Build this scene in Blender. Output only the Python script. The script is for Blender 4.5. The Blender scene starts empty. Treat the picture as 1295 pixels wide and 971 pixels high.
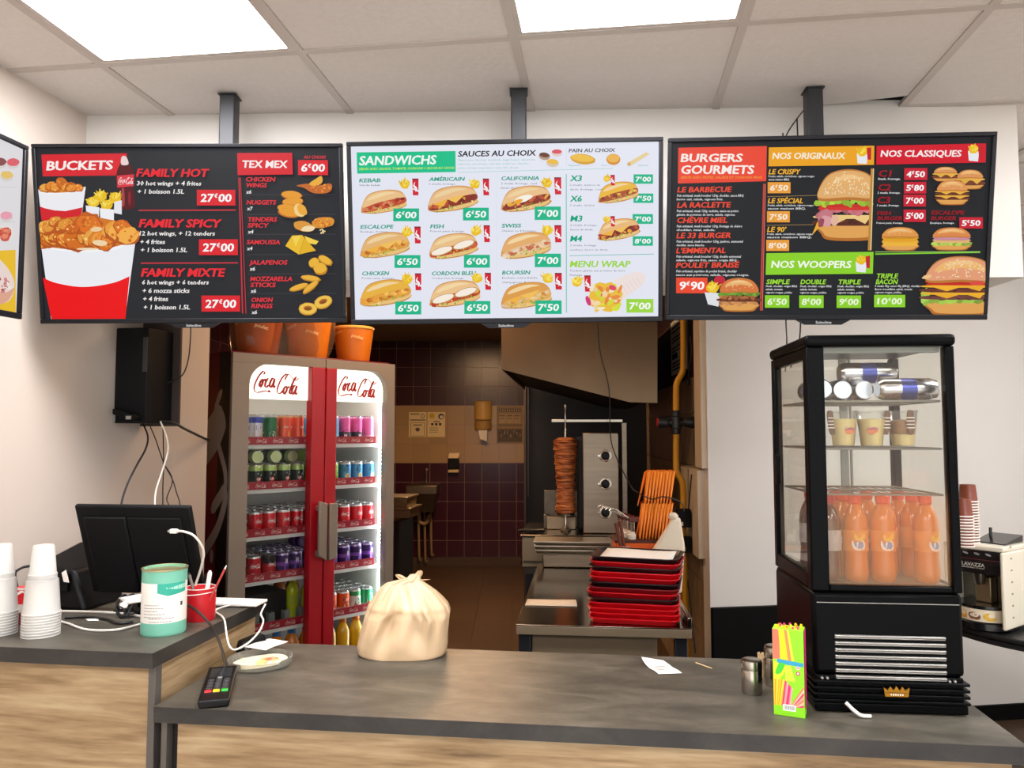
import bpy, math, random
import numpy as np
from mathutils import Matrix, Vector, Euler
R = math.radians
C = bpy.context.scene.collection
rnd = random.Random(7)

# ------------------------------------------------------------------ camera
F, CX, CY, TH, EYE = 970.0, 647.5, 485.5, R(3.6), 1.52
cd = bpy.data.cameras.new('camera'); cam = bpy.data.objects.new('camera', cd); C.objects.link(cam)
cam.location = (0, 0, EYE); cam.rotation_euler = (R(90) + TH, 0, 0)
cd.sensor_fit = 'HORIZONTAL'; cd.sensor_width = 36.0; cd.lens = F / 1295 * 36; cd.clip_start = 0.05
bpy.context.scene.camera = cam
# ------------------------------------------------------------------ world, exposure, light strengths
sc = bpy.context.scene
sc.view_settings.view_transform = 'Standard'; sc.view_settings.look = 'None'
sc.view_settings.gamma = 1.0; sc.view_settings.exposure = 0.0
sc.view_settings.use_curve_mapping = False
sc.cycles.use_denoising = True
sc.cycles.max_bounces = 8; sc.cycles.transparent_max_bounces = 24
sc.cycles.sample_clamp_indirect = 6.0
wd = bpy.data.worlds.new('world'); sc.world = wd; wd.use_nodes = True
bg = wd.node_tree.nodes['Background']; bg.inputs[0].default_value = (0.97, 0.98, 1.0, 1); bg.inputs[1].default_value = 2.4
CEIL_LIGHT = 30.0        # the ceiling panels over the shop floor
KITCHEN_LIGHT = 42.0    # the warm lamp in the kitchen ceiling
COOLER_LED = 26.0        # LED strips in the drinks cooler
SCREEN = 0.92           # menu screens

# ------------------------------------------------------------------ image -> place helpers
ct, st = math.cos(TH), math.sin(TH)
def ray(px, py):
    a = (px - CX) / F; b = (CY - py) / F
    return Vector((a, ct - b * st, st + b * ct))
def PY(px, py, Y):
    r = ray(px, py); return Vector((0, 0, EYE)) + r * (Y / r.y)
def PZ(px, py, z):
    r = ray(px, py); return Vector((0, 0, EYE)) + r * ((z - EYE) / r.z)
def proj(p):
    z = p[2] - EYE; d = p[1] * ct + z * st; u = -p[1] * st + z * ct
    return (CX + F * p[0] / d, CY - F * u / d)
def PP(px, py, o, n):
    r = ray(px, py); e = Vector((0, 0, EYE)); o = Vector(o); n = Vector(n)
    return e + r * ((o - e).dot(n) / r.dot(n))
def rot2(x, y, a):
    return (x * math.cos(a) - y * math.sin(a), x * math.sin(a) + y * math.cos(a))

# ------------------------------------------------------------------ materials
def lin(h):
    h = h.lstrip('#'); o = []
    for i in (0, 2, 4):
        c = int(h[i:i + 2], 16) / 255
        o.append(c / 12.92 if c <= 0.04045 else ((c + 0.055) / 1.055) ** 2.4)
    return tuple(o)
def nodes(name):
    m = bpy.data.materials.new(name); m.use_nodes = True
    nt = m.node_tree; b = nt.nodes['Principled BSDF']; return m, nt, b
MATS = {}
def mat(name, col='#808080', rough=0.5, metal=0.0, noise=0.0, nscale=20.0, bump=0.0, stretch=None, trans=0.0,
        emit=None, estr=0.0, alpha=1.0, coat=0.0, sss=0.0, spec=None, ior=None):
    if name in MATS: return MATS[name]
    m, nt, b = nodes(name)
    c = lin(col)
    b.inputs['Base Color'].default_value = (*c, 1); b.inputs['Roughness'].default_value = rough
    b.inputs['Metallic'].default_value = metal; b.inputs['Alpha'].default_value = alpha
    b.inputs['Transmission Weight'].default_value = trans; b.inputs['Coat Weight'].default_value = coat
    if spec is not None: b.inputs['Specular IOR Level'].default_value = spec
    if ior: b.inputs['IOR'].default_value = ior
    if sss: b.inputs['Subsurface Weight'].default_value = sss; b.inputs['Subsurface Radius'].default_value = (0.02, 0.015, 0.01)
    if emit: b.inputs['Emission Color'].default_value = (*lin(emit), 1); b.inputs['Emission Strength'].default_value = estr
    if noise or bump:
        tc = nt.nodes.new('ShaderNodeTexCoord'); mp = nt.nodes.new('ShaderNodeMapping')
        nt.links.new(tc.outputs['Object'], mp.inputs[0])
        if stretch: mp.inputs['Scale'].default_value = stretch
        nz = nt.nodes.new('ShaderNodeTexNoise'); nz.inputs['Scale'].default_value = nscale; nz.inputs['Detail'].default_value = 6
        nt.links.new(mp.outputs[0], nz.inputs['Vector'])
        if noise:
            mr = nt.nodes.new('ShaderNodeMapRange'); mr.inputs[1].default_value = 0.25; mr.inputs[2].default_value = 0.75
            mr.inputs[3].default_value = 1 - noise; mr.inputs[4].default_value = 1 + noise
            nt.links.new(nz.outputs[0], mr.inputs[0])
            mx = nt.nodes.new('ShaderNodeVectorMath'); mx.operation = 'SCALE'; mx.inputs[0].default_value = c
            nt.links.new(mr.outputs[0], mx.inputs['Scale']); nt.links.new(mx.outputs[0], b.inputs['Base Color'])
        if bump:
            bp = nt.nodes.new('ShaderNodeBump'); bp.inputs['Strength'].default_value = bump; bp.inputs['Distance'].default_value = 0.01
            nt.links.new(nz.outputs[0], bp.inputs['Height']); nt.links.new(bp.outputs[0], b.inputs['Normal'])
    MATS[name] = m; return m
def glass_mat(name, tint='#ffffff', gloss=1.0, haze=0.0, haze_col='#ffffff', zfade=None, hnoise=0.0):
    """a single pane: clear with a Fresnel sheen; haze = share of milky condensation, fading with object height zfade=(z0, z1)"""
    if name in MATS: return MATS[name]
    m, nt, b = nodes(name); nt.nodes.remove(b)
    out = nt.nodes['Material Output']
    tr = nt.nodes.new('ShaderNodeBsdfTransparent'); tr.inputs[0].default_value = (*lin(tint), 1)
    gl = nt.nodes.new('ShaderNodeBsdfGlossy'); gl.inputs['Roughness'].default_value = 0.02
    fr = nt.nodes.new('ShaderNodeFresnel'); fr.inputs[0].default_value = 1.45
    mu = nt.nodes.new('ShaderNodeMath'); mu.operation = 'MULTIPLY'; mu.inputs[1].default_value = gloss
    nt.links.new(fr.outputs[0], mu.inputs[0])
    mx = nt.nodes.new('ShaderNodeMixShader'); nt.links.new(mu.outputs[0], mx.inputs[0])
    nt.links.new(tr.outputs[0], mx.inputs[1]); nt.links.new(gl.outputs[0], mx.inputs[2])
    last = mx
    if haze:
        df = nt.nodes.new('ShaderNodeBsdfTranslucent'); df.inputs[0].default_value = (*lin(haze_col), 1)
        d2 = nt.nodes.new('ShaderNodeBsdfDiffuse'); d2.inputs[0].default_value = (*lin(haze_col), 1)
        m1 = nt.nodes.new('ShaderNodeMixShader'); m1.inputs[0].default_value = 0.5
        nt.links.new(df.outputs[0], m1.inputs[1]); nt.links.new(d2.outputs[0], m1.inputs[2])
        m2 = nt.nodes.new('ShaderNodeMixShader'); m2.inputs[0].default_value = haze
        if zfade:
            tc = nt.nodes.new('ShaderNodeTexCoord'); sp = nt.nodes.new('ShaderNodeSeparateXYZ'); nt.links.new(tc.outputs['Object'], sp.inputs[0])
            mr = nt.nodes.new('ShaderNodeMapRange'); mr.interpolation_type = 'SMOOTHSTEP'
            mr.inputs[1].default_value = zfade[0]; mr.inputs[2].default_value = zfade[1]
            mr.inputs[3].default_value = haze; mr.inputs[4].default_value = zfade[2]
            nt.links.new(sp.outputs[2], mr.inputs[0])
            nz = nt.nodes.new('ShaderNodeTexNoise'); nz.inputs['Scale'].default_value = 9; nt.links.new(tc.outputs['Object'], nz.inputs['Vector'])
            ad = nt.nodes.new('ShaderNodeMath'); ad.operation = 'MULTIPLY_ADD'; ad.inputs[1].default_value = hnoise; ad.inputs[2].default_value = 1 - hnoise * 0.5
            nt.links.new(nz.outputs[0], ad.inputs[0])
            m3 = nt.nodes.new('ShaderNodeMath'); m3.operation = 'MULTIPLY'; nt.links.new(mr.outputs[0], m3.inputs[0]); nt.links.new(ad.outputs[0], m3.inputs[1])
            nt.links.new(m3.outputs[0], m2.inputs[0])
        nt.links.new(mx.outputs[0], m2.inputs[1]); nt.links.new(m1.outputs[0], m2.inputs[2]); last = m2
    nt.links.new(last.outputs[0], out.inputs[0]); MATS[name] = m; return m
def attr_mat(name, emissive):
    m, nt, b = nodes(name); a = nt.nodes.new('ShaderNodeAttribute'); a.attribute_name = 'Col'
    if emissive:
        b.inputs['Base Color'].default_value = (0.004, 0.004, 0.004, 1); b.inputs['Roughness'].default_value = 0.45
        b.inputs['Specular IOR Level'].default_value = 0.06
        nt.links.new(a.outputs['Color'], b.inputs['Emission Color']); b.inputs['Emission Strength'].default_value = SCREEN
    else:
        nt.links.new(a.outputs['Color'], b.inputs['Base Color']); b.inputs['Roughness'].default_value = 0.45
    MATS[name] = m; return m
SCREENM = attr_mat('screen_picture', True); PRINT = attr_mat('printed_art', False)
def tile_mat(name, bands, size, grout, rough=0.25, zoff=0.0, axes='XZ', vary=0.15):
    """glazed square wall tiles; bands = [(z_top, colour), ...] from below"""
    m, nt, b = nodes(name); L = nt.links.new
    tc = nt.nodes.new('ShaderNodeTexCoord'); sp = nt.nodes.new('ShaderNodeSeparateXYZ'); L(tc.outputs['Object'], sp.inputs[0])
    cb = nt.nodes.new('ShaderNodeCombineXYZ'); ix = {'X': 0, 'Y': 1, 'Z': 2}
    L(sp.outputs[ix[axes[0]]], cb.inputs[0])
    sh = nt.nodes.new('ShaderNodeMath'); sh.operation = 'ADD'; sh.inputs[1].default_value = zoff; L(sp.outputs[ix[axes[1]]], sh.inputs[0]); L(sh.outputs[0], cb.inputs[1])
    br = nt.nodes.new('ShaderNodeTexBrick'); br.offset = 0; br.squash = 1
    br.inputs['Scale'].default_value = 1; br.inputs['Brick Width'].default_value = size[0]; br.inputs['Row Height'].default_value = size[1]
    br.inputs['Mortar Size'].default_value = 0.0025; br.inputs['Mortar Smooth'].default_value = 0.3; br.inputs['Bias'].default_value = 0
    br.inputs['Color1'].default_value = (1, 1, 1, 1); br.inputs['Color2'].default_value = (1 - vary, 1 - vary, 1 - vary, 1); br.inputs['Mortar'].default_value = (1, 1, 1, 1)
    L(cb.outputs[0], br.inputs['Vector'])
    col = None
    for zt, c in bands:
        if col is None:
            n = nt.nodes.new('ShaderNodeRGB'); n.outputs[0].default_value = (*lin(c), 1); col = n.outputs[0]; prev = zt; continue
        g = nt.nodes.new('ShaderNodeMath'); g.operation = 'GREATER_THAN'; g.inputs[1].default_value = prev; L(sp.outputs[2], g.inputs[0])
        mx = nt.nodes.new('ShaderNodeMix'); mx.data_type = 'RGBA'; L(g.outputs[0], mx.inputs[0]); L(col, mx.inputs[6]); mx.inputs[7].default_value = (*lin(c), 1)
        col = mx.outputs[2]; prev = zt
    mm = nt.nodes.new('ShaderNodeMix'); mm.data_type = 'RGBA'; mm.blend_type = 'MULTIPLY'; mm.inputs[0].default_value = 1; L(col, mm.inputs[6]); L(br.outputs['Color'], mm.inputs[7])
    mg = nt.nodes.new('ShaderNodeMix'); mg.data_type = 'RGBA'; L(br.outputs['Fac'], mg.inputs[0]); L(mm.outputs[2], mg.inputs[6]); mg.inputs[7].default_value = (*lin(grout), 1)
    L(mg.outputs[2], b.inputs['Base Color'])
    b.inputs['Roughness'].default_value = rough
    bp = nt.nodes.new('ShaderNodeBump'); bp.invert = True; bp.inputs['Strength'].default_value = 0.5; bp.inputs['Distance'].default_value = 0.003
    L(br.outputs['Fac'], bp.inputs['Height']); L(bp.outputs[0], b.inputs['Normal'])
    MATS[name] = m; return m
def wood_mat(name):
    m, nt, b = nodes(name); L = nt.links.new
    tc = nt.nodes.new('ShaderNodeTexCoord'); mp = nt.nodes.new('ShaderNodeMapping'); mp.inputs['Scale'].default_value = (1.4, 1.4, 16)
    L(tc.outputs['Object'], mp.inputs[0])
    n1 = nt.nodes.new('ShaderNodeTexNoise'); n1.inputs['Scale'].default_value = 1.6; n1.inputs['Detail'].default_value = 8; n1.inputs['Distortion'].default_value = 0.6; L(mp.outputs[0], n1.inputs['Vector'])
    n2 = nt.nodes.new('ShaderNodeTexNoise'); n2.inputs['Scale'].default_value = 9; n2.inputs['Detail'].default_value = 4; L(mp.outputs[0], n2.inputs['Vector'])
    ad = nt.nodes.new('ShaderNodeMath'); ad.operation = 'MULTIPLY_ADD'; ad.inputs[1].default_value = 0.35; L(n2.outputs[0], ad.inputs[0]); L(n1.outputs[0], ad.inputs[2])
    cr = nt.nodes.new('ShaderNodeValToRGB'); e = cr.color_ramp.elements
    e[0].position = 0.42; e[0].color = (*lin('#6a5437'), 1); e[1].position = 0.92; e[1].color = (*lin('#bfa983'), 1)
    for p, c in ((0.55, '#8e7350'), (0.68, '#a58a65'), (0.78, '#b39a75')):
        q = e.new(p); q.color = (*lin(c), 1)
    L(ad.outputs[0], cr.inputs[0]); L(cr.outputs[0], b.inputs['Base Color']); b.inputs['Roughness'].default_value = 0.5
    MATS[name] = m; return m
def stone_mat(name, c0, c1, c2):
    m, nt, b = nodes(name); L = nt.links.new
    tc = nt.nodes.new('ShaderNodeTexCoord'); mp = nt.nodes.new('ShaderNodeMapping'); mp.inputs['Scale'].default_value = (1, 2.2, 1.5); L(tc.outputs['Object'], mp.inputs[0])
    n1 = nt.nodes.new('ShaderNodeTexNoise'); n1.inputs['Scale'].default_value = 5.5; n1.inputs['Detail'].default_value = 10; n1.inputs['Roughness'].default_value = 0.68; n1.inputs['Distortion'].default_value = 0.5; L(mp.outputs[0], n1.inputs['Vector'])
    cr = nt.nodes.new('ShaderNodeValToRGB'); e = cr.color_ramp.elements
    e[0].position = 0.33; e[0].color = (*lin(c0), 1); e[1].position = 0.7; e[1].color = (*lin(c2), 1); q = e.new(0.5); q.color = (*lin(c1), 1)
    L(n1.outputs[0], cr.inputs[0]); L(cr.outputs[0], b.inputs['Base Color']); b.inputs['Roughness'].default_value = 0.46
    MATS[name] = m; return m

# ------------------------------------------------------------------ mesh builder
class MB:
    def __init__(s): s.v = []; s.f = []; s.m = []; s.T = Matrix.Identity(4)
    def at(s, T): s.T = T; return s
    def add(s, vs, fs, m=0):
        b = len(s.v); s.v += [tuple(s.T @ Vector(v)) for v in vs]; s.f += [tuple(b + i for i in f) for f in fs]; s.m += [m] * len(fs); return s
    def bx(s, x0, x1, y0, y1, z0, z1, m=0):
        v = [(x0, y0, z0), (x1, y0, z0), (x1, y1, z0), (x0, y1, z0), (x0, y0, z1), (x1, y0, z1), (x1, y1, z1), (x0, y1, z1)]
        return s.add(v, [(3, 2, 1, 0), (4, 5, 6, 7), (0, 1, 5, 4), (1, 2, 6, 5), (2, 3, 7, 6), (3, 0, 4, 7)], m)
    def hexa(s, b, t, m=0):
        return s.add(list(b) + list(t), [(3, 2, 1, 0), (4, 5, 6, 7), (0, 1, 5, 4), (1, 2, 6, 5), (2, 3, 7, 6), (3, 0, 4, 7)], m)
    def prism(s, poly, z0, z1, m=0, plane='XY'):
        n = len(poly)
        mk = {'XY': lambda p, z: (p[0], p[1], z), 'XZ': lambda p, z: (p[0], z, p[1]), 'YZ': lambda p, z: (z, p[0], p[1])}[plane]
        v = [mk(p, z0) for p in poly] + [mk(p, z1) for p in poly]
        return s.add(v, [tuple(range(n))[::-1], tuple(range(n, 2 * n))] + [(i, (i + 1) % n, n + (i + 1) % n, n + i) for i in range(n)], m)
    def lathe(s, prof, n=24, c=(0, 0, 0), sx=1.0, sy=1.0, m=0, wob=None, close=True):
        b = []; fs = []; ms = []
        for k, p in enumerate(prof):
            for i in range(n):
                a = 2 * math.pi * i / n; w = wob(a, p[1], k) if wob else 1
                b.append((c[0] + p[0] * math.cos(a) * sx * w, c[1] + p[0] * math.sin(a) * sy * w, c[2] + p[1]))
        for k in range(len(prof) - 1):
            mm = prof[k][2] if len(prof[k]) > 2 else m
            for i in range(n):
                j = (i + 1) % n; fs.append((k * n + i, k * n + j, (k + 1) * n + j, (k + 1) * n + i)); ms.append(mm)
        if close:
            if prof[0][0] > 1e-6: fs.append(tuple(range(n))[::-1]); ms.append(prof[0][2] if len(prof[0]) > 2 else m)
            if prof[-1][0] > 1e-6: fs.append(tuple((len(prof) - 1) * n + i for i in range(n))); ms.append(prof[-1][2] if len(prof[-1]) > 2 else (prof[-2][2] if len(prof[-2]) > 2 else m))
        base = len(s.v); s.v += [tuple(s.T @ Vector(v)) for v in b]; s.f += [tuple(base + i for i in f) for f in fs]; s.m += ms; return s
    def cyl(s, p0, p1, r0, r1=None, n=16, m=0):
        r1 = r0 if r1 is None else r1
        return s.tube([p0, p1], None, n, m, radii=[r0, r1], smooth=False)
    def tube(s, pts, r, n=8, m=0, radii=None, smooth=True, sub=6):
        P = [Vector(p) for p in pts]
        rr = radii or [r] * len(P)
        if smooth and len(P) > 2:
            Q = []; q = []
            for i in range(len(P) - 1):
                a = P[max(i - 1, 0)]; b = P[i]; c = P[i + 1]; d = P[min(i + 2, len(P) - 1)]
                for k in range(sub):
                    t = k / sub
                    Q.append(0.5 * ((2 * b) + (c - a) * t + (2 * a - 5 * b + 4 * c - d) * t * t + (3 * b - a - 3 * c + d) * t ** 3)); q.append(rr[i] * (1 - t) + rr[i + 1] * t)
            Q.append(P[-1]); q.append(rr[-1]); P, rr = Q, q
        up = None; v = []; f = []
        for i, p in enumerate(P):
            d = (P[min(i + 1, len(P) - 1)] - P[max(i - 1, 0)])
            d = d.normalized() if d.length > 1e-9 else Vector((0, 0, 1))
            if up is None: up = d.orthogonal().normalized()
            up = (up - d * up.dot(d)); up = up.normalized() if up.length > 1e-6 else d.orthogonal().normalized()
            w = d.cross(up)
            for k in range(n):
                a = 2 * math.pi * k / n; v.append(tuple(p + (up * math.cos(a) + w * math.sin(a)) * rr[i]))
        L = len(P)
        for i in range(L - 1):
            for k in range(n):
                j = (k + 1) % n; f.append((i * n + k, i * n + j, (i + 1) * n + j, (i + 1) * n + k))
        f.append(tuple(range(n))[::-1]); f.append(tuple((L - 1) * n + k for k in range(n)))
        return s.add(v, f, m)
    def ball(s, c, r, n=12, m=0, sc=(1, 1, 1)):
        pr = [(max(1e-7, r * math.sin(math.pi * k / n)) if 0 < k < n else 1e-7, -r * math.cos(math.pi * k / n)) for k in range(n + 1)]
        T = s.T; s.T = T @ Matrix.Translation(c) @ Matrix.Diagonal((*sc, 1)); s.lathe(pr, n * 2, m=m, close=False); s.T = T; return s
    def quad(s, a, b, c, d, m=0): return s.add([a, b, c, d], [(0, 1, 2, 3)], m)
    def build(s, name, mats, parent=None, bevel=0.0, seg=2, ang=0.6, flat=False):
        me = bpy.data.meshes.new(name); me.from_pydata(s.v, [], s.f)
        if not isinstance(mats, (list, tuple)): mats = [mats]
        for m in mats: me.materials.append(m)
        me.polygons.foreach_set('material_index', s.m)
        if not flat:
            me.polygons.foreach_set('use_smooth', [True] * len(s.f)); me.update(); me.set_sharp_from_angle(angle=ang)
        me.update()
        o = bpy.data.objects.new(name, me); C.objects.link(o)
        if parent is not None: o.parent = parent
        if bevel:
            b = o.modifiers.new('bevel', 'BEVEL'); b.width = bevel; b.segments = seg; b.limit_method = 'ANGLE'; b.angle_limit = R(40); b.harden_normals = False
        return o
def tag(o, label, cat, group=None, kind=None):
    o['label'] = label; o['category'] = cat
    if group: o['group'] = group
    if kind: o['kind'] = kind
    return o
def thing(name, label, cat, loc=(0, 0, 0), rz=0.0, group=None, rot=None, mode='XYZ'):
    o = bpy.data.objects.new(name, None); C.objects.link(o); o.empty_display_size = 0.05
    o.location = loc; o.rotation_mode = mode; o.rotation_euler = rot if rot else (0, 0, rz)
    return tag(o, label, cat, group)
KIDS = {}
def dup(o, loc=None, rz=None, label=None, group=None, rot=None):
    def cp(a, par):
        c = a.copy(); C.objects.link(c)
        if par is not None: c.parent = par
        for ch in list(a.children): cp(ch, c)
        return c
    c = cp(o, None)
    if loc is not None: c.location = loc
    if rz is not None: c.rotation_euler = (0, 0, rz)
    if rot is not None: c.rotation_euler = rot
    if label: c['label'] = label
    if group: c['group'] = group
    return c
def struct(mb, name, mats, **k):
    o = mb.build(name, mats, **k); o['kind'] = 'structure'; return o
def cable(name, label, pts, r, m, group=None, n=6, cat='cable'):
    o = MB().tube(pts, r, n).build(name, m); return tag(o, label, cat, group)

# ------------------------------------------------------------------ flat art (menus, prints): polygons and lettering
TXT = {}
def tmesh(body, bold=0.02):
    k = (body, bold)
    if k not in TXT:
        cu = bpy.data.curves.new('t', 'FONT'); cu.body = body; cu.size = 1; cu.offset = bold; cu.resolution_u = 2 if len(body) < 18 else 1
        ob = bpy.data.objects.new('t', cu); me = ob.to_mesh()
        vs = [(v.co.x / 0.729, v.co.y / 0.729) for v in me.vertices]; fs = [tuple(p.vertices) for p in me.polygons]
        ob.to_mesh_clear(); bpy.data.objects.remove(ob); bpy.data.curves.remove(cu)
        if vs:
            x0 = min(v[0] for v in vs); vs = [(x - x0, y) for x, y in vs]
        TXT[k] = (vs, fs)
    return TXT[k]
def spline(pts, sub=6, closed=False):
    n = len(pts); o = []
    rng = range(n if closed else n - 1)
    g = (lambda i: pts[i % n]) if closed else (lambda i: pts[min(max(i, 0), n - 1)])
    for i in rng:
        a, b, c, d = g(i - 1), g(i), g(i + 1), g(i + 2)
        for k in range(sub):
            t = k / sub
            o.append(tuple(0.5 * (2 * b[q] + (c[q] - a[q]) * t + (2 * a[q] - 5 * b[q] + 4 * c[q] - d[q]) * t * t + (3 * b[q] - a[q] - 3 * c[q] + d[q]) * t ** 3) for q in (0, 1)))
    if not closed: o.append(tuple(pts[-1]))
    return o
class Art:
    """2-D pictures in image-like coordinates (y down); f(x, y, lift) puts a point on the carrier's surface"""
    def __init__(s, f, step=2e-5, base=3e-4):
        s.f = f; s.k = 0; s.step = step; s.base = base; s.V = []; s.P = []; s.C = []; s.o = (0, 0, 1); s.x = None; s.r = random.Random(3)
    def crop(s, ox, oy, sc): s.o = (ox, oy, sc); return s
    def put(s, cx=None, cy=0, rot=0, k=1, ky=None):
        s.x = None if cx is None else (cx, cy, math.cos(R(rot)), math.sin(R(rot)), k, k if ky is None else ky); return s
    def m(s, x, y):
        if s.x:
            cx, cy, c, n, k, ky = s.x; x, y = x * k, y * ky; x, y = cx + x * c - y * n, cy + x * n + y * c
        return s.o[0] + x / s.o[2], s.o[1] + y / s.o[2]
    def raw(s, vs, fs, col, up=True):
        if up: s.k += 1
        l = s.base + s.k * s.step; b = len(s.V); c = lin(col) if isinstance(col, str) else col
        s.V += [s.f(*s.m(x, y), l) for x, y in vs]; s.P += [tuple(b + i for i in f) for f in fs]; s.C += [c] * len(fs)
    def poly(s, pts, col, up=True): s.raw(pts, [tuple(range(len(pts)))], col, up)
    def curve(s, pts, col, sub=5): s.poly(spline(pts, sub, True), col)
    def rect(s, x0, y0, x1, y1, col, up=True): s.poly([(x0, y0), (x1, y0), (x1, y1), (x0, y1)], col, up)
    def blob(s, cx, cy, rx, ry, col, rot=0, n=14, wob=0.0, up=True):
        c, q = math.cos(R(rot)), math.sin(R(rot)); p = []
        for i in range(n):
            a = 2 * math.pi * i / n; w = 1 + s.r.uniform(-wob, wob); x, y = rx * math.cos(a) * w, ry * math.sin(a) * w
            p.append((cx + x * c - y * q, cy + x * q + y * c))
        s.poly(p, col, up)
    def jit(s, col, a=0.12):
        c = lin(col); k = 1 + s.r.uniform(-a, a); return tuple(min(1, v * k) for v in c)
    def specks(s, cx, cy, rx, ry, n, r, cols, rot=0):
        c, q = math.cos(R(rot)), math.sin(R(rot)); s.k += 1
        for i in range(n):
            a = s.r.uniform(0, 6.28); t = math.sqrt(s.r.random()); x, y = rx * t * math.cos(a), ry * t * math.sin(a)
            z = r * s.r.uniform(0.5, 1.4); s.blob(cx + x * c - y * q, cy + x * q + y * c, z, z * s.r.uniform(0.5, 1), s.jit(s.r.choice(cols)), s.r.uniform(0, 180), 6, 0.2, up=(i % 6 == 0))
    def text(s, t, x, y, h, col, w=None, bold=0.03, shear=0.0, rot=0.0):
        vs, fs = tmesh(t, min(bold, .012))
        if not vs: return
        if bold > .025:         # heavier strokes: the outline repeated a hair to each side
            e = bold * .55; n = len(vs); d = [(-e, 0), (e, 0), (0, -e * .45), (0, e * .45)]
            vs, fs = [(a + e + p, b + q) for p, q in d for a, b in vs], [tuple(i + k * n for i in f) for k in range(4) for f in fs]
        W = max(v[0] for v in vs); kx = (w / W) if w else h
        c, q = math.cos(R(rot)), math.sin(R(rot)); o = []
        for a, b in vs:
            X = a * kx + b * h * shear; Y = -b * h; o.append((x + X * c - Y * q, y + X * q + Y * c))
        s.raw(o, fs, col)
    def stroke(s, pts, w0, w1, col, sub=6, nib=50, up=True):
        P = spline(pts, sub); L = []; Q = []
        for i, p in enumerate(P):
            a = P[max(i - 1, 0)]; b = P[min(i + 1, len(P) - 1)]; dx, dy = b[0] - a[0], b[1] - a[1]; d = math.hypot(dx, dy) or 1
            an = math.atan2(dy, dx); w = 0.5 * (w0 + (w1 - w0) * abs(math.sin(an - R(nib))) ** 1.5); e = min(1, 0.35 + min(i, len(P) - 1 - i) / 4); w *= e
            L.append((p[0] - dy / d * w, p[1] + dx / d * w)); Q.append((p[0] + dy / d * w, p[1] - dx / d * w))
        n = len(P); s.raw(L + Q, [(i, i + 1, n + i + 1, n + i) for i in range(n - 1)], col, up)
    def line(s, x0, y0, x1, y1, w, col):
        dx, dy = x1 - x0, y1 - y0; d = math.hypot(dx, dy); a, b = -dy / d * w / 2, dx / d * w / 2
        s.poly([(x0 + a, y0 + b), (x1 + a, y1 + b), (x1 - a, y1 - b), (x0 - a, y0 - b)], col)
    def dots(s, x0, y0, x1, y1, n, r, col):
        s.k += 1
        for i in range(n):
            t = (i + 0.5) / n; s.rect(x0 + (x1 - x0) * t - r, y0 + (y1 - y0) * t - r * 0.6, x0 + (x1 - x0) * t + r, y0 + (y1 - y0) * t + r * 0.6, col, up=False)
    def build(s, name, m, parent=None, extra=()):
        me = bpy.data.meshes.new(name); me.from_pydata(s.V, [], s.P); me.materials.append(m)
        at = me.color_attributes.new('Col', 'FLOAT_COLOR', 'CORNER'); a = np.ones((len(me.loops), 4), np.float32); i = 0
        for f, c in zip(s.P, s.C):
            a[i:i + len(f), :3] = c; i += len(f)
        at.data.foreach_set('color', a.ravel()); me.update()
        o = bpy.data.objects.new(name, me); C.objects.link(o)
        if parent is not None: o.parent = parent
        return o
def homog(src, dst):
    A = []; b = []
    for (x, y), (u, v) in zip(src, dst):
        A += [[x, y, 1, 0, 0, 0, -u * x, -u * y], [0, 0, 0, x, y, 1, -v * x, -v * y]]; b += [u, v]
    h = np.append(np.linalg.solve(np.array(A, float), np.array(b, float)), 1).reshape(3, 3)
    def f(x, y):
        q = h @ (x, y, 1); return q[0] / q[2], q[1] / q[2]
    return f
def wordmark(a, col, w0=6, w1=26, sub=5):
    """the flowing red script on the cooler, in a 1000 x 380 box"""
    S = lambda p, b=w1: a.stroke(p, w0, b, col, sub, 20)
    k = a.k
    S([(205, 55), (235, 20), (200, 5), (130, 60), (60, 160), (15, 270), (45, 340), (120, 345), (230, 320), (300, 318), (370, 335)], 34)
    a.poly([(290, 318), (330, 300), (375, 318), (330, 345)], col)
    S([(190, 130), (150, 170), (125, 235), (150, 255), (190, 200), (200, 140), (180, 125), (215, 150), (255, 120)])
    S([(330, 125), (300, 120), (255, 180), (245, 245), (275, 255), (330, 215)])
    S([(440, 110), (395, 115), (350, 180), (345, 245), (375, 250), (420, 190), (448, 110), (420, 220), (430, 255), (470, 225)])
    S([(525, 120), (560, 118)], 18)
    S([(660, 130), (700, 70), (720, 35), (690, 30), (610, 90), (540, 200), (505, 300), (530, 350), (590, 340), (640, 280)], 34)
    S([(690, 40), (760, 30), (830, 80), (880, 115), (940, 110), (985, 70)], 22)
    S([(700, 225), (655, 270), (640, 335), (665, 355), (710, 300), (720, 240), (700, 222), (740, 250), (775, 225)])
    S([(930, 60), (880, 110), (820, 220), (780, 310), (785, 350), (825, 330)])
    S([(925, 215), (880, 215), (840, 275), (830, 340), (855, 352), (905, 290), (940, 210), (905, 320), (915, 355), (960, 325)])

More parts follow.
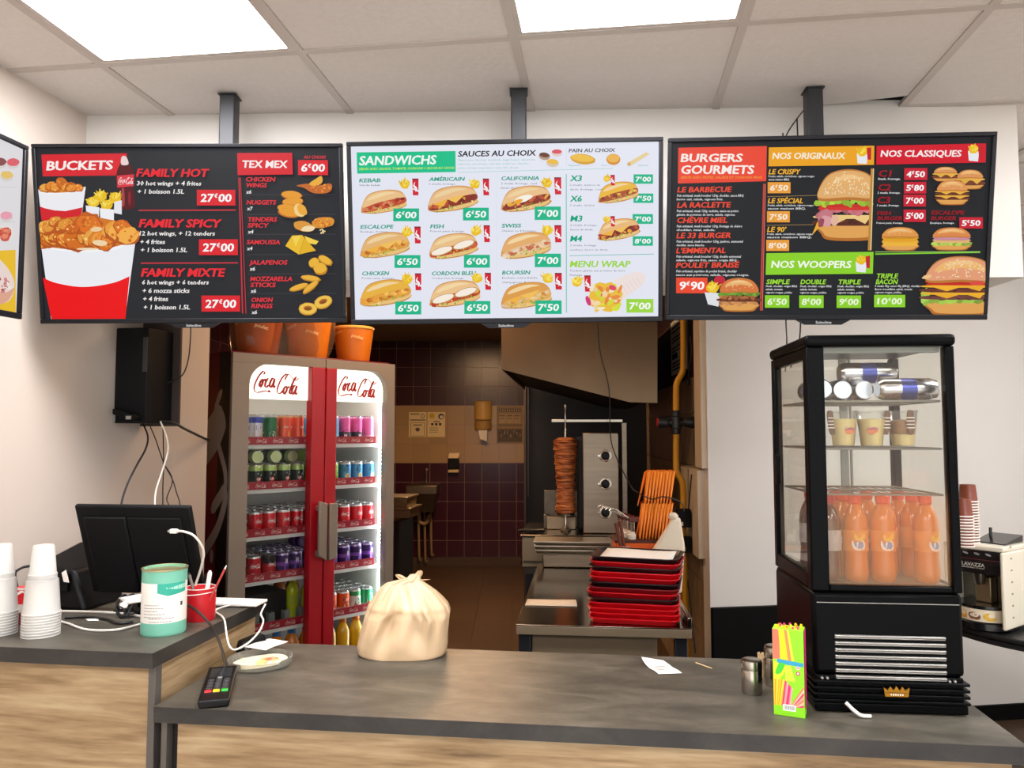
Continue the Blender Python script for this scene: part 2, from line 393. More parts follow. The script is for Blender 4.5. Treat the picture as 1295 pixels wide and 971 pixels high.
# ================================================================== SETTING
HC = 2.58
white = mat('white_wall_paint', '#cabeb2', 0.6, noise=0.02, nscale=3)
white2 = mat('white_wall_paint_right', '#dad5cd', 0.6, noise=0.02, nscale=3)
ceilm = mat('ceiling_tile', '#d3ccc6', 0.8, noise=0.03, nscale=60, bump=0.15)
barm = mat('ceiling_bar', '#b9b0a8', 0.5)
dark = mat('dark_void', '#0a0908', 0.9)
black = mat('black_plastic', '#08080a', 0.4, spec=.22)
blackm = mat('black_matte', '#0a0a0c', 0.6, spec=.2)
steel = mat('brushed_steel', '#b5ab9b', 0.28, 1.0, noise=0.10, nscale=6, stretch=(1, 1, 14))
steeld = mat('dark_steel', '#6d655a', 0.32, 1.0, noise=0.15, nscale=5)
whitep = mat('white_plastic', '#e8e4dc', 0.4)
paper = mat('white_paper', '#efe9df', 0.8)
cablek = mat('black_cable', '#0b0b0c', 0.45)
cablew = mat('white_cable', '#e6e0d4', 0.45)
red_p = mat('red_plastic', '#c01420', 0.35)
GY = R(-7.3); GO = Vector((0.005, 2.0, 0))
def gp(u, v, z):
    x, y = rot2(u, v, GY); return (GO.x + x, GO.y + y, z)
LIN0, LIN1 = Vector((-1.426, 2.512, 0)), Vector((1.635, 2.425, 0))
def lin_y(x): return LIN0.y + (x - LIN0.x) * (LIN1.y - LIN0.y) / (LIN1.x - LIN0.x)
# ceiling: tiles carried by T bars over the shop floor
lights = [(-2, -1), (0, -1), (3, -1), (4, 1), (-2, -5), (0, -5), (3, -4), (2, -6)]  # panels past the visible pair are unseen, added to brighten room and right wall
tl = MB()
def clip_front(poly):      # keep what lies in front of the lintel face
    out = []
    for i in range(len(poly)):
        a, b = poly[i], poly[(i + 1) % len(poly)]; da = lin_y(a[0]) + 0.02 - a[1]; db = lin_y(b[0]) + 0.02 - b[1]
        if da >= 0: out.append(a)
        if da * db < 0:
            t = da / (da - db); out.append((a[0] + (b[0] - a[0]) * t, a[1] + (b[1] - a[1]) * t))
    return out
for i in range(-4, 6):
    for j in range(-9, 5):
        if (i, j) in lights or (j > 1 and i < 2) or (i == 5 and j < -1) or (i, j) == (1, 1): continue
        q = [(0.6 * i + .012, .6 * j + .012), (0.6 * i + .588, .6 * j + .012), (0.6 * i + .588, .6 * j + .588), (0.6 * i + .012, .6 * j + .588)]
        if (i, j) == (1, 0): q[2] = (q[2][0], .6 * j + .515); q.insert(3, (0.6 * i + .12, .6 * j + .588))
        w = [gp(u, v, 0)[:2] for u, v in q]
        if max(q_[0] for q_ in w) < 1.72: w = clip_front(w)
        if len(w) > 2: tl.prism(w, HC, HC + 0.012, 0)
for i in range(-4, 6):
    for j in range(-9, 5):
        if j > 1 and i < 2: continue
        for (u0, u1, v0, v1) in ((.6 * i - .012, .6 * i + .012, .6 * j - .012, .6 * j + .588), (.6 * i + .012, .6 * i + .588, .6 * j - .012, .6 * j + .012)):
            if (i == 5 and u1 - u0 > .1) or (i, j) == (1, 1): continue
            w = [gp(u, v, 0)[:2] for u, v in ((u0, v0), (u1, v0), (u1, v1), (u0, v1))]
            if max(q_[0] for q_ in w) < 1.72: w = clip_front(w)
            if len(w) > 2: tl.prism(w, HC - 0.004, HC + 0.008, 1)
tl.bx(-3, 3.6, -4, 9.2, HC + 0.12, HC + 0.16, 2)
struct(tl, 'ceiling', [ceilm, barm, dark], flat=True)
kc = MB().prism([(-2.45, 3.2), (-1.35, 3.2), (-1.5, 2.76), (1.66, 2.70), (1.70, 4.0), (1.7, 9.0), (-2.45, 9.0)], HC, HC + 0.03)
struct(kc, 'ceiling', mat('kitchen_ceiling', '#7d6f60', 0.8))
pan = mat('light_diffuser', '#ffffff', 0.5, emit='#fbfaff', estr=CEIL_LIGHT)
LL = {(-2, -1): 'square white ceiling light panel above the bucket menu screen', (0, -1): 'square white ceiling light panel above the white sandwich menu screen'}
for (i, j) in lights:
    t = thing('ceiling_light', LL.get((i, j), 'unseen ceiling light panel added to brighten the shop floor'), 'ceiling light', gp(.6 * i + .3, .6 * j + .3, HC), GY, 'ceiling light panels')
    f = MB()
    for a in (-1, 1):
        f.bx(-.288, .288, a * .281 - .007, a * .281 + .007, -.003, .012); f.bx(a * .281 - .007, a * .281 + .007, -.274, .274, -.003, .012)
    f.build('frame', barm, t); MB().bx(-.274, .274, -.274, .274, .002, .010).build('diffuser', pan, t)
# lintel over the counter
nl = (LIN1 - LIN0).normalized(); pl = Vector((-nl.y, nl.x, 0))
lb = MB(); q = [LIN0 - nl * .02, LIN1, LIN1 + pl * .3, LIN0 + pl * .3 - nl * .02]
lb.prism([(p.x, p.y) for p in q], 2.015, HC + 0.02)
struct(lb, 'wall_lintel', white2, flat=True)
# left wall, running away at 9 degrees, with its return
wl = Vector((math.sin(R(9)), math.cos(R(9)), 0)); nw = Vector((wl.y, -wl.x, 0))
WL = Vector((-1.426, 2.512, 0)) 
a0 = WL - wl * 6.2; a1 = WL + wl * 0.785
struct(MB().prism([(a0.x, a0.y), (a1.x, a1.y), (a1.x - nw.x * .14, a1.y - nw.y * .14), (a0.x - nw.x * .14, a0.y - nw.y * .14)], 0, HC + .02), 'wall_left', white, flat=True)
tw = [(1.165, '#3c1524'), (1.83, '#ad9068'), (9, '#3c1524')]
struct(MB().bx(-2.55, -2.45, 3.0, 9.0, 0, HC + .02), 'wall_kitchen_left', tile_mat('tiles_kitchen_left', tw, (.2, .2217), '#55443f', zoff=.165, axes='YZ'), flat=True)
struct(MB().bx(-2.5, -1.42, 3.1, 3.16, 0, HC + .02), 'wall_alcove', white, flat=True)
bw = MB().bx(-1.4, 2.9, 0, .1, 0, HC + .02); ob = struct(bw, 'wall_back', tile_mat('tiles_back', tw, (.2, .2217), '#94796c', zoff=.165), flat=True)
ob.location = ((522.5 - CX) / F * 8.92, 8.92, 0)
s0 = Vector((1.005, 3.95, 0)); sd = Vector((math.sin(R(3)), math.cos(R(3)), 0))
sw = MB().bx(0, .1, 0, 5.0, 0, HC + .02); ob = struct(sw, 'wall_kitchen_right', tile_mat('tiles_right', [(1.83, '#ab9376'), (9, '#3a1a20')], (.2, .3), '#77685a', zoff=.17, axes='YZ', vary=.08), flat=True)
ob.location = s0 + Vector((0.0, 0.02, 0)); ob.rotation_euler = (0, 0, R(-3))
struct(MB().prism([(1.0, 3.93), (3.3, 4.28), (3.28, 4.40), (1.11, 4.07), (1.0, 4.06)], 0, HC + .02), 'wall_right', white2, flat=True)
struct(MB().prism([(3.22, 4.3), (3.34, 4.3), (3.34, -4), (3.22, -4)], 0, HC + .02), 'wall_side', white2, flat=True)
# black base panel of the right wall and the dark skirting
wd_ = Vector((2.3, .35, 0)).normalized(); wn = Vector((wd_.y, -wd_.x, 0))
def wr(u, d): p = Vector((1.0, 3.93, 0)) + wd_ * u + wn * d; return (p.x, p.y)
struct(MB().prism([wr(.0, .03), wr(1.1, .03), wr(1.1, 0), wr(.0, 0)], 0, .64), 'baseboard_right', mat('black_panel', '#0a0a0a', 0.6, spec=.1), bevel=.004)
struct(MB().prism([wr(1.12, .015), wr(2.3, .015), wr(2.3, 0), wr(1.12, 0)], 0, .08), 'baseboard_far_right', mat('black_panel', '#141312'))
# floor; unseen shop half is kept pale to bounce light onto the ceiling
struct(MB().bx(-3, 3.6, -4, 1.2, -.05, 0), 'floor_shop_bounce', tile_mat('pale_bounce_tiles', [(9, '#cfc6ba')], (.45, .45), '#9a9086', rough=.4, axes='XY', vary=.08), flat=True)
fl = MB().bx(-3, 3.6, 1.2, 9.1, -.05, 0)
struct(fl, 'floor', tile_mat('floor_tiles', [(9, '#4a3827')], (.3, .3), '#2f241a', rough=.42, axes='XY', vary=.2), flat=True)
# near-black panel painting the recess shadow beside the grill, with its edge trim
struct(MB().bx(.115, 1.14, 6.5, 6.56, 0, HC), 'wall_grill_shade', mat('recess_shade', '#141110', 0.5, noise=.2), flat=True)
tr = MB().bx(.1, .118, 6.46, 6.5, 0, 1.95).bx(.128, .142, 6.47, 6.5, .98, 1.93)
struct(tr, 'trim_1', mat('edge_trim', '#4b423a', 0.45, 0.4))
struct(MB().bx(-1.4, .1, 8.88, 8.92, 0, .09), 'baseboard_back', mat('skirting_tile', '#4a3a30', 0.4))
# kitchen lamps: warm ceiling fittings behind the lintel
for kx, ky_, ks, nm in ((-.35, 6.3, 1.5, 'far warm rectangular lamp on the kitchen ceiling behind the lintel'), (-.42, 3.75, .38, 'near warm rectangular lamp on the kitchen ceiling behind the lintel')):
    kt = thing('kitchen_ceiling_lamp', nm, 'ceiling light', (kx, ky_, HC))
    f = MB(); f.bx(-.33, .33, -.33, .33, -.03, 0); f.build('housing', barm, kt)
    MB().bx(-.3, .3, -.3, .3, -.034, -.0302).build('diffuser', mat('warm_diffuser' + nm[:4].strip(), '#ffffff', .5, emit='#ffcb98', estr=KITCHEN_LIGHT * ks), kt)

# ================================================================== COUNTERS
CA = R(-7.0)
stone = stone_mat('grey_stone_top', '#36332c', '#49453b', '#625c50')
edge = stone_mat('grey_stone_edge', '#201f1e', '#2c2a28', '#3c3935')
wood = wood_mat('oak_veneer')
greyedge = mat('grey_edge_strip', '#5b5651', 0.4)
P_C = PZ(194, 893.5, .88)
def fc(x, y, z=0.88):
    a, b = rot2(x, y, CA); return Vector((P_C.x + a, P_C.y + b, z))
CL, CDp = 1.905, .555
t = MB(); t.bx(0, CL, 0.0006, CDp, -.036, 0); t.bx(.001, CL - .001, 0, .0006, -.035, -.001, 1)
o = t.build('worktop', [stone, edge], bevel=.0); o.location = fc(0, 0); o.rotation_euler = (0, 0, CA)
tag(o, 'long low grey stone-look worktop carrying the white bag and glass cabinet', 'countertop')
t = thing('serving_counter', 'oak veneer base under the long low grey worktop', 'counter', fc(0, 0, 0), CA)
MB().bx(.045, CL - .02, .03, .05, .0, .8435).build('front_panel', wood, t)
MB().bx(.02, CL - .02, .052, CDp - .02, 0, .8435).build('carcass', mat('dark_carcass', '#1a1714', .6), t)
MB().bx(.008, .022, .022, .05, 0, .8435).build('corner_strip', greyedge, t, bevel=.001)
P_R = PZ(193, 826, 1.0)
RA = R(-8.0)
def fr(x, y, z=1.0):
    a, b = rot2(x, y, RA); return Vector((P_R.x + a, P_R.y + b, z))
t = MB(); t.prism([(-.655, 0), (0, 0), (0, .55), (-.625, .55)], -.036, 0); t.bx(-.654, .0006, -.0006, 0, -.0355, -.0005, 1).bx(0, .0006, 0, .549, -.0355, -.0005, 1)
o = t.build('worktop', [stone, edge], bevel=.0); o.location = fr(0, 0); o.rotation_euler = (0, 0, RA)
tag(o, 'raised grey stone-look worktop under the black till monitor and cups', 'countertop')
t = thing('serving_counter', 'raised oak veneer counter base on the left below the till', 'counter', fr(0, 0, 0), RA)
MB().bx(-.63, -.026, .03, .05, 0, .9635).build('front_panel', wood, t)
MB().bx(-.026, -.012, .055, .54, 0, .9635).build('side_panel', wood, t)
MB().bx(-.62, -.03, .052, .54, 0, .9635).build('carcass', mat('dark_carcass', '#1a1714'), t)
MB().bx(-.026, -.008, .026, .053, 0, .9635).build('corner_strip', greyedge, t, bevel=.001)

# ================================================================== MENU SCREENS
bezel = mat('screen_bezel', '#131316', 0.4, spec=.2)
tvgrey = mat('screen_rim', '#3a3a3e', 0.4)
def menu_screen(pose, w, h, px, label, bgcol, inset, logo=True):
    (x, y, z), rot = pose
    if logo: x, y, z, w, h = x * .93, y * .93, EYE + (z - EYE) * .93, w * .93, h * .93
    t = thing('menu_screen', label, 'screen', (x, y, z), rot=[R(a) for a in rot], mode='YXZ')
    b = MB(); i = inset
    b.bx(-w / 2, w / 2, 0, .012, h / 2 - i, h / 2).bx(-w / 2, w / 2, 0, .012, -h / 2, -h / 2 + i * 1.25).bx(-w / 2, -w / 2 + i, 0, .012, -h / 2 + i * 1.25, h / 2 - i).bx(w / 2 - i, w / 2, 0, .012, -h / 2 + i * 1.25, h / 2 - i)
    b.build('bezel', bezel, t, bevel=.002)
    b = MB(); b.bx(-w / 2 + .002, w / 2 - .002, .0125, .024, -h / 2 + .002, h / 2 - .002)
    b.prism([(-w * .36, -h * .42), (w * .36, -h * .42), (w * .33, h * .2), (-w * .33, h * .2)], .0242, .05, plane='XZ')
    b.build('back_cover', tvgrey, t, bevel=.004)
    if logo:
        c = MB().prism([(-.075, -h / 2), (.075, -h / 2), (.05, -h / 2 - .014), (-.05, -h / 2 - .014)], .001, .02, plane='XZ').build('chin', bezel, t)
        a = Art(lambda X, Y, l: (X, .0008 - l, -Y)); a.text('Selecline', -.022, h / 2 + .0105, .0075, '#e8e8e8', w=.044, bold=.02); a.build('maker_mark', SCREENM, c)
    g = homog(px, [(-w / 2, h / 2), (w / 2, h / 2), (w / 2, -h / 2), (-w / 2, -h / 2)])
    def f(X, Y, l):
        u, v = g(X, Y); return (max(-w / 2 + i, min(w / 2 - i, u)), .0075 - l, max(-h / 2 + i * 1.25, min(h / 2 - i, v)))
    a = Art(f)
    b = MB().bx(-w / 2 + i, w / 2 - i, .0076, .0115, -h / 2 + i * 1.25, h / 2 - i)
    a.V += [(-w / 2 + i, .0074, -h / 2 + i * 1.25), (w / 2 - i, .0074, -h / 2 + i * 1.25), (w / 2 - i, .0074, h / 2 - i), (-w / 2 + i, .0074, h / 2 - i)]
    a.P.append((0, 1, 2, 3)); a.C.append(lin(bgcol))
    return t, a
def price(a, x0, y0, x1, y1, s, col, rot=0, tcol='#ffffff', sh=.12):
    a.rect(x0, y0, x1, y1, col); w, h = x1 - x0, y1 - y0
    e, c = s.split('€'); H = h * .52; y = y0 + h * .76
    cw = [len(e) * .8, .42, 1.6]; k = (w * .82) / sum(cw); x = x0 + w * .09
    a.text(e, x, y, H, tcol, w=cw[0] * k * .93, bold=.05, shear=sh, rot=rot); x += cw[0] * k
    a.text('€', x, y - H * .5, H * .5, tcol, w=cw[1] * k * .85, bold=.05, shear=sh, rot=rot); x += cw[1] * k
    a.text(c, x, y, H, tcol, w=cw[2] * k * .95, bold=.05, shear=sh, rot=rot)
CHK = ['#e8862a', '#f0a03c', '#d9701e', '#f4b04a', '#c85f18']
def chicken(a, cx, cy, rx, ry, n, s):
    for k in range(n):
        t = (k + .5) / n; x = cx + rx * (2 * t - 1) + a.r.uniform(-.1, .1) * rx; y = cy - ry * (1 - (2 * t - 1) ** 2) * a.r.uniform(.1, .9)
        q = s * a.r.uniform(.75, 1.2); c = a.r.choice(CHK); rr = a.r.uniform(-40, 40)
        a.blob(x, y, q * 1.1, q * .8, a.jit('#b8561a'), rr, 16, .1); a.blob(x - q * .05, y - q * .1, q, q * .7, a.jit(c), rr, 16, .14)
        a.specks(x, y - q * .1, q * .8, q * .5, 12, q * .13, CHK + ['#fbd07a'], rr)
def fries(a, cx, cy, r):
    a.blob(cx, cy, r, r * .9, '#f2c21a', 0, 12, .12)
    a.k += 1
    for k in range(16):
        an = R(-150 + 120 * k / 15) + a.r.uniform(-.2, .2); l = r * a.r.uniform(.8, 1.35)
        x, y = cx + a.r.uniform(-.5, .5) * r, cy + a.r.uniform(-.2, .5) * r
        a.stroke([(x, y), (x + l * .5 * math.cos(an), y + l * .5 * math.sin(an)), (x + l * math.cos(an), y + l * math.sin(an))], r * .3, r * .3, a.jit(a.r.choice(['#f7d93c', '#e8b414', '#fbe66a']), .1), 2, up=(k % 4 == 0))
def colacan(a, x, y, w, h):
    a.poly([(x, y), (x + w, y + h * .02), (x + w, y + h), (x + w * .12, y + h)], '#d6162c')
    a.put(x + w * .5, y + h * .5, 78, 1); a.stroke([(-h * .3, -w * .1), (-h * .1, w * .18), (h * .1, -w * .12), (h * .3, w * .1)], w * .1, w * .3, '#ffffff', 5); a.put()
    a.poly([(x + w * .1, y + h * .55), (x + w, y + h * .68), (x + w, y + h * .8), (x + w * .1, y + h * .64)], '#f2f2f4')
    a.rect(x, y - h * .02, x + w, y + h * .05, '#7c1a22')
BREAD = ['#e2b06a', '#eec287', '#d99c55']
def sandwich(a, cx, cy, w, rot, fill, top='#e9bb7c', style=''):
    """a filled half baguette, w long"""
    a.put(cx, cy, rot, w / 100)
    a.blob(0, 10, 50, 10.5, '#c8863c', 0, 22, .03); a.blob(0, 9, 49, 9.5, '#edc57e', 0, 22, .03)
    a.poly(spline([(-48, 3), (-30, -22), (5, -27), (38, -20), (49, -4), (44, 8), (0, 12), (-42, 12)], 5, True), '#d79a55')
    a.poly(spline([(-46, 2), (-29, -20), (5, -25), (36, -18), (47, -5), (20, -4), (-20, 0)], 5, True), top)
    a.poly(spline([(-34, -10), (-22, -18), (6, -22), (30, -17), (10, -16), (-14, -12)], 5, True), a.jit('#f6d9a4', .04))
    a.poly(spline([(-46, 7), (-20, -1), (10, -4), (46, -5), (45, 6), (10, 11), (-38, 14)], 5, True), fill[0])
    for k in range(16):
        t = k / 15; x = -42 + 84 * t; y = 8 - 9 * t + a.r.uniform(-4, 5)
        a.blob(x, y, a.r.uniform(4, 8), a.r.uniform(2.2, 4.5), a.jit(a.r.choice(fill), .15), a.r.uniform(-40, 40), 8, .25)
    if style == 'cheese':
        a.poly([(-40, 2), (-8, -4), (-18, 9)], '#f4b640'); a.poly([(-10, -4), (30, -9), (6, 6)], '#f6c25a')
    if style == 'egg':
        a.blob(-2, -3, 20, 6, '#fbf6ea', -8, 12, .15); a.blob(-14, 0, 9, 3.5, '#f3a81e', -8)
    if style == 'fillet':
        for x in (-23, 22):
            a.blob(x, 1 - x * .12, 23, 8, '#b98a4a', -8, 16, .03); a.blob(x, .6 - x * .12, 21.5, 6.6, '#fdf1e2', -8, 16, .03)
    a.specks(0, 12, 40, 5, 26, 1.6, ['#8fae2e', '#c4d24a', '#f4dc9a', '#7a9a22'], -5)
    a.put()
def burger(a, cx, cy, w, h, layers, bun='#e39a4a', cut=None, sesame=40):
    """layers from the top down: (kind, colour)"""
    a.put(cx, cy, 0, w / 100, h / 100)
    def P(p, c, sub=5):
        p = spline(p, sub, True)
        if cut is not None: p = [(min(x, cut), y) for x, y in p]
        a.poly(p, c)
    P([(-46, 26), (46, 26), (44, 40), (30, 49), (-30, 49), (-44, 40)], '#b9702c'); P([(-44, 27), (44, 27), (40, 38), (26, 45), (-28, 45), (-41, 38)], '#e5a657')
    n = len(layers); y = -6; d = 36 / n
    for k, (kind, c) in enumerate(layers[::-1]):
        yy = 28 - d * (k + .5)
        if kind == 'patty':
            P([(-47, yy - d * .5), (47, yy - d * .5), (48, yy + d * .5), (-48, yy + d * .5)], c)
            for q in range(22):
                x = a.r.uniform(-44, min(44, cut or 44)); a.blob(x, yy + a.r.uniform(-.4, .4) * d, 4, d * .22, a.jit(c, .5), a.r.uniform(-30, 30), 7, .3, up=(q % 5 == 0))
        elif kind == 'leaf':
            for q in range(13):
                x = -48 + 8 * q
                if cut and x > cut - 3: break
                a.blob(x, yy + a.r.uniform(-2, 3), 7, d * .6, a.jit(c, .35), a.r.uniform(-40, 40), 9, .25)
        elif kind == 'cheese':
            P([(-46, yy - d * .4), (46, yy - d * .4), (46, yy + d * .2), (-46, yy + d * .2)], c)
            xs = (-20, 26); [a.poly([(min(x - 26, cut or 99), yy - d * .3), (min(x + 26, cut or 99), yy - d * .3), (min(x, cut or 99), yy + d * 1.25)], a.jit(c, .06)) for x in xs]
        elif kind == 'meat':
            for q in range(12):
                x = -46 + 8 * q
                if cut and x > cut - 4: break
                a.blob(x, yy + a.r.uniform(-4, 4), 8, d * .55, a.jit(c, .4), a.r.uniform(-60, 60), 9, .2)
        else:
            P([(-44, yy - d * .5), (44, yy - d * .5), (46, yy), (42, yy + d * .55), (-42, yy + d * .55), (-46, yy)], c); P([(-38, yy - d * .35), (36, yy - d * .35), (30, yy - d * .05), (-34, yy - d * .05)], a.jit(c, .25))
    P([(-49, -8), (-46, -26), (-30, -44), (0, -50), (30, -44), (46, -26), (49, -8), (30, -5), (0, -7), (-30, -5)], '#c07a34')
    P([(-47, -10), (-44, -27), (-28, -43), (0, -48), (28, -43), (44, -27), (47, -10), (0, -11)], bun)
    P([(-36, -24), (-24, -39), (0, -44), (24, -39), (34, -26), (0, -30)], a.jit('#f0b770', .05)); P([(-22, -33), (-10, -41), (8, -42), (18, -36), (0, -36)], '#f5c98d')
    a.k += 1
    for q in range(sesame):
        x = a.r.uniform(-38, min(38, (cut or 99) - 3)); yy = -14 - a.r.random() * 32 * (1 - (x / 46) ** 2); a.blob(x, yy, 1.3, .9, '#f9e6bd', a.r.uniform(0, 180), 6, up=(q % 10 == 0))
    a.put()
def tiny(a, x, y, h, col, rows, bold=.03, sh=.15, lead=1.75):
    for k, (s, w) in enumerate(rows): a.text(s, x, y + k * h * lead, h, col, w=w, bold=bold, shear=sh)

# --- left-hand screen: buckets and tex mex
t, a = menu_screen(((-1.016, 2.387, 2.1443), (8.23, -.35, .72)), .97, .56, [(37.5, 183), (435, 180.5), (436, 407.5), (51.4, 408.5)],
    'black menu screen with a fried chicken bucket and family prices', '#24262b', .011)
a.crop(40, 180, 4.221)
RED = '#e0232f'
a.poly([(40, 68), (470, 60), (470, 178), (48, 185)], RED); a.text('BUCKETS', 66, 152, 50, '#fff4f2', w=355, bold=.06, shear=.12, rot=-1)
# bottle
a.curve([(468, 75), (472, 58), (496, 58), (500, 75), (508, 110), (532, 150), (536, 200), (528, 240), (540, 300), (538, 350), (500, 360), (468, 350), (462, 300), (448, 240), (440, 190), (448, 145), (464, 110)], '#5a0f16')
a.rect(468, 60, 497, 76, '#e0232f'); a.curve([(470, 78), (494, 78), (506, 118), (468, 120)], '#f0d8d6'); a.poly([(444, 180), (536, 172), (534, 235), (446, 244)], '#e23744')
a.put(450, 190, -4, .083, .11); wordmark(a, '#ffffff', sub=3); a.put(); a.curve([(470, 255), (482, 250), (486, 300), (484, 340), (472, 338)], '#a8434a'); a.blob(512, 300, 8, 40, '#8c2029')
# small bucket
a.poly([(22, 255), (278, 240), (252, 430), (44, 420)], '#f2f2f6'); a.poly([(34, 345), (60, 355), (110, 366), (170, 370), (262, 350), (250, 430), (44, 420)], '#d8202a')
a.blob(150, 258, 128, 24, '#f6f6f8', -3); a.blob(148, 252, 122, 20, '#d88a30', -3); chicken(a, 148, 252, 100, 42, 9, 30)
# fries boxes
for x, y in ((318, 330), (360, 296), (436, 306), (392, 345)): fries(a, x, y - 6, 32)
a.poly([(280, 340), (352, 350), (350, 402), (284, 392)], '#f1f1f5'); a.poly([(354, 355), (430, 362), (430, 424), (358, 412)], '#f4f4f8'); a.poly([(432, 320), (472, 312), (472, 388), (430, 380)], '#ececf2'); a.line(352, 370, 354, 402, 3, '#24262b')
# large bucket
a.poly([(40, 540), (548, 510), (490, 942), (100, 942)], '#f1f2f8'); a.poly(spline([(52, 722), (130, 752), (270, 772), (420, 752), (514, 716)], 6) + [(492, 942), (102, 942)], '#f20a10')
a.curve([(40, 540), (100, 575), (290, 588), (460, 568), (548, 510), (530, 480), (300, 520), (60, 500)], '#fafafc')
a.curve([(46, 540), (120, 566), (290, 576), (450, 556), (530, 508), (500, 440), (380, 410), (280, 395), (100, 420), (42, 450)], '#d67a22')
chicken(a, 120, 535, 80, 60, 9, 44); chicken(a, 290, 545, 120, 120, 15, 58); chicken(a, 460, 520, 60, 80, 8, 50); chicken(a, 130, 470, 90, 50, 7, 42)
a.blob(340, 468, 32, 13, '#f3cf9c', -5); a.blob(360, 540, 40, 16, '#f4d9ac', 5); a.blob(295, 572, 60, 6, '#f7e2c0', 0)
# families
a.crop(165, 180, 4.2207)
for (x, y, s, w, rows) in ((24, 186, 'FAMILY HOT', 385, [('30 hot wings + 4 frites', 345, 233), ('+ 1 boisson 1.5L', 250, 277)]), (38, 456, 'FAMILY SPICY', 437, [('12 hot wings, + 12 tenders', 403, 500), ('+ 4 frites', 133, 545), ('+ 1 boisson 1.5L', 248, 588)]),
        (50, 717, 'FAMILY MIXTE', 443, [('6 hot wings + 6 tenders', 356, 759), ('+ 6 mozza sticks', 250, 803), ('+ 4 frites', 133, 846), ('+ 1 boisson 1.5L', 247, 890)])):
    a.text(s, x, y, 44, '#f0303a', w=w, bold=.07, shear=.22)
    for k, (q, ww, yy) in enumerate(rows): a.text(q, x + 4 + k * 3, yy, 24, '#f7f3f0', w=ww, bold=.035, shear=.15)
for (x0, y0, x1, y1) in ((350, 256, 557, 340), (360, 520, 568, 604), (372, 818, 577, 902)): price(a, x0, y0, x1, y1, '27€00', '#e4212c')
a.line(38, 367, 558, 364, 7, '#c8303c'); a.line(50, 647, 568, 645, 7, '#c8303c')
# tex mex
a.crop(295, 180, 4.2207)
a.poly([(20, 58), (318, 55), (320, 172), (22, 177)], RED); a.text('TEX MEX', 44, 136, 40, '#fff4f2', w=246, bold=.06, shear=.12)
a.text('AU CHOIX', 380, 86, 17, '#e8404a', w=120, bold=.03, shear=.15); price(a, 349, 94, 511, 175, '6€00', '#e4212c')
a.line(29, 190, 42, 912, 7, '#c8303c'); a.line(37, 190, 60, 912, 4, '#c8303c')
for (y, x, ls, xn, yn, ly) in ((210, 64, ['CHICKEN', 'WINGS'], 'x6', 276, 282), (334, 68, ['NUGGETS'], 'x7', 365, 388), (425, 72, ['TENDERS', 'SPICY'], 'x4', 489, 494), (546, 66, ['SAMOUSSA'], 'x4', 578, 602), (654, 80, ['JALAPENOS'], 'x6', 686, 704), (741, 84, ['MOZZARELLA', 'STICKS'], 'x6', 803, 808), (852, 88, ['ONION', 'RINGS'], 'x6', 915, None)):
    for k, s in enumerate(ls): a.text(s, x, y + k * 32, 24, '#ee3842', w=len(s) * 22.5, bold=.045, shear=.2)
    a.text(xn, x + 2, yn, 20, '#f4f0ee', bold=.04, shear=.15)
    if ly: a.dots(72, ly, 545, ly - 2, 60, 2, '#5a5a60')
a.curve([(340, 232), (400, 222), (440, 235), (520, 220), (530, 250), (500, 272), (430, 272), (380, 245)], '#c96a24'); a.curve([(408, 222), (445, 195), (475, 180), (478, 215), (440, 236)], '#f0b03c'); a.specks(470, 246, 55, 22, 40, 5, CHK)
for x, y, r in ((312, 284, 4), (318, 320, -3), (290, 356, 6), (296, 380, 10)): a.blob(x, y, 58, 24, '#c87420', r, 16, .05); a.blob(x, y - 3, 54, 20, '#eda02e', r, 16, .06)
a.blob(356, 366, 30, 38, '#f8d48a', -35, 14, .06); a.blob(368, 362, 22, 34, '#f0ad3a', -35, 14, .06)
a.blob(480, 430, 62, 30, '#e2952e', -8, 16, .08); a.blob(375, 452, 56, 28, '#e09a3a', 12, 16, .08); a.blob(400, 462, 38, 16, '#f6deb0', -5, 12, .1); a.specks(470, 430, 50, 24, 40, 5, CHK); a.specks(475, 478, 18, 12, 8, 6, ['#f3d9a2'])
a.poly([(275, 555), (312, 500), (366, 497), (378, 510), (348, 602)], '#f0c02a'); a.poly([(378, 502), (455, 530), (440, 548), (395, 540)], '#f7d44e'); a.poly([(378, 512), (440, 580), (350, 600)], '#e9b520'); a.poly([(312, 505), (360, 500), (330, 560)], '#f6d552')
for x, y, rx, ry, r in ((490, 632, 42, 22, 30), (428, 645, 32, 26, -30), (462, 676, 38, 34, 0)): a.blob(x, y, rx, ry, '#c98a1e', r, 14, .06); a.blob(x - 2, y - 3, rx * .88, ry * .82, '#f0b838', r, 14, .06)
for x, y, r in ((410, 728, 8), (345, 775, -18), (408, 775, -38)): a.blob(x, y, 54, 17, '#c98a1e', r, 14, .05); a.blob(x - 2, y - 3, 49, 13, '#efb53c', r, 14, .06)
for x, y, r in ((474, 853, -20), (392, 889, 0)): a.blob(x, y, 50, 34, '#d79a2c', r, 20, .04); a.blob(x, y - 2, 46, 29, '#f2c550', r, 20, .04); a.blob(x, y - 4, 24, 13, '#b5711c', r); a.blob(x, y, 18, 9, '#8f4a14', r)
a.build('menu_picture', SCREENM, t)

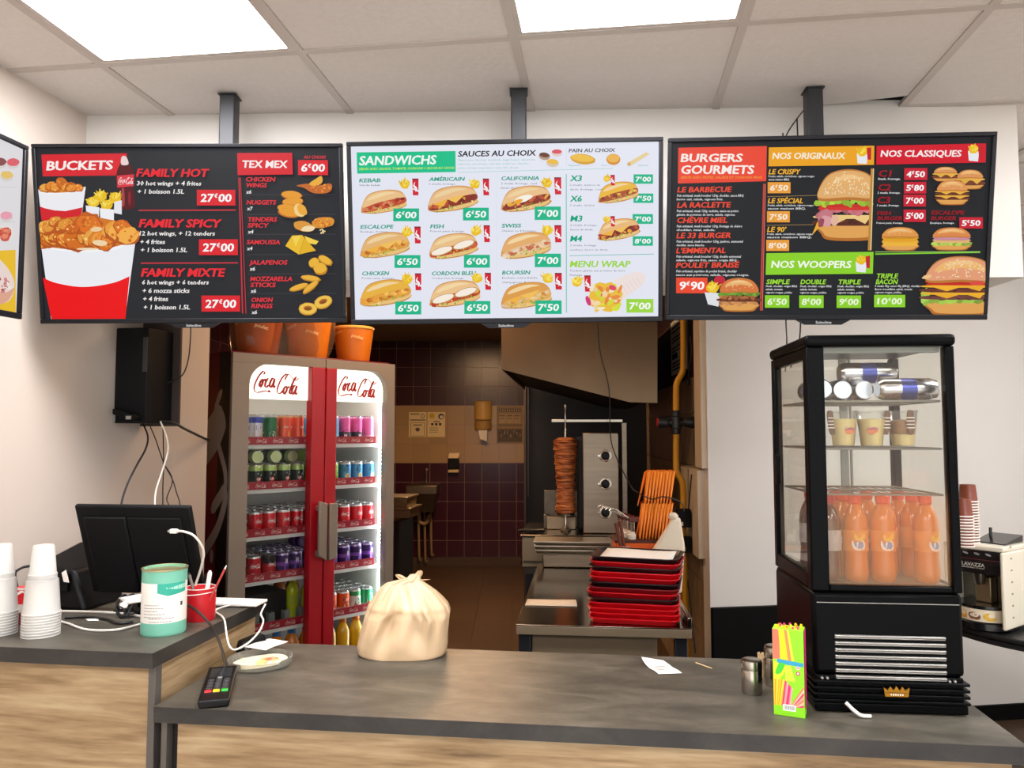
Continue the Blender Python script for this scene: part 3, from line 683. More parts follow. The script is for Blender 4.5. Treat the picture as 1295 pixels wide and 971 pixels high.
# --- middle screen: sandwiches
t, a = menu_screen(((-.0214, 2.3291, 2.1357), (7.9, -.44, -1.25)), .97, .56, [(435.8, 181), (841, 174), (838, 405), (443.6, 409)],
    'bright white menu screen of sandwiches with green price tags', '#e9ecf8', .012)
GR = '#12c48c'
a.crop(440, 180, 6.475)
a.poly([(56, 88), (874, 76), (876, 248), (62, 262)], GR); a.text('SANDWICHS', 76, 192, 76, '#f6fffb', w=636, bold=.05, shear=.14, rot=-.8)
a.text('SERVIS AVEC SALADE, TOMATE, OIGNONS + SAUCE AU CHOIX', 76, 233, 19, '#c9f25a', w=790, bold=.03, shear=.12, rot=-.8)
a.text('SAUCES AU CHOIX', 893, 122, 46, '#26262c', w=645, bold=.045, shear=.15, rot=-.9)
for k, s in enumerate(('Mayonnaise, ketchup, moutarde, biggy burger, algerienne,', 'samourai, americaine, chili thai, andalouse, blanche,', 'poivre, harissa, mayonnaise curry, fish, cheezy.')): a.text(s, 893, 158 + k * 32, 17, '#7fc9b4', w=(645, 590, 505)[k], bold=.0, shear=.15, rot=-.5)
a.line(893, 250, 2180, 218, 4, '#9fd6c8')
def combo(x, y, s=1.0): fries(a, x, y, 42 * s); colacan(a, x + 62 * s, y - 44 * s, 52 * s, 134 * s)
K = ['#c4482e', '#a8341f', '#d8693c', '#7c2a18', '#e08a5a']; ST = ['#8c3020', '#b4462c', '#e6a83c', '#7a2018', '#c45a34']; CH = ['#e8a23c', '#d98428', '#f2be5c', '#c46a20']; FI = ['#c8442a', '#d86438', '#b8341e', '#e8b04a']; SW = ['#e9c49a', '#d69060', '#f3dcc0', '#c86a48']
def entry(x, y, s, w, desc, pr, px, py, fill, style, top, sx, sy, sw=390):
    a.text(s, x, y, 32, '#2a9f86', w=w, bold=.05, shear=.2, rot=-.6)
    for k, (q, ww) in enumerate(desc): a.text(q, x, y + 30 + k * 33, 15, '#54545c', w=ww, bold=.0, shear=.15)
    sandwich(a, sx, sy, sw, -9, fill, top, style); price(a, px, py, px + 213, py + 104, pr, '#14b98a')
entry(78, 332, 'KEBAB', 175, [('Viande kebab.', 178)], '6€00', 362, 544, K, '', '#efc48a', 280, 500, 385); combo(455, 348)
entry(655, 322, 'AMÉRICAIN', 292, [('3 steaks, fromage.', 222)], '6€50', 937, 538, ST, 'cheese', '#eec08a', 848, 478, 425); combo(1038, 348)
entry(92, 710, 'ESCALOPE', 270, [('Escalope, fromage.', 238)], '6€50', 375, 922, CH, 'cheese', '#eab877', 292, 852, 415); combo(475, 738)
entry(667, 706, 'FISH', 110, [('Poisson pané, fromage.', 285)], '6€00', 946, 920, FI, 'fillet', '#efc48a', 855, 860, 410); combo(1045, 728)
entry(108, 1086, 'CHICKEN', 220, [('Poulet curry, fromage.', 270)], '6€50', 384, 1296, CH, '', '#edb640', 300, 1238, 430); combo(482, 1116)
entry(680, 1086, 'CORDON BLEU', 360, [('Cordon bleu, fromage.', 268)], '6€50', 950, 1292, FI, 'fillet', '#f0c68e', 870, 1244, 425); combo(1055, 1112)
a.line(1208, 265, 1222, 1420, 2, '#cfe0ea')
a.crop(630, 180, 6.1667)
for x, y, rx, ry, r, c1, c2 in ((362, 108, 45, 30, 8, '#b89a86', '#6a3a28'), (460, 82, 44, 28, 0, '#e8d0cc', '#e0505a'), (426, 160, 50, 32, 5, '#d8c8b0', '#f0be3c')):
    a.blob(x, y + 8, rx, ry, c1, r); a.blob(x, y - 2, rx * .9, ry * .62, c2, r)
a.text('PAIN AU CHOIX', 553, 86, 30, '#4a4a52', w=365, bold=.03, shear=.15, rot=-.8)
a.dots(535, 45, 535, 195, 14, 2, '#9ab8b4')
a.blob(664, 138, 100, 40, '#d9a22c', 7, 20, .03); a.blob(660, 130, 90, 28, '#f2c244', 7, 20, .03); a.blob(905, 140, 56, 44, '#d9922c', 0); a.blob(905, 132, 48, 32, '#f0b850', 0); a.poly([(1018, 165), (1165, 82), (1190, 100), (1040, 190)], '#ecd49a'); a.blob(1028, 176, 14, 16, '#d8b070', 30)
for x, s, w in ((552, 'Baguette', 90), (812, 'Rond', 40), (1100, 'Galette', 80)): a.text(s, x, 192, 14, '#7fbfb0', w=w, bold=0, shear=.15)
def entry2(x, y, s, w, desc, pr, px, py, fill, style, top, sx, sy, sw):
    a.text(s, x, y, 30, '#2a9f86', w=w, bold=.05, shear=.2, rot=-.6)
    for k, (q, ww) in enumerate(desc): a.text(q, x, y + 32 + k * 34, 15, '#54545c', w=ww, bold=0, shear=.15)
    sandwich(a, sx, sy, sw, -9, fill, top, style); price(a, px, py, px + 205, py + 104, pr, '#14b98a')
entry2(20, 302, 'CALIFORNIA', 300, [('2 steaks, fromage, oeuf,', 285), ('bacon de dinde.', 180)], '7€00', 284, 505, ST, 'egg', '#f0c48c', 212, 455, 400); fries(a, 380, 322, 42); colacan(a, 438, 282, 55, 130)
entry2(24, 668, 'SWISS', 152, [('Chicken ou 4 fromages.', 275)], '7€00', 284, 868, SW, '', '#eab06e', 212, 815, 405); fries(a, 382, 690, 42); colacan(a, 438, 652, 55, 130)
a.crop(630, 290, 6.1667)
entry2(28, 350, 'BOURSIN', 217, [('Escalope, crème fraîche,', 280), ('champignons, Boursin.', 270)], '7€50', 288, 548, ['#e8b45c', '#f0d090', '#d89040', '#e9c8a0'], 'cheese', '#e2a04c', 212, 520, 405); fries(a, 385, 380, 42); colacan(a, 440, 340, 55, 125)
a.crop(630, 180, 6.1667)
a.line(533, 255, 530, 1320, 8, '#86cdbd')
for (x, y, s, desc, pr, p4) in ((560, 310, 'X3', [('2 steaks, jambon de', 238), ('dinde, fromage, oeuf.', 258)], '7€00', (1062, 257, 1215, 330)), (560, 467, 'X6', [('2 steaks, chicken.', 200)], '7€50', (1060, 405, 1216, 478)), (562, 620, 'M3', [('2 steaks, fromage,', 212), ('bacon de dinde.', 180)], '7€00', (1052, 564, 1212, 640)), (560, 775, 'M4', [('2 steaks, fromage,', 210), ('escalope, bacon de dinde.', 300)], '8€00', (1052, 735, 1210, 808))):
    a.text(s, x, y, 46, '#12a880', w=92, bold=.06, shear=.2)
    for k, (q, ww) in enumerate(desc): a.text(q, x, y + 36 + k * 34, 14, '#54545c', w=ww, bold=0, shear=.15)
    price(a, *p4, pr, '#14b98a')
sandwich(a, 938, 405, 325, -10, ['#b0542c', '#8a3a20', '#e9b84a'], '#f0bc3c'); sandwich(a, 940, 692, 335, -10, ST, '#eebc7e', 'cheese')
fries(a, 852, 292, 28); colacan(a, 880, 264, 34, 80); fries(a, 850, 608, 28); colacan(a, 878, 582, 34, 78)
a.line(556, 530, 1220, 522, 2, '#cfe6e6'); a.line(556, 885, 1216, 872, 5, '#6fbfb0')
a.text('MENU WRAP', 556, 972, 50, '#a3dc4a', w=472, bold=.05, shear=.2); a.text('Tenders, galette aux pommes de terre,', 556, 1006, 15, '#54545c', w=438, bold=0, shear=.15); a.text('fromage.', 556, 1040, 15, '#54545c', w=100, bold=0, shear=.15)
fries(a, 616, 1082, 42); colacan(a, 670, 1038, 50, 122)
a.poly(spline([(880, 1100), (1000, 1030), (1100, 1010), (1150, 1050), (1120, 1110), (1000, 1200), (930, 1240)], 5, True), '#f3e4e0')
for k in range(6): a.line(930 + k * 30, 1120 - k * 14, 980 + k * 28, 1190 - k * 16, 2, '#e8b8b4')
a.blob(835, 1200, 130, 110, '#f0c13a', 0, 20, .1)
for k in range(34): a.blob(835 + a.r.uniform(-115, 115), 1195 + a.r.uniform(-85, 100), a.r.uniform(16, 40), a.r.uniform(10, 22), a.jit(a.r.choice(['#f0a13a', '#f6d7a8', '#e2506a', '#d8de3a', '#f4e9c8', '#e88a3c', '#f2c44a']), .08), a.r.uniform(-80, 80), 9, .2)
a.blob(700, 1230, 18, 40, '#d8347a', -20); a.blob(890, 1130, 30, 20, '#e0486a', 20); price(a, 998, 1216, 1208, 1320, '7€00', '#9edb3e')
a.build('menu_picture', SCREENM, t)

# --- right-hand screen: burgers
t, a = menu_screen(((.966, 2.3179, 2.1442), (8.88, .64, -4.8)), .97, .56, [(845, 174.2), (1262.4, 166.7), (1249, 403.3), (841, 405)],
    'black menu screen of burgers with orange, red and green banners', '#1e2024', .012)
a.crop(850, 170, 4.133)
OR = '#f04a34'
a.poly([(34, 66), (502, 58), (498, 242), (32, 254)], OR); a.text('BURGERS', 46, 140, 44, '#fff4ee', w=326, bold=.05, shear=.14); a.text('GOURMETS', 46, 203, 46, '#fff4ee', w=386, bold=.05, shear=.14)
a.text('SERVIS AVEC FRITES, SALADE ET OIGNONS FRAIS', 46, 228, 13, '#f8a030', w=430, bold=.02, shear=.14)
for (y, s, w, d1, w1, d2, w2) in ((300, 'LE BARBECUE', 285, 'Pain artisanal, steak boucher 120g, cheddar, sauce BBQ', 352, 'bacon cuit, salade, oignons frits.', 245), (381, 'LA RACLETTE', 282, 'Pain artisanal, steak 120g, raclette, sauce au poivre', 326, 'galette de pommes de terre, salade, oignons.', 310), (461, 'CHÈVRE MIEL', 268, 'Pain artisanal, steak boucher 120g, fromage de chèvre', 345, 'cheddar, miel, salade.', 205), (541, 'LE 33 BURGER', 288, 'Pain artisanal, steak boucher 120g, jambon, emmental', 350, 'cheddar, sauce blanche.', 150), (620, 'L’EMMENTAL', 262, 'Pain artisanal, steak boucher 120g, double emmental', 340, 'salade, oignons frits, sauce, origan BBQ', 320), (697, 'POULET BRAISÉ', 332, 'Pain artisanal, suprême de poulet braisé, cheddar', 320, 'sauce aux poivrons, salade, oignons rouges.', 385)):
    a.text(s, 34 - y * .02, y, 29, '#f2503a', w=w, bold=.05, shear=.22, rot=-.4); a.text(d1, 30 - y * .01, y + 23, 13, '#f0f0f0', w=w1, bold=.025, shear=.15); a.text(d2, 28 - y * .01, y + 42, 12, '#f0f0f0', w=w2, bold=.02, shear=.15)
price(a, 22, 748, 188, 830, '9€90', '#f04a2c')
a.line(486, 256, 468, 920, 8, '#c8463c'); a.line(494, 256, 477, 920, 4, '#e07060')
a.blob(252, 762, 30, 24, '#c8203a'); a.rect(240, 770, 262, 800, '#b01830'); fries(a, 215, 800, 34); a.poly([(172, 825), (262, 830), (245, 900), (190, 888)], '#e4e6ea')
burger(a, 355, 838, 205, 178, [('leaf', '#6a9a30'), ('meat', '#b46a3a'), ('patty', '#6a3420'), ('meat', '#c88a50')], '#dc7a3c', sesame=24)
a.crop(965, 170, 4.133)
YE = '#f2a81e'
a.poly([(36, 66), (590, 58), (588, 158), (34, 165)], YE); a.text('NOS ORIGINAUX', 54, 126, 34, '#fdf2dc', w=382, bold=.05, shear=.16)
def box(x, y, k=1): a.poly([(x, y + 36 * k), (x + 58 * k, y + 40 * k), (x + 52 * k, y + 92 * k), (x + 4 * k, y + 88 * k)], '#eceff6'); fries(a, x + 28 * k, y + 28 * k, 26 * k); a.poly([(x + 52 * k, y + 8 * k), (x + 76 * k, y + 4 * k), (x + 74 * k, y + 70 * k), (x + 56 * k, y + 68 * k)], '#c8202c')
box(498, 62)
for (x, y, s, w, p) in ((34, 206, 'LE CRISPY', 165, '6€50'), (30, 358, 'LE SPÉCIAL', 185, '7€50'), (26, 508, 'LE 90’', 98, '8€00')):
    a.text(s, x, y, 27, '#f6b73a', w=w, bold=.05, shear=.22); a.text('Poulet, salade, cornichons, oignons rouges', x, y + 16, 11, '#f0f0f0', w=240, bold=.02, shear=.15); a.text('sauce maison BBQ.', x, y + 33, 11, '#f0f0f0', w=(110, 200, 235)[(y > 300) + (y > 450)], bold=.02, shear=.15); price(a, x - 4, y + 42, x + 116, y + 100, p, '#f0a23a', tcol='#fdf3df')
a.dots(28, 324, 290, 317, 44, 2, '#c8a060'); a.dots(26, 474, 270, 470, 42, 2, '#c8a060')
burger(a, 455, 368, 330, 375, [('leaf', '#a4c83a'), ('tomato', '#d8322a'), ('meat', '#c8707a'), ('cheese', '#f2cf86'), ('patty', '#5a2a1c')], '#e6b170', cut=36, sesame=90)
a.poly([(260, 528), (290, 455), (312, 470)], '#f0b02e'); a.blob(330, 430, 40, 38, '#c87a84', -30, 14, .15); a.blob(340, 450, 26, 30, '#dda0a4', -30, 14, .15); a.blob(382, 448, 22, 30, '#e8b8a0', 20, 12, .1); a.blob(310, 460, 16, 24, '#9a4a5a', 20, 12, .15)
a.poly([(570, 178), (584, 178), (568, 604), (554, 604)], '#c08a3c'); a.line(584, 178, 570, 604, 5, '#f4d9a0')
LG = '#8ed626'
a.poly([(22, 620), (584, 612), (580, 726), (18, 733)], LG); a.text('NOS WOOPERS', 46, 696, 38, '#f8fdea', w=420, bold=.05, shear=.16); box(490, 628)
for (x, s, w, p, n) in ((20, 'SIMPLE', 122, '6€50', 3), (200, 'DOUBLE', 132, '8€00', 3), (396, 'TRIPLE', 118, '9€00', 3)):
    a.text(s, x, 781, 25, '#a0e03c', w=w, bold=.05, shear=.22); tiny(a, x - 2, 797, 11, '#f0f0f0', [('Steak, cheddar, origan BBQ', 165), ('salade, tomate,', 90), ('oignons rouges, pickles', 138)], .02, lead=1.5); price(a, x - 6, 840, x + 122, 905, p, LG, tcol='#f2fbdc')
a.crop(1100, 170, 4.131)
RD = '#d8182c'
a.poly([(42, 60), (612, 48), (610, 147), (40, 158)], RD); a.text('NOS CLASSIQUES', 62, 116, 34, '#fff4f4', w=420, bold=.05, shear=.16); box(518, 50)
for (x, y, s, w, d, p4, p) in ((50, 220, 'C1', 66, 'Steak, fromage.', (186, 176, 306, 238), '4€50'), (48, 292, 'C2', 66, '2 steaks, fromage.', (184, 248, 300, 308), '5€80'), (44, 358, 'C3', 66, '3 steaks, fromage.', (182, 314, 298, 376), '7€00')):
    a.text(s, x, y, 34, '#a81c28', w=w, bold=.05, shear=.18); a.text(d, x - 2, y + 17, 11, '#f0f0f0', w=118, bold=.02, shear=.15); price(a, *p4, p, '#cf1f34')
a.text('FISH', 44, 420, 20, '#a01a26', w=70, bold=.05, shear=.18); a.text('BURGER', 44, 446, 20, '#a01a26', w=132, bold=.05, shear=.18); a.text('Poisson pané, fromage.', 40, 466, 10, '#f0f0f0', w=138, bold=.02, shear=.15); price(a, 182, 392, 298, 456, '5€00', '#cf1f34')
a.text('ESCALOPE', 326, 418, 22, '#a01a26', w=170, bold=.05, shear=.18); a.text('BURGER', 324, 446, 20, '#a01a26', w=132, bold=.05, shear=.18); a.text('Escalope, fromage.', 320, 466, 10, '#f0f0f0', w=126, bold=.02, shear=.15); price(a, 472, 432, 594, 490, '5€50', '#cf1f34')
for x, y, w, h in ((400, 208, 120, 76), (528, 236, 134, 102)): burger(a, x, y, w, h, [('cheese', '#e8b048'), ('patty', '#7a4028')], '#e0985a', sesame=10)
burger(a, 434, 304, 158, 130, [('cheese', '#ecb040'), ('patty', '#6a3420'), ('cheese', '#ecb040'), ('patty', '#6a3420')], '#e59a58', sesame=14)
burger(a, 163, 545, 190, 124, [('fish', '#eaa622'), ('fish', '#f2b83a')], '#e59a4a', sesame=12); burger(a, 430, 545, 196, 120, [('onion', '#c88aa0'), ('bun', '#eab878'), ('leaf', '#a8c850')], '#e08a4a', sesame=8)
a.line(32, 624, 578, 614, 7, '#7ecb2e'); a.line(32, 613, 578, 611, 3, '#b8e87a')
a.text('TRIPLE', 36, 750, 26, '#a0e03c', w=112, bold=.05, shear=.22); a.text('BACON', 34, 780, 26, '#a0e03c', w=112, bold=.05, shear=.22); tiny(a, 30, 795, 11, '#f0f0f0', [('3 steaks 45g, sauce 45g (BBQ), cheddar', 236), ('Bacon croustillant, salade, tomate', 194), ('oignons rouges, pickles.', 140)], .02, lead=1.5); price(a, 26, 836, 188, 900, '10€00', LG, tcol='#f2fbdc')
a.blob(296, 832, 24, 30, '#9cc84a', 20, 10, .2); a.blob(300, 860, 30, 24, '#b4d860', 0, 10, .2)
burger(a, 478, 790, 372, 312, [('tomato', '#c8281e'), ('cheese', '#f2b22a'), ('patty', '#6a3428'), ('cheese', '#f4b428'), ('patty', '#74403a'), ('leaf', '#9cc048')], '#e8a078', cut=34, sesame=60)
a.blob(300, 742, 26, 10, '#f2c88c', -15, 10, .1); a.blob(560, 774, 38, 12, '#e04a40')
a.build('menu_picture', SCREENM, t)

# --- the fourth screen, hung along the left wall, only its far end in the picture
ya = R(80); fx = Vector((math.cos(ya), math.sin(ya), 0)); cor = PY(37, 185, 1.96); w4, h4 = .80, .455
tl4 = R(3.0)
cen = cor - fx * (w4 / 2) - Vector((0, 0, h4 / 2))
Lc = [(-w4 / 2, h4 / 2), (w4 / 2, h4 / 2), (w4 / 2, -h4 / 2), (-w4 / 2, -h4 / 2)]
px4 = [proj(cen + fx * u + Vector((0, 0, v))) for u, v in Lc]
t, a = menu_screen((tuple(cen), (0, 0, 80)), w4, h4, px4, 'black-framed menu screen of desserts hung along the left wall', '#e2dfe2', .012, logo=False)
a.crop(0, 150, 3.6)
a.poly([(-700, 640), (82, 596), (82, 905), (-700, 880)], '#eec02c')
for x, y, c in ((14, 195, '#8a4a4a'), (70, 198, '#e0606a'), (42, 255, '#e8c46a'), (40, 440, '#eca0b4')): a.blob(x, y + 8, 30, 22, '#d8d2ce'); a.blob(x, y, 28, 18, c, 0, 12, .1)
a.blob(40, 520, 36, 40, '#e8e2dc'); a.blob(34, 525, 28, 34, '#d05a4a', 0, 12, .12); a.specks(34, 520, 26, 30, 20, 8, ['#c8402e', '#e88a6a'])
a.curve([(-20, 640), (30, 660), (75, 740), (60, 820), (10, 840), (-30, 800)], '#ecd9d2'); a.specks(20, 760, 40, 60, 24, 9, ['#d88a8a', '#f4ece4', '#b8503e']); a.curve([(-30, 800), (40, 790), (75, 770), (50, 825), (0, 845)], '#e2a890')
a.line(-200, 300, 82, 312, 2, '#cfcaca'); a.line(-200, 470, 82, 470, 2, '#cfcaca')
a.build('menu_picture', SCREENM, t)

# ceiling poles carrying the screens
polem = mat('pole_paint', '#26272a', 0.45)
PL = ['black square ceiling pole behind the bucket menu screen', 'black square ceiling pole behind the white sandwich screen', 'black square ceiling pole behind the burger menu screen']
for k, (px, Y, yb) in enumerate(((288.5, 2.345, 2.10), (656, 2.31, 2.09), (1030, 2.30, 2.1))):
    p = PY(px, 140, Y); t = thing('ceiling_pole', PL[k], 'pole', (p.x, p.y, HC - .004), (0, R(-1), R(-4.8))[k], 'screen ceiling poles')
    MB().bx(-.024, .024, -.012, .036, -.42, -.0005).build('pole', polem, t, bevel=.004)
    MB().bx(-.028, .028, -.016, .040, -.004, .0).build('ceiling_plate', polem, t)
    MB().bx(-.1, .1, -.024, -.016, -.60, -.44).bx(-.02, .02, -.018, -.012, -.56, -.36).build('bracket', polem, t)

# ================================================================== DRINKS COOLER
FO, FA = Vector((-1.257, 3.441, 0)), R(45.3)
FW, FD, FH = .90, .64, 1.893
def fw(x, y, z): a, b = rot2(x, y, FA); return Vector((FO.x + a, FO.y + b, z))
fr_ = thing('drinks_cooler', 'tall two-door drinks cooler with red door frames and lit white header', 'drinks fridge', FO, FA)
cside = mat('cooler_dark_red', '#6e1220', 0.35); cblk = mat('cooler_black', '#0e0d0d', 0.45)
cgrey = mat('cooler_door_grey', '#94897c', 0.42, 0.2); cred = mat('cooler_red', '#b3081c', 0.35)
cin = mat('cooler_liner', '#cfccc6', 0.5); cwhite = mat('shelf_white', '#f0eee8', 0.45)
b = MB(); b.bx(0, .02, .05, FD, .06, FH - .012).bx(FW - .02, FW, .05, FD, .06, FH - .012).bx(.02, FW - .02, FD - .02, FD, .06, FH - .012)
b.bx(0, FW, .05, FD, FH - .012, FH).bx(.02, FW - .02, .05, FD - .02, .30, .34).bx(0, FW, .05, FD, .06, .09)
cab = b.build('cabinet', cside, fr_, bevel=.003)
MB().bx(.004, FW - .004, .02, FD - .02, 0, .06).build('plinth', cblk, fr_)
b = MB().bx(.0205, .026, .06, FD - .025, .34, 1.84).bx(FW - .026, FW - .0205, .06, FD - .025, .34, 1.84).bx(.026, FW - .026, FD - .03, FD - .0205, .34, 1.84).bx(.026, FW - .026, .06, FD - .03, 1.80, 1.84)
b.build('liner', cin, fr_)
MB().bx(-.002, .0, .02, .13, .0, FH - .004).build('side_gasket', cblk, fr_)
# script down the left flank
a = Art(lambda X, Y, l: (-l - .002, .62 - Y, 1.72 - X), base=1e-4); a.put(1.62, .0, 180, .00165, .00150)
a.put(1.7, .62, 180, .00172, .0014); wordmark(a, '#a69b92', w0=26, w1=110, sub=8); a.build('flank_lettering', PRINT, cab)
# header with script, lit
hd = MB().bx(.06, FW - .045, .038, .046, 1.675, 1.845).build('lit_header', mat('lit_header', '#f4f2ea', .5, emit='#fff9ec', estr=1.15), fr_)
for u0 in (.095, .548):
    a = Art(lambda X, Y, l: (X, .0378 - l, Y * -1), base=2e-4); a.put(u0 + .024, -1.806, 0, .000238, .00029); wordmark(a, '#cc1a22', w0=12, w1=46); a.build('header_lettering', PRINT, hd)
# doors
def door(x0, x1, left):
    g = .052; z0, z1 = .10, FH - .012; ri = .10
    wi = .075
    outer0, inner0 = (x0 + .082, x1 - wi) if left else (x0 + wi - .013, x1 - .05)
    p0, p1 = outer0, inner0; zt, zb = 1.838, .30
    n = 8; arc = []
    # grey surround as an outline with a rounded outer top corner in the opening
    f = MB()
    if left:
        f.bx(x0, p0, .0, .05, z0, zt - ri); f.bx(x0, x1, 0, .05, zt, z1)
        pts = [(x0, zt - ri), (p0, zt - ri)] + [(p0 + ri - ri * math.cos(t * math.pi / 2 / n), zt - ri + ri * math.sin(t * math.pi / 2 / n)) for t in range(1, n + 1)] + [(x0, zt)]
        f.prism(pts[::-1], 0, .05, plane='XZ'); f.bx(x0, x1, 0, .05, z0, zb)
    else:
        f.bx(p1, x1, .0, .05, z0, zt - ri); f.bx(x0, x1, 0, .05, zt, z1)
        pts = [(x1, zt - ri), (p1, zt - ri)] + [(p1 - ri + ri * math.cos(t * math.pi / 2 / n), zt - ri + ri * math.sin(t * math.pi / 2 / n)) for t in range(1, n + 1)] + [(x1, zt)]
        f.prism(pts, 0, .05, plane='XZ'); f.bx(x0, x1, 0, .05, z0, zb)
    d = f.build('door', cgrey, fr_, bevel=.002)
    r = MB()
    if left: r.bx(p1, x1 - .001, -.001, .05, zb, zt)
    else: r.bx(x0 + .001, p0, -.001, .05, zb, zt)
    r.build('red_stile', cred, d, bevel=.003)
    gl = MB(); gl.quad((p0 - .004, .03, zb - .004), (p1 + .004, .03, zb - .004), (p1 + .004, .03, zt + .003), (p0 - .004, .03, zt + .003))
    gl.build('glass_pane', glass_mat('cooler_glass', '#f3f7f5', .45), d, flat=True)
    h = MB(); s = -1 if left else 1; hx = x1 - .03 if left else x0 + .03
    xa, xb = (x1 - .052, x1 - .004) if left else (x0 + .004, x0 + .05)
    q = [(xa, .93), (xb, .90), (xb, 1.175), (xa, 1.19)] if left else [(xa, .90), (xb, .91), (xb, 1.175), (xa, 1.175)]
    h.prism(q, -.045, -.028, plane='XZ'); h.bx(xa + .005, xb - .005, -.03, .0, .92, .95).bx(xa + .005, xb - .005, -.03, .0, 1.14, 1.165)
    h.build('handle', cgrey, d, bevel=.005)
door(0, .4785, True); door(.4815, FW, False)
# shelves with red strips
SZ = [1.498, 1.288, 1.069, .863, .632]
stripm = mat('shelf_strip_red', '#a4122a', 0.4)
for z in SZ:
    s = MB().bx(.04, FW - .04, .085, FD - .04, z - .048, z - .042).bx(.04, FW - .04, .078, .085, z - .055, z - .036).build('shelf', cwhite, fr_)
    for (u0, u1, n) in ((.06, .475, 5), (.50, .83, 4)):
        st_ = MB().bx(u0, u1, .07, .077, z - .036, z).build('price_strip', stripm, s)
        a = Art(lambda X, Y, l: (X, .0698 - l, -Y), base=1e-4)
        for k in range(n):
            a.put(u0 + (k + .5) * (u1 - u0) / n - .028, -z + .008, 0, .000054, .000058); wordmark(a, '#e8b9b4', w0=14, w1=44, sub=2)
        a.build('strip_lettering', PRINT, st_)
MB().bx(FW - .052, FW - .040, .056, .066, .36, 1.70).build('led_strip', mat('led_white', '#ffffff', .5, emit='#f2fbff', estr=COOLER_LED), fr_)
MB().bx(.48 - .3, .48 + .3, .10, .2, 1.79, 1.799).build('top_light', mat('cooler_top_light', '#ffffff', .5, emit='#fff6e6', estr=7.0), fr_)
lb_ = MB()
for k in range(64): lb_.ball((FW - .046, .054, .37 + k * .0207), .0065, 4)
lb_.build('led_beads', mat('led_bead', '#ffffff', .5, emit='#ffffff', estr=4.0), fr_)

# --- cans
alu = mat('can_aluminium', '#c9c9c9', 0.25, 1.0)
def can_mesh(kind, r, h, main, accent, tops, art=None, bands=None):
    mm = mat('can_' + kind + '_body', main, .28, .25); ma = mat('can_' + kind + '_accent', accent, .3, .25); mt = mat('can_' + kind + '_top', tops, .28, .5)
    bb = bands or [(0, 1, 0)]
    p = [(r * .78, 0, 2), (r * .86, .004, 2), (r * .99, .011, 0)]
    for k, (z0, z1, mi) in enumerate(bb): p += [(r, .012 + (h - .028) * z0, mi), (r, .012 + (h - .028) * z1 - .0002, mi)]
    p += [(r * .985, h - .012, 2), (r * .88, h - .002, 2), (r * .88, h, 2)]
    o = MB().lathe(p, 18).build('soda_can', [mm, ma, mt], flat=False, ang=.9)
    MB().lathe([(r * .885, h - .003), (r * .9, h + .0012), (r * .84, h + .0012), (r * .8, h - .004)], 18).lathe([(.0001, h - .003), (r * .8, h - .0032)], 18, close=False).bx(-.004, .004, -.012, .004, h - .0035, h - .001).build('lid', alu, o)
    if art:
        A = Art(lambda X, Y, l: ((r + l) * math.sin(X / r), -(r + l) * math.cos(X / r), -Y), base=2e-4); art(A); A.build('can_print', PRINT, o)
    o.location = (0, 0, -5); return o
def a_seven(A): A.text('7', -.012, -.035, .05, '#f1f4ec', bold=.05, shear=.15); A.blob(.002, -.052, .011, .011, '#d8252c'); A.text('UP', -.008, -.048, .011, '#ffffff', bold=.05)
def a_script(A): A.put(-.026, -.085, 0, .000052, .00006); wordmark(A, '#f6eeee', w0=14, w1=50, sub=2); A.put(); A.stroke([(-.03, -.03), (-.01, -.04), (.01, -.028), (.03, -.036)], .002, .006, '#f2f2f2', 3)
def a_yellow(A): A.blob(.0, -.05, .02, .032, '#f2cf2a', 0, 12, .1); A.blob(.002, -.085, .018, .012, '#4d62b8', 0, 10, .1); A.blob(0, -.03, .013, .01, '#f7e8a0')
def a_green(A): A.blob(0, -.05, .018, .02, '#dfe9da'); A.blob(0, -.05, .014, .015, '#2a7a48'); A.text('T', -.005, -.044, .012, '#ffffff', bold=.05); A.rect(-.02, -.11, .02, -.085, '#1f8a4c')
def a_orange(A): A.blob(.0, -.055, .02, .018, '#f4c64a', -25, 12, .12); A.text('ice', -.014, -.085, .014, '#fbe9cf', bold=.03, shear=.2); A.blob(.003, -.03, .012, .01, '#cfd64a', 20)
def a_tropic(A): A.blob(0, -.06, .02, .026, '#2f86c8', 0, 12, .1); A.blob(.003, -.05, .012, .014, '#f2c95a', 10, 10, .15); A.blob(-.006, -.085, .01, .02, '#2c4a2a', 20, 10, .2)
def a_purple(A): A.blob(0, -.05, .016, .02, '#7a3fb0', 0, 10, .12); A.text('B', -.007, -.07, .022, '#e9dcf4', bold=.04, shear=.1)
def a_pink(A): A.blob(0, -.05, .02, .03, '#2a2430', 0, 12, .2); A.blob(.0, -.1, .022, .016, '#e878b4', 0, 12, .1); A.text('M', -.008, -.04, .016, '#f4d9ea', bold=.04)
def a_fanta(A): A.blob(.002, -.045, .017, .013, '#fdf2e4', 10, 12, .1); A.blob(0, -.075, .019, .014, '#1f2c6a', 8, 12, .08); A.text('f', -.004, -.068, .015, '#ffffff', bold=.05)
def a_leaf(A): A.blob(0, -.06, .02, .03, '#f2f4ee', 0, 12, .1); A.blob(.004, -.055, .012, .02, '#2f9a58', 25, 10, .15); A.blob(-.004, -.035, .01, .014, '#d8422a', -20)
S_, T_ = (.0285, .148), (.0325, .120)
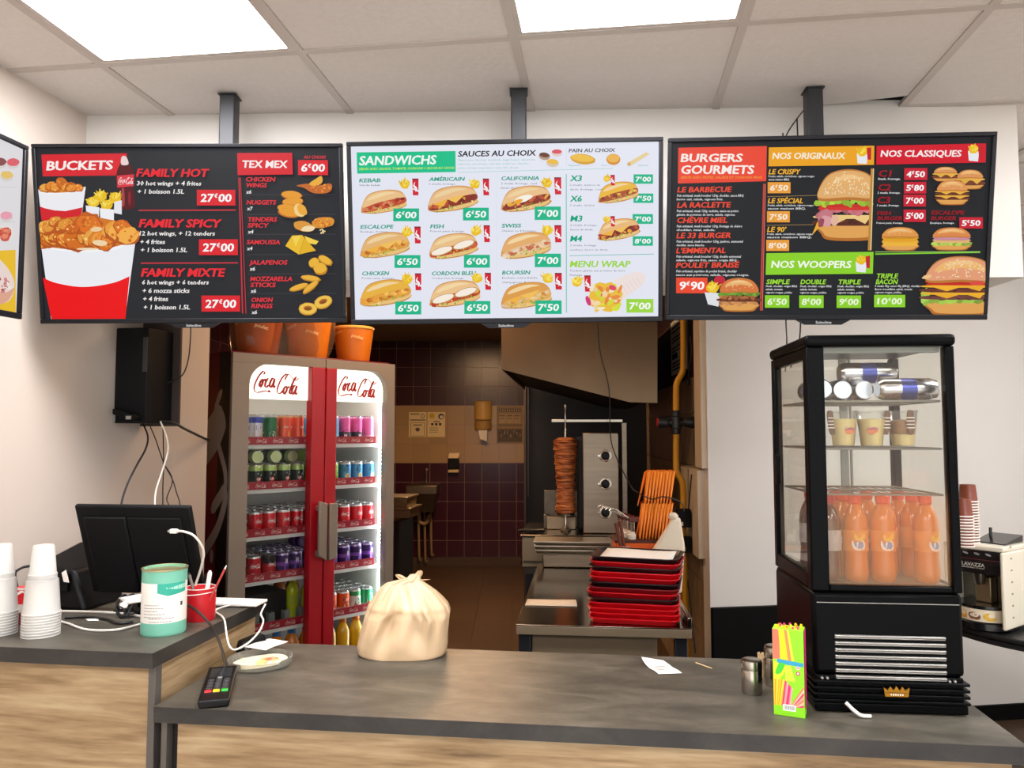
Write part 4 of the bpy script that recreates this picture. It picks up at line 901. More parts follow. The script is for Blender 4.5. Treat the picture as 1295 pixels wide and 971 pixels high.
CAN = {
 'yellow': (can_mesh('yellow', *S_, '#d8d4e4', '#3f52b4', '#c9c9c9', a_yellow, [(0, .8, 0), (.8, 1, 1)]), 'blue and yellow'),
 'green': (can_mesh('green', *S_, '#1c6a3c', '#d9e4d4', '#c9c9c9', a_green), 'dark green'),
 'orange': (can_mesh('orange', *S_, '#e2502e', '#f2a23a', '#cfa27a', a_orange, [(0, .25, 1), (.25, 1, 0)]), 'orange-red'),
 'azure': (can_mesh('azure', *S_, '#4fa4d4', '#e8eef2', '#c9c9c9', a_tropic, [(0, .2, 1), (.2, 1, 0)]), 'light blue'),
 'pink': (can_mesh('pink', *S_, '#d9559c', '#3a3040', '#e8a6cc', a_pink, [(0, .45, 1), (.45, 1, 0)]), 'pink and black'),
 'rose': (can_mesh('rose', *S_, '#e070ac', '#f0b4d2', '#e8a6cc', None, [(0, .3, 1), (.3, 1, 0)]), 'plain pink'),
 'seven': (can_mesh('seven', *T_, '#10241c', '#a9c46a', '#b8c48a', a_seven, [(0, .86, 0), (.86, 1, 1)]), 'black and green'),
 'lime': (can_mesh('lime', *T_, '#8fb822', '#d6e27a', '#b8c48a', a_leaf), 'lime green'),
 'tropic': (can_mesh('tropic', *T_, '#3c86b8', '#e9d9a0', '#c9c9c9', a_tropic, [(0, .3, 1), (.3, 1, 0)]), 'blue tropical-print'),
 'red': (can_mesh('red', *T_, '#cf1626', '#e8e0dc', '#c9c9c9', a_script, [(0, .12, 1), (.12, 1, 0)]), 'red'),
 'cherry': (can_mesh('cherry', *T_, '#c41c2c', '#17110f', '#2a2022', a_script, [(0, .72, 0), (.72, 1, 1)]), 'red and black'),
 'purple': (can_mesh('purple', *T_, '#3a1a5c', '#8a52b8', '#9a86b4', a_purple, [(0, .5, 0), (.5, .7, 1), (.7, 1, 0)]), 'purple'),
 'fanta': (can_mesh('fanta', *T_, '#e8602a', '#f4efe6', '#c9c9c9', a_fanta, [(0, .3, 1), (.3, 1, 0)]), 'orange and white'),
 'leaf': (can_mesh('leaf', *T_, '#eef2ea', '#3a9a5a', '#c9c9c9', a_leaf, [(0, .2, 1), (.2, .8, 0), (.8, 1, 1)]), 'white and green'),
 'mint': (can_mesh('mint', *T_, '#2fa46a', '#e6efe6', '#c9c9c9', a_leaf, [(0, .3, 1), (.3, 1, 0)]), 'mint green'),
}
UL = [.183, .256, .329, .402, .475]; UR = [.60, .673, .746, .819]
ROWS = [(SZ[0], ['yellow', 'green', 'orange', 'orange', 'azure'], ['azure', 'pink', 'pink', 'rose'], 2),
        (SZ[1], ['seven', 'seven', 'seven', 'seven', 'lime'], ['lime', 'tropic', 'tropic', 'tropic'], 2),
        (SZ[2], ['red', 'red', 'red', 'red', 'red'], ['red', 'red', 'red', 'red'], 5),
        (SZ[3], ['red', 'cherry', 'purple', 'purple', 'purple'], ['purple', 'purple', 'purple', 'purple'], 5),
        (SZ[4], [], ['fanta', 'fanta', 'leaf', 'mint'], 4)]
SH = ['top', 'second', 'third', 'fourth', 'fifth']; ORD = ['first', 'second', 'third', 'fourth', 'last']
used = set()
def place_can(kind, u, dep, z, label, group, spin=0.0):
    kind = 'tropic' if kind == 'azure2' else kind
    o, _ = CAN[kind]; p = fw(u, dep, z)
    if kind not in used: used.add(kind); o.location = p; o.rotation_euler = (0, 0, FA + spin); c = o
    else: c = dup(o, p, FA + spin)
    tag(c, label, 'drink can', group); return c
for k, (z, Lr, Rr, deep) in enumerate(ROWS):
    for side, us, row in (('left', UL, Lr), ('right', UR, Rr)):
        for q, kind in enumerate(row):
            kk = 'tropic' if kind == 'azure2' else kind; d = CAN[kk][1]
            for n in range(deep):
                lab = f'{d} can, {ORD[q]} in the front row of the {SH[k]} shelf, {side} cooler door' if n == 0 else f'{d} can behind the front row on the {SH[k]} shelf, {side} cooler door'
                place_can(kind, us[q] + rnd.uniform(-.002, .002), .122 + n * .074, z - .0419, lab, f'cans on the {SH[k]} shelf behind the {side} cooler door', rnd.uniform(-.5, .5))
# cans lying on top of the others
def lying(kind, u, dep, z, label, end, grp):
    o, _ = CAN[kind]; c = dup(o, fw(u, dep, z)); c.rotation_euler = Euler((R(90 if end else -90), 0, FA)); tag(c, label, 'drink can', grp)
for u, k_, lab in ((.19, 'seven', 'black can lying end-on above the second shelf row, leftmost of three'), (.285, 'seven', 'black can lying end-on above the second shelf row, middle of three'), (.375, 'seven', 'black can lying end-on above the second shelf row, rightmost of three')):
    lying(k_, u, .24, SZ[1] - .0419 + .1235 + .033, lab, True, 'cans lying on the second shelf cans')
lying('lime', .47, .24, SZ[1] - .0419 + .1235 + .033, 'lime green can lying on the black cans of the second shelf', True, 'cans lying on the second shelf cans')
lying('purple', .46, .26, SZ[3] - .0419 + .1235 + .033, 'purple can lying end-on upon the fourth shelf cans, left door', True, 'can lying on the fourth shelf cans')
# clear dividers on the fifth shelf, left
clr = glass_mat('clear_acrylic', '#e4ecec', 1.6, .18, '#f4f8f8')
for k in range(4):
    u = .19 + k * .078; t = MB()
    for s in (-1, 1): t.bx(u + s * .013 - .002, u + s * .013 + .002, .10, .13, 0, .075)
    t.bx(u - .013, u + .013, .10, .103, .0, .075).bx(u - .013, u + .013, .103, .128, 0, .003)
    o = t.build('bottle_divider', clr); o.location = (FO.x, FO.y, SZ[4] - .0419); o.rotation_euler = (0, 0, FA)
    tag(o, f'clear plastic bottle divider on the fifth shelf, {ORD[k]} from the left', 'divider', 'clear dividers on the fifth shelf')
# bottles
def bottle(name, h, r, liquid, cap, lab, cat='bottle', label_col=None, neck=.36, fill=.97, waist=0.06, clear='#f4f4f0'):
    o = thing(name, lab, cat)
    P = [(r * .8, .0), (r * .95, .006), (r, .02), (r * .97, h * .18), (r * (1 - waist), h * .3), (r, h * .42), (r, h * .64), (r * .95, h * .72), (r * .74, h * .81), (r * .5, h * .875), (r * neck, h * .90), (r * neck, h * .93)]
    MB().lathe(P, 20).build('body', liquid, o)
    MB().lathe([(r * .5, h * .915), (r * .52, h * .922), (r * .52, h * .992), (r * .47, h)], 16).lathe([(r * .40, h * .895), (r * .54, h * .898), (r * .54, h * .908), (r * .4, h * .912)], 16).build('cap', cap, o)
    if label_col is not None:
        MB().lathe([(r * 1.006, h * .36), (r * 1.006, h * .60)], 20, close=False).build('label', label_col, o)
    o.location = (0, 0, -5); return o
ojuice = mat('orange_liquid', '#f08a1c', .15, coat=.6, sss=.0, noise=.06); yjuice = mat('yellow_liquid', '#e8b01e', .12, coat=.6); ljuice = mat('lime_liquid', '#cfd62a', .15, coat=.6)
bo = bottle('juice_bottle', .228, .038, ojuice, mat('blue_cap', '#3a7ab8', .4), '', label_col=mat('orange_label', '#f4a33a', .4)); by = bottle('juice_bottle', .228, .036, yjuice, mat('orange_cap', '#d87a1e', .4), '', waist=.2)
bl = bottle('juice_bottle', .20, .033, ljuice, mat('lime_cap', '#d8e03a', .4), '', label_col=mat('lime_label', '#b8c832', .4))
fbz = .3406
first = {}
def put(o, p, lab, grp, rz=0.0):
    if o.name not in first: first[o.name] = 1; o.location = p; o.rotation_euler = (0, 0, rz); c = o
    else: c = dup(o, p, rz)
    tag(c, lab, 'bottle', grp); return c
for k in range(4): put(bo, fw(.23 + k * .08, .13, fbz), f'orange juice bottle on the cooler floor, {ORD[k]} from the left', 'bottles on the cooler floor')
for k in range(3): put(by, fw(.60 + k * .08, .13, fbz), f'yellow juice bottle on the cooler floor behind right door, {ORD[k]} from the centre', 'bottles on the cooler floor')
put(bl, fw(.44, .22, SZ[4] - .0419), 'lime yellow bottle on the fifth shelf beside the red stile, left of two', 'lime bottles on the fifth shelf'); put(bl, fw(.495, .16, SZ[4] - .0419), 'lime yellow bottle on the fifth shelf touching the red stile, right of two', 'lime bottles on the fifth shelf')
for k in range(2):
    put(bottle('juice_bottle', .19, .035, mat('peach_liquid', '#b8602a', .15, coat=.5), mat('orange_cap', '#d87a1e'), ''), fw(.445 + k * .08, .36 + .01 * k, SZ[4] - .0419), f'amber bottle behind the lime bottles on the fifth shelf, {("left", "right")[k]} one', 'amber bottles on the fifth shelf')
MB_ = MB().bx(.10, .40, .20, .5, 0, .15); o = MB_.build('crate', mat('crate_black', '#0d0c0c', .6), bevel=.006); o.location = (FO.x, FO.y, SZ[4] - .0419); o.rotation_euler = (0, 0, FA)
tag(o, 'black crate at the back of the fifth cooler shelf', 'crate')

# buckets on the cooler
bkm = mat('bucket_orange', '#d87a18', .4, noise=.08, nscale=9); bkr = mat('bucket_rim', '#f6b35a', .4); bkd = mat('bucket_shaded', '#b4561a', .45, noise=.12, nscale=9)  # left bucket's copy of the orange is darkened to paint its shadow
def bucket(lab, loc, rz, m, s=1.0):
    o = thing('paper_bucket', lab, 'bucket', loc, rz, 'orange paper buckets on the drinks cooler')
    h = .185 * s
    MB().lathe([(.082 * s, 0), (.084 * s, .004), (.104 * s, h - .02), (.105 * s, h - .012), (.099 * s, h - .012), (.079 * s, .006), (.0001, .006)], 32, close=False).lathe([(.0001, .001), (.082 * s, .001)], 32, close=False).build('cup', m, o)
    MB().lathe([(.1045 * s, h - .016), (.109 * s, h - .012), (.109 * s, h - .004), (.105 * s, h), (.1, h - .004), (.1, h - .014)], 32).build('rim', bkr, o)
    r = .1005 * s
    for w_, x_, y_, q_ in (('bucket', -.085, -.135, -18), ('poulet', .02, -.125, 14)):
        A = Art(lambda X, Y, l: ((r + l + .0015) * math.sin(X / r), -(r + l + .0015) * math.cos(X / r), -Y), base=4e-4)
        A.text(w_, x_, y_, .018, '#f9d9a0', w=.062, bold=.02, rot=q_); A.build('lettering', PRINT, o)
    return o
bucket('orange paper bucket standing alone at the right on the drinks cooler', fw(.74, .155, FH), FA - .9, bkm)
bucket('bright orange paper bucket in clear film, middle one on the cooler', fw(.47, .16, FH), FA - .8, bkm, 1.12)
bucket('orange paper bucket in clear film with painted shadow tone, leftmost on the cooler', fw(.20, .16, FH), FA - .8, bkd, 1.12)
film = glass_mat('clear_film', '#f4e9dc', .5, .10, '#ffe6c0')
def wobf(a, z, k): return 1 + .035 * math.sin(5 * a + k * 1.3) + .02 * math.sin(11 * a + k)
o = MB().lathe([(.25, 0), (.268, .05), (.278, .11), (.285, .2)], 40, sx=1.0, sy=.44, wob=wobf, close=False).build('plastic_film', film); o.location = fw(.335, .165, FH + .002); o.rotation_euler = (0, 0, FA)
tag(o, 'loose clear plastic film around two orange buckets on the cooler', 'plastic film')

# ================================================================== GLASS DISPLAY CABINET
KO, KA = Vector((.697, 1.809, .88)), R(-5.33)
KW, KD, KH = .335, .346, .87
def kw(x, y, z): a, b = rot2(x, y, KA); return Vector((KO.x + a, KO.y + b, KO.z + z))
kt = thing('display_cabinet', 'black four-sided glass display cabinet of drinks and desserts on the worktop', 'display fridge', KO, KA)
kb = mat('cabinet_black', '#040506', 0.32, spec=.08); kgrey = mat('cabinet_inner_grey', '#8d9088', .45, .3)
wire = mat('shelf_wire', '#9a9a94', .35, .8); slot = mat('vent_silver', '#a8a6a0', .35, .7)
body = MB().bx(.0, KW, .0, KD, .082, .272).build('base_housing', kb, kt, bevel=.012)
b = MB()
for k in range(4): b.bx(-.004, KW + .004, -.010, KD + .004, .024 + k * .014, .031 + k * .014)
b.bx(.006, KW - .006, .0, KD - .004, .016, .082)
b.build('lower_louvre', kb, kt, bevel=.002)
MB().bx(.0, KW, -.006, KD - .01, .003, .0225).build('plinth', kb, kt, bevel=.003)
f = MB()
for x in (.01, KW - .04):
    for y in (.01, KD - .04): f.bx(x, x + .03, y, y + .03, 0, .004)
f.build('foot', kb, kt)
for k in range(7):
    z = .172 - k * .0152
    MB().bx(.048, .292, -.006, .006, z - .0024, z + .0024).bx(.048, .292, -.004, .004, z - .0062, z - .0024).build('vent_slat', slot, kt, bevel=.0018)
for u in (.017, .029, .297, .309): MB().at(Matrix.Translation((u, -.004, .076)) @ Matrix.Rotation(R(90), 4, 'X')).lathe([(.0001, .003), (.0028, .002), (.0034, -.006)], 10).build('bolt', slot, kt)
MB().bx(.01, KW - .01, -.0012, 0, .246, .2475).build('seam', slot, body)
em = MB().prism([(.152, .042), (.202, .042), (.205, .062), (.196, .055), (.190, .064), (.184, .055), (.177, .065), (.170, .055), (.164, .064), (.158, .055), (.149, .062)], -.0145, -.0105, plane='XZ').build('crown_badge', mat('badge_gold', '#b07a1e', .35, .7), kt)
a = Art(lambda X, Y, l: (X, -.0146 - l, -Y), base=1e-4); a.rect(.153, -.0515, .201, -.0505, '#3a2408')
for k in range(6): a.rect(.163 + k * .005, -.0485, .1662 + k * .005, -.0445, '#efe6cc')
a.build('badge_marks', PRINT, em)
# frame
p = MB(); T = .842
p.bx(.0, .041, .0, .035, .272, T).bx(KW - .021, KW, .0, .03, .272, T).bx(0, .022, KD - .03, KD, .272, T).bx(KW - .021, KW, KD - .03, KD, .272, T)
p.bx(.041, KW - .021, 0, .03, .272, .286).bx(0, .02, .03, KD - .03, .272, .31).bx(KW - .02, KW, .03, KD - .03, .272, .286).bx(.02, KW - .02, KD - .025, KD, .272, .286)
p.bx(0, .02, .03, KD - .03, .815, T)
p.build('frame', kb, kt, bevel=.004)
ip = MB().bx(.175, .195, KD - .032, KD - .025, .286, T).bx(.2, .205, KD - .032, KD - .025, .286, T).bx(.041, KW - .021, .03, .05, .83, T).build('inner_post', kgrey, kt)
MB().bx(-.004, KW + .004, -.004, KD + .004, T, KH).build('roof', kb, kt, bevel=.01, seg=3)
MB().bx(.02, KW - .02, .02, KD - .02, .26, .2855).build('cabinet_floor', kgrey, kt)
MB().bx(.05, KW - .04, .06, .09, .834, .8415).build('lamp', mat('cabinet_lamp', '#ffffff', .5, emit='#fff2d8', estr=5.0), kt)
MB().bx(-.010, 0, .26, .285, .50, .58).build('door_pull', kb, kt, bevel=.004)
cg = glass_mat('cabinet_glass', '#f6f8f4', .9)
MB().quad((.041, .012, .286), (KW - .021, .012, .286), (KW - .021, .012, T), (.041, .012, T)).build('front_glass', glass_mat('misted_glass', '#f6f8f4', .9, .26, '#e6b983', (.44, .56, .05), 1.2), kt, flat=True)
MB().quad((.01, KD - .03, .31), (.01, .035, .31), (.01, .035, .815), (.01, KD - .03, .815)).build('side_glass', glass_mat('misted_side', '#e8e4dc', .8, .10, '#d8c8b4', (.40, .56, .05), .9), kt, flat=True)
MB().quad((KW - .01, KD - .03, .286), (KW - .01, .03, .286), (KW - .01, .03, T), (KW - .01, KD - .03, T)).build('side_glass', cg, kt, flat=True)
MB().quad((.022, KD - .012, .286), (KW - .021, KD - .012, .286), (KW - .021, KD - .012, T), (.022, KD - .012, T)).build('back_glass', cg, kt, flat=True)
for z in (.7175, .605, .497):
    s = MB()
    for k in range(13): s.tube([(.03 + k * .0227, .035, z - .0035), (.03 + k * .0227, KD - .04, z - .0035)], .0013, 5)
    for y in (.033, .18, KD - .04): s.tube([(.022, y, z - .004), (KW - .022, y, z - .004)], .0028, 6)
    for x in (.023, KW - .024): s.tube([(x, .033, z - .004), (x, KD - .04, z - .004)], .0028, 6)
    s.build('wire_shelf', wire, kt)
# slim silver cans on the top shelf
silver = mat('silver_can', '#c4c6cc', .22, 1.0); sblue = mat('silver_can_blue', '#4350a4', .28, .7)
def slim():
    o = MB().lathe([(.02, 0), (.024, .006), (.0265, .012, 0), (.0265, .05, 1), (.0265, .085, 0), (.0265, .122), (.022, .133), (.022, .135)], 24).build('soda_can', [silver, sblue]); return o
sl = slim(); MB().lathe([(.0001, .1335), (.0205, .1335), (.0222, .1362)], 20, close=False).build('lid', alu, sl)
zc = .7178 + .0268
def putcan(o, x, y, z, rot, lab):
    o.location = kw(x, y, z); o.rotation_euler = Euler(rot).to_matrix().to_euler(); M = Matrix.Rotation(KA, 3, 'Z') @ Matrix.Rotation(rot[1], 3, 'Y') @ Matrix.Rotation(rot[0], 3, 'X') @ Matrix.Rotation(rot[2], 3, 'Z'); o.rotation_euler = M.to_euler(); tag(o, lab, 'drink can', 'slim silver cans on the cabinet top shelf')
putcan(sl, .186, .075, zc, (0, R(90), R(200)), 'slim silver can lying in front on the cabinet top shelf')
putcan(dup(sl), .125, .16, zc + .046, (0, R(90), R(140)), 'slim silver can lying crosswise on top of the others')
for x, y, z, l in ((.052, .09, zc, 'slim silver can lying end-on at the left of the cabinet top shelf'), (.112, .13, zc, 'slim silver can end-on, left of two under the crosswise can'), (.166, .135, zc, 'slim silver can end-on, right of two under the crosswise can')):
    putcan(dup(sl), x, y + .1, z, (R(90), 0, 0), l)
# dessert cups
cream = mat('dessert_cream', '#f2dda0', .6, noise=.10, nscale=40); crumb = mat('dessert_crumb', '#b08250', .8, noise=.3, nscale=90); wafer = mat('wafer_brown', '#7a5a44', .6)
cupm = glass_mat('clear_cup', '#fbfbf8', .8, .10, '#ffffff')
dc = None
for k, (x, l, wx) in enumerate(((.104, 'clear dessert cup of yellow cream, leftmost on the cabinet shelf', -1), (.170, 'clear dessert cup of yellow cream, middle one on the cabinet shelf', 1), (.243, 'clear dessert cup with brown crumbs and striped wafer, rightmost', 0))):
    o = thing('dessert_cup', l, 'dessert', kw(x, .075, .6055), KA, 'dessert cups on the cabinet shelf')
    MB().lathe([(.0001, .001), (.024, .001), (.0245, .004), (.0335, .083), (.035, .084), (.035, .087), (.0325, .087)], 28, close=False).build('cup', cupm, o)
    h = .066 if k < 2 else .03
    MB().lathe([(.0001, .003), (.0235, .003), (.0235 + h * .115, h), (.0001, h + .002)], 28, close=False).build('filling', cream, o)
    if k == 2: MB().lathe([(.0001, .031), (.0268, .031), (.0300, .062), (.0001, .066)], 28, close=False).build('crumb_layer', crumb, o)
    w = MB().at(Matrix.Translation((wx * .031 + (.0 if wx else .004), -.012 if wx else -.037, .05)) @ Matrix.Rotation(R(6 * wx), 4, 'Y'))
    w.lathe([(.0001, -.022), (.006, -.02), (.008, -.01), (.008, .028), (.006, .036), (.0001, .038)], 14, sy=.4)
    wf = w.build('wafer', wafer, o)
    s = MB().at(Matrix.Translation((wx * .031 + (.0 if wx else .004), -.012 if wx else -.037, .05)))
    for q in range(4): s.bx(-.0084, .0084, -.0036, .0036, -.006 + q * .008, -.0035 + q * .008)
    s.build('wafer_stripe', paper, wf)
    lb = Art(lambda X, Y, l, : ((.0305 + l) * math.sin(X / .031), -(.0305 + l) * math.cos(X / .031), -Y), base=6e-4)
    if k < 2:
        lb.put(.003 if k == 0 else -.012, -.042); lb.blob(.004, .004, .014, .008, '#e88a5a', -12, 12, .1); lb.text('Crème', -.009, .002, .008, '#a86aa8', w=.026, bold=.02, shear=.2); lb.build('cup_print', PRINT, o)
# bottles below
orl = mat('orange_drink', '#de7412', .15, coat=.5); rdl = mat('dark_red_drink', '#4a1218', .12, coat=.6)
ocap = mat('orange_bottle_cap', '#ef4a1c', .4); rcap = mat('red_bottle_cap', '#c0152a', .4)
lab_o = mat('bottle_label_orange', '#e88a34', .45, noise=.3, nscale=30); lab_r = mat('bottle_label_pale', '#b8b4b8', .45, noise=.25, nscale=60)
ob_ = bottle('drink_bottle', .203, .0285, orl, ocap, '', label_col=lab_o, neck=.4, waist=.08); rb_ = bottle('drink_bottle', .203, .0285, rdl, rcap, '', label_col=lab_r, neck=.4, waist=.08)
def fart(A):
    A.blob(0, -.088, .017, .013, '#f6ece4', 10, 12, .1); A.blob(.002, -.088, .011, .008, '#8a9ac8', 10, 10, .1); A.blob(.004, -.108, .013, .011, '#f2bc1e', -10, 12, .12); A.text('f', -.005, -.084, .012, '#ffffff', bold=.05)
A = Art(lambda X, Y, l: ((.0292 + l) * math.sin(X / .0292), -(.0292 + l) * math.cos(X / .0292), -Y), base=3e-4); fart(A); A.P = A.P; A.V = [(v[0], v[1], v[2] - .0) for v in A.V]; A.build('bottle_print', PRINT, ob_)
spots = [(.061, .066, 'r', 'dark red bottle at the front left corner of the cabinet floor'), (.123, .066, 'o', 'orange drink bottle in the cabinet front row, first from the left'), (.186, .066, 'o', 'orange drink bottle in the cabinet front row, second from the left'), (.285, .066, 'o', 'orange drink bottle in the front right corner of the cabinet'),
         (.058, .132, 'r', 'dark red bottle in the second row behind the front left one'), (.120, .134, 'o', 'orange drink bottle in the second row, behind the first orange one'), (.215, .130, 'o', 'orange drink bottle in the second row, behind the gap in front'), (.282, .132, 'o', 'orange drink bottle in the second row, behind the right corner one'),
         (.058, .200, 'r', 'dark red bottle in the third row near the left glass'), (.122, .202, 'o', 'orange drink bottle in the third row, left of three'), (.198, .200, 'o', 'orange drink bottle in the third row, middle of three'), (.276, .202, 'o', 'orange drink bottle in the third row, right of three')]
for k, (x, y, c, l) in enumerate(spots):
    put(ob_ if c == 'o' else rb_, kw(x, y, .2857), l, 'bottles on the cabinet floor', KA + (.5, -.1, .0, .35)[k % 4])
cable('power_cable', 'short white cable end in front of the glass cabinet', [kw(.063, -.02, .028), kw(.075, -.03, .016), kw(.09, -.036, .006), kw(.112, -.036, .0045)], .0042, cablew, cat='cable')

# ================================================================== ON THE LOW WORKTOP
Z = .88
def base2(p0, p1):          # a frame on two floor points: origin, heading, length
    d = p1 - p0; return p0, math.atan2(d.y, d.x), d.length
# straw box
q0, qa, ql = base2(PZ(978.7, 903, Z), PZ(1018.5, 908.8, Z))
sh = PY(978.5, 789, q0.y).z - Z
t = thing('straw_box', 'green and pink cardboard box of drinking straws beside the glass cabinet', 'box', q0, qa)
SD = .045
bxm = [mat('box_green', '#8cd81e', .5), mat('box_pink', '#d81e78', .5)]
b = MB().bx(0, ql, 0, SD, 0, sh * .955, 0).build('carton', bxm, t, bevel=.0012)
a = Art(lambda X, Y, l: (X / 262 * ql, -l - .0013, sh * .955 * (1 - Y / 725)), base=2e-4, step=1e-5)
a.rect(2, 2, 260, 722, '#8ee01e'); a.poly([(2, 2), (60, 2), (62, 255), (2, 255)], '#f5745a'); a.poly([(52, 2), (110, 2), (128, 260), (70, 260)], '#f7d316'); a.poly([(100, 2), (128, 2), (158, 260), (130, 260)], '#f08a4c'); a.poly([(124, 2), (140, 2), (180, 258), (160, 258)], '#f2e83a')
a.poly([(38, 250), (258, 268), (258, 300), (36, 290)], '#2a9ac0'); a.poly([(2, 270), (60, 290), (130, 310), (60, 420), (2, 420)], '#d8e628'); a.blob(60, 330, 30, 60, '#3fc832', 30, 12, .15); a.poly([(110, 300), (150, 300), (190, 430), (100, 430)], '#c8e83a')
a.blob(210, 312, 20, 13, '#f2c8e0'); a.text('250', 194, 318, 15, '#d01e50', w=32, bold=.03); a.blob(210, 358, 18, 18, '#d81e50'); a.blob(210, 358, 9, 10, '#f6dce8')
for k in range(8): a.poly([(4 + k * 13, 420), (16 + k * 13, 425), (8 + k * 7, 700), (2 + k * 6, 700)], ['#f7c81a', '#f59a1e', '#f9e24a', '#f2b018'][k % 4])
for k in range(7): a.poly([(100 + k * 9, 430 + k * 10), (112 + k * 9, 430 + k * 8), (84 + k * 10, 640), (70 + k * 10, 640)], ['#e01e6a', '#f47a9a', '#f7b0a0', '#e8486a'][k % 4])
for k in range(8): a.poly([(252, 460 + k * 26), (258, 476 + k * 26), (150 + k * 10, 646), (140 + k * 8, 640)], ['#f4806a', '#f9c2a4', '#ea3a6a', '#f7a88a'][k % 4])
a.rect(2, 640, 260, 722, '#8ee01e'); a.rect(78, 626, 186, 678, '#f4f4ee')
for k in range(14): a.rect(90 + k * 6.4, 634, 90 + k * 6.4 + (2 + k * 7 % 3), 668, '#2a2a2a', up=(k == 0))
a.build('front_print', PRINT, b)
sdp = MB().quad((ql + .0013, .002, 0.02), (ql + .0013, SD - .002, .02), (ql + .0013, SD - .002, sh * .95), (ql + .0013, .002, sh * .95)).build('side_print', bxm[1], b, flat=True)
straws = [('#f5d21a', 'yellow'), ('#f08a2a', 'orange'), ('#e8407a', 'pink'), ('#f7e24a', 'yellow'), ('#e0308a', 'pink')]
for k in range(14):
    x = .006 + (ql - .012) * (k + .5) / 14; y = .010 + (k * 5 % 3) * .012
    MB().tube([(x, y, sh * .3), (x + rnd.uniform(-.001, .001), y, sh * (.975 + .02 * rnd.random()))], .0026, 6).build('straw', mat('straw_' + straws[k % 5][1], straws[k % 5][0], .4), t)
# steel shakers
shk = mat('shaker_steel', '#b8b0a4', .22, 1.0, noise=.06, nscale=4, stretch=(1, 1, 30))
def shaker(px, py, yt, hw, lab):
    p = PZ(px, py, Z); r = hw / F * (p.y); h = PY(px, yt, p.y).z - Z
    t = thing('salt_shaker', lab, 'shaker', p, 0, 'steel shakers on the worktop')
    MB().lathe([(r * .94, 0), (r, .003), (r, h * .70), (r * .97, h * .715)], 32).build('body', shk, t)
    MB().lathe([(r * .97, h * .72), (r * 1.03, h * .73), (r * 1.03, h * .9), (r * .98, h * .97), (r * .8, h), (.0001, h)], 32).build('cap', shk, t)
    return t
shaker(951, 876, 833, 12.6, 'brushed steel shaker standing alone left of the straw box'); shaker(981, 866, 816, 13.0, 'brushed steel shaker half hidden behind the straw box')
p = PZ(963, 856, Z); t = MB()
for k in range(9):
    an = k * 2.4; t.tube([(.006 * math.cos(an), .006 * math.sin(an), 0), (.008 * math.cos(an), .008 * math.sin(an), .062)], .0019, 6)
t.lathe([(.0078, .0), (.0085, .05)], 14)
o = t.build('stick_bundle', mat('pale_wood', '#d8bd8e', .6)); o.location = p; tag(o, 'small bundle of pale sticks between the two steel shakers', 'sticks')
# receipt, stick
def sheet(name, lab, cat, pts, zf, m, thick=.0004, n=10):
    """a curled sheet of paper over four floor points; zf(u, v) lifts it"""
    P = [Vector(q) for q in pts]; V = []; Fc = []
    for j in range(n + 1):
        for i in range(n + 1):
            u, v = i / n, j / n; q = (P[0] * (1 - u) + P[1] * u) * (1 - v) + (P[3] * (1 - u) + P[2] * u) * v; V.append((q.x, q.y, q.z + zf(u, v)))
    for j in range(n):
        for i in range(n): a_ = j * (n + 1) + i; Fc.append((a_, a_ + 1, a_ + n + 2, a_ + n + 1))
    mb = MB(); mb.add(V, Fc); o = mb.build(name, m, ang=3); s = o.modifiers.new('thickness', 'SOLIDIFY'); s.thickness = thick
    return tag(o, lab, cat) if lab else o
rc = sheet('receipt', 'curled white till receipt lying on the middle of the worktop', 'receipt', [PZ(811, 838.5, Z), PZ(839, 837, Z), PZ(862.8, 852, Z), PZ(833, 853.2, Z)], lambda u, v: .0012 + .016 * max(0, 1 - 2.6 * v) ** 2 * (1 - .8 * u) + .002 * abs(math.sin(v * 6)), paper)
A0, B0, C0, D0 = [PZ(811, 838.5, Z), PZ(839, 837, Z), PZ(862.8, 852, Z), PZ(833, 853.2, Z)]
def rcf(X, Y, l):
    q = (A0 * (1 - X) + B0 * X) * (1 - Y) + (D0 * (1 - X) + C0 * X) * Y; return (q.x, q.y, Z + .0018 + .016 * max(0, 1 - 2.6 * Y) ** 2 * (1 - .8 * X) + .002 * abs(math.sin(Y * 6)) + l)
a = Art(rcf)
for v, w in ((.42, .6), (.5, .45), (.64, .7), (.7, .3)): a.rect(.16, v, .16 + w, v + .025, '#5a5652')
a.build('receipt_print', PRINT, rc)
p, q = PZ(880, 838.5, Z), PZ(900.5, 846, Z); o = MB().cyl((p.x, p.y, Z + .0016), (q.x, q.y, Z + .0016), .0015, n=8).build('wooden_stick', mat('pale_wood', '#d8bd8e')); tag(o, 'thin pale wooden stick lying right of the receipt', 'stick')
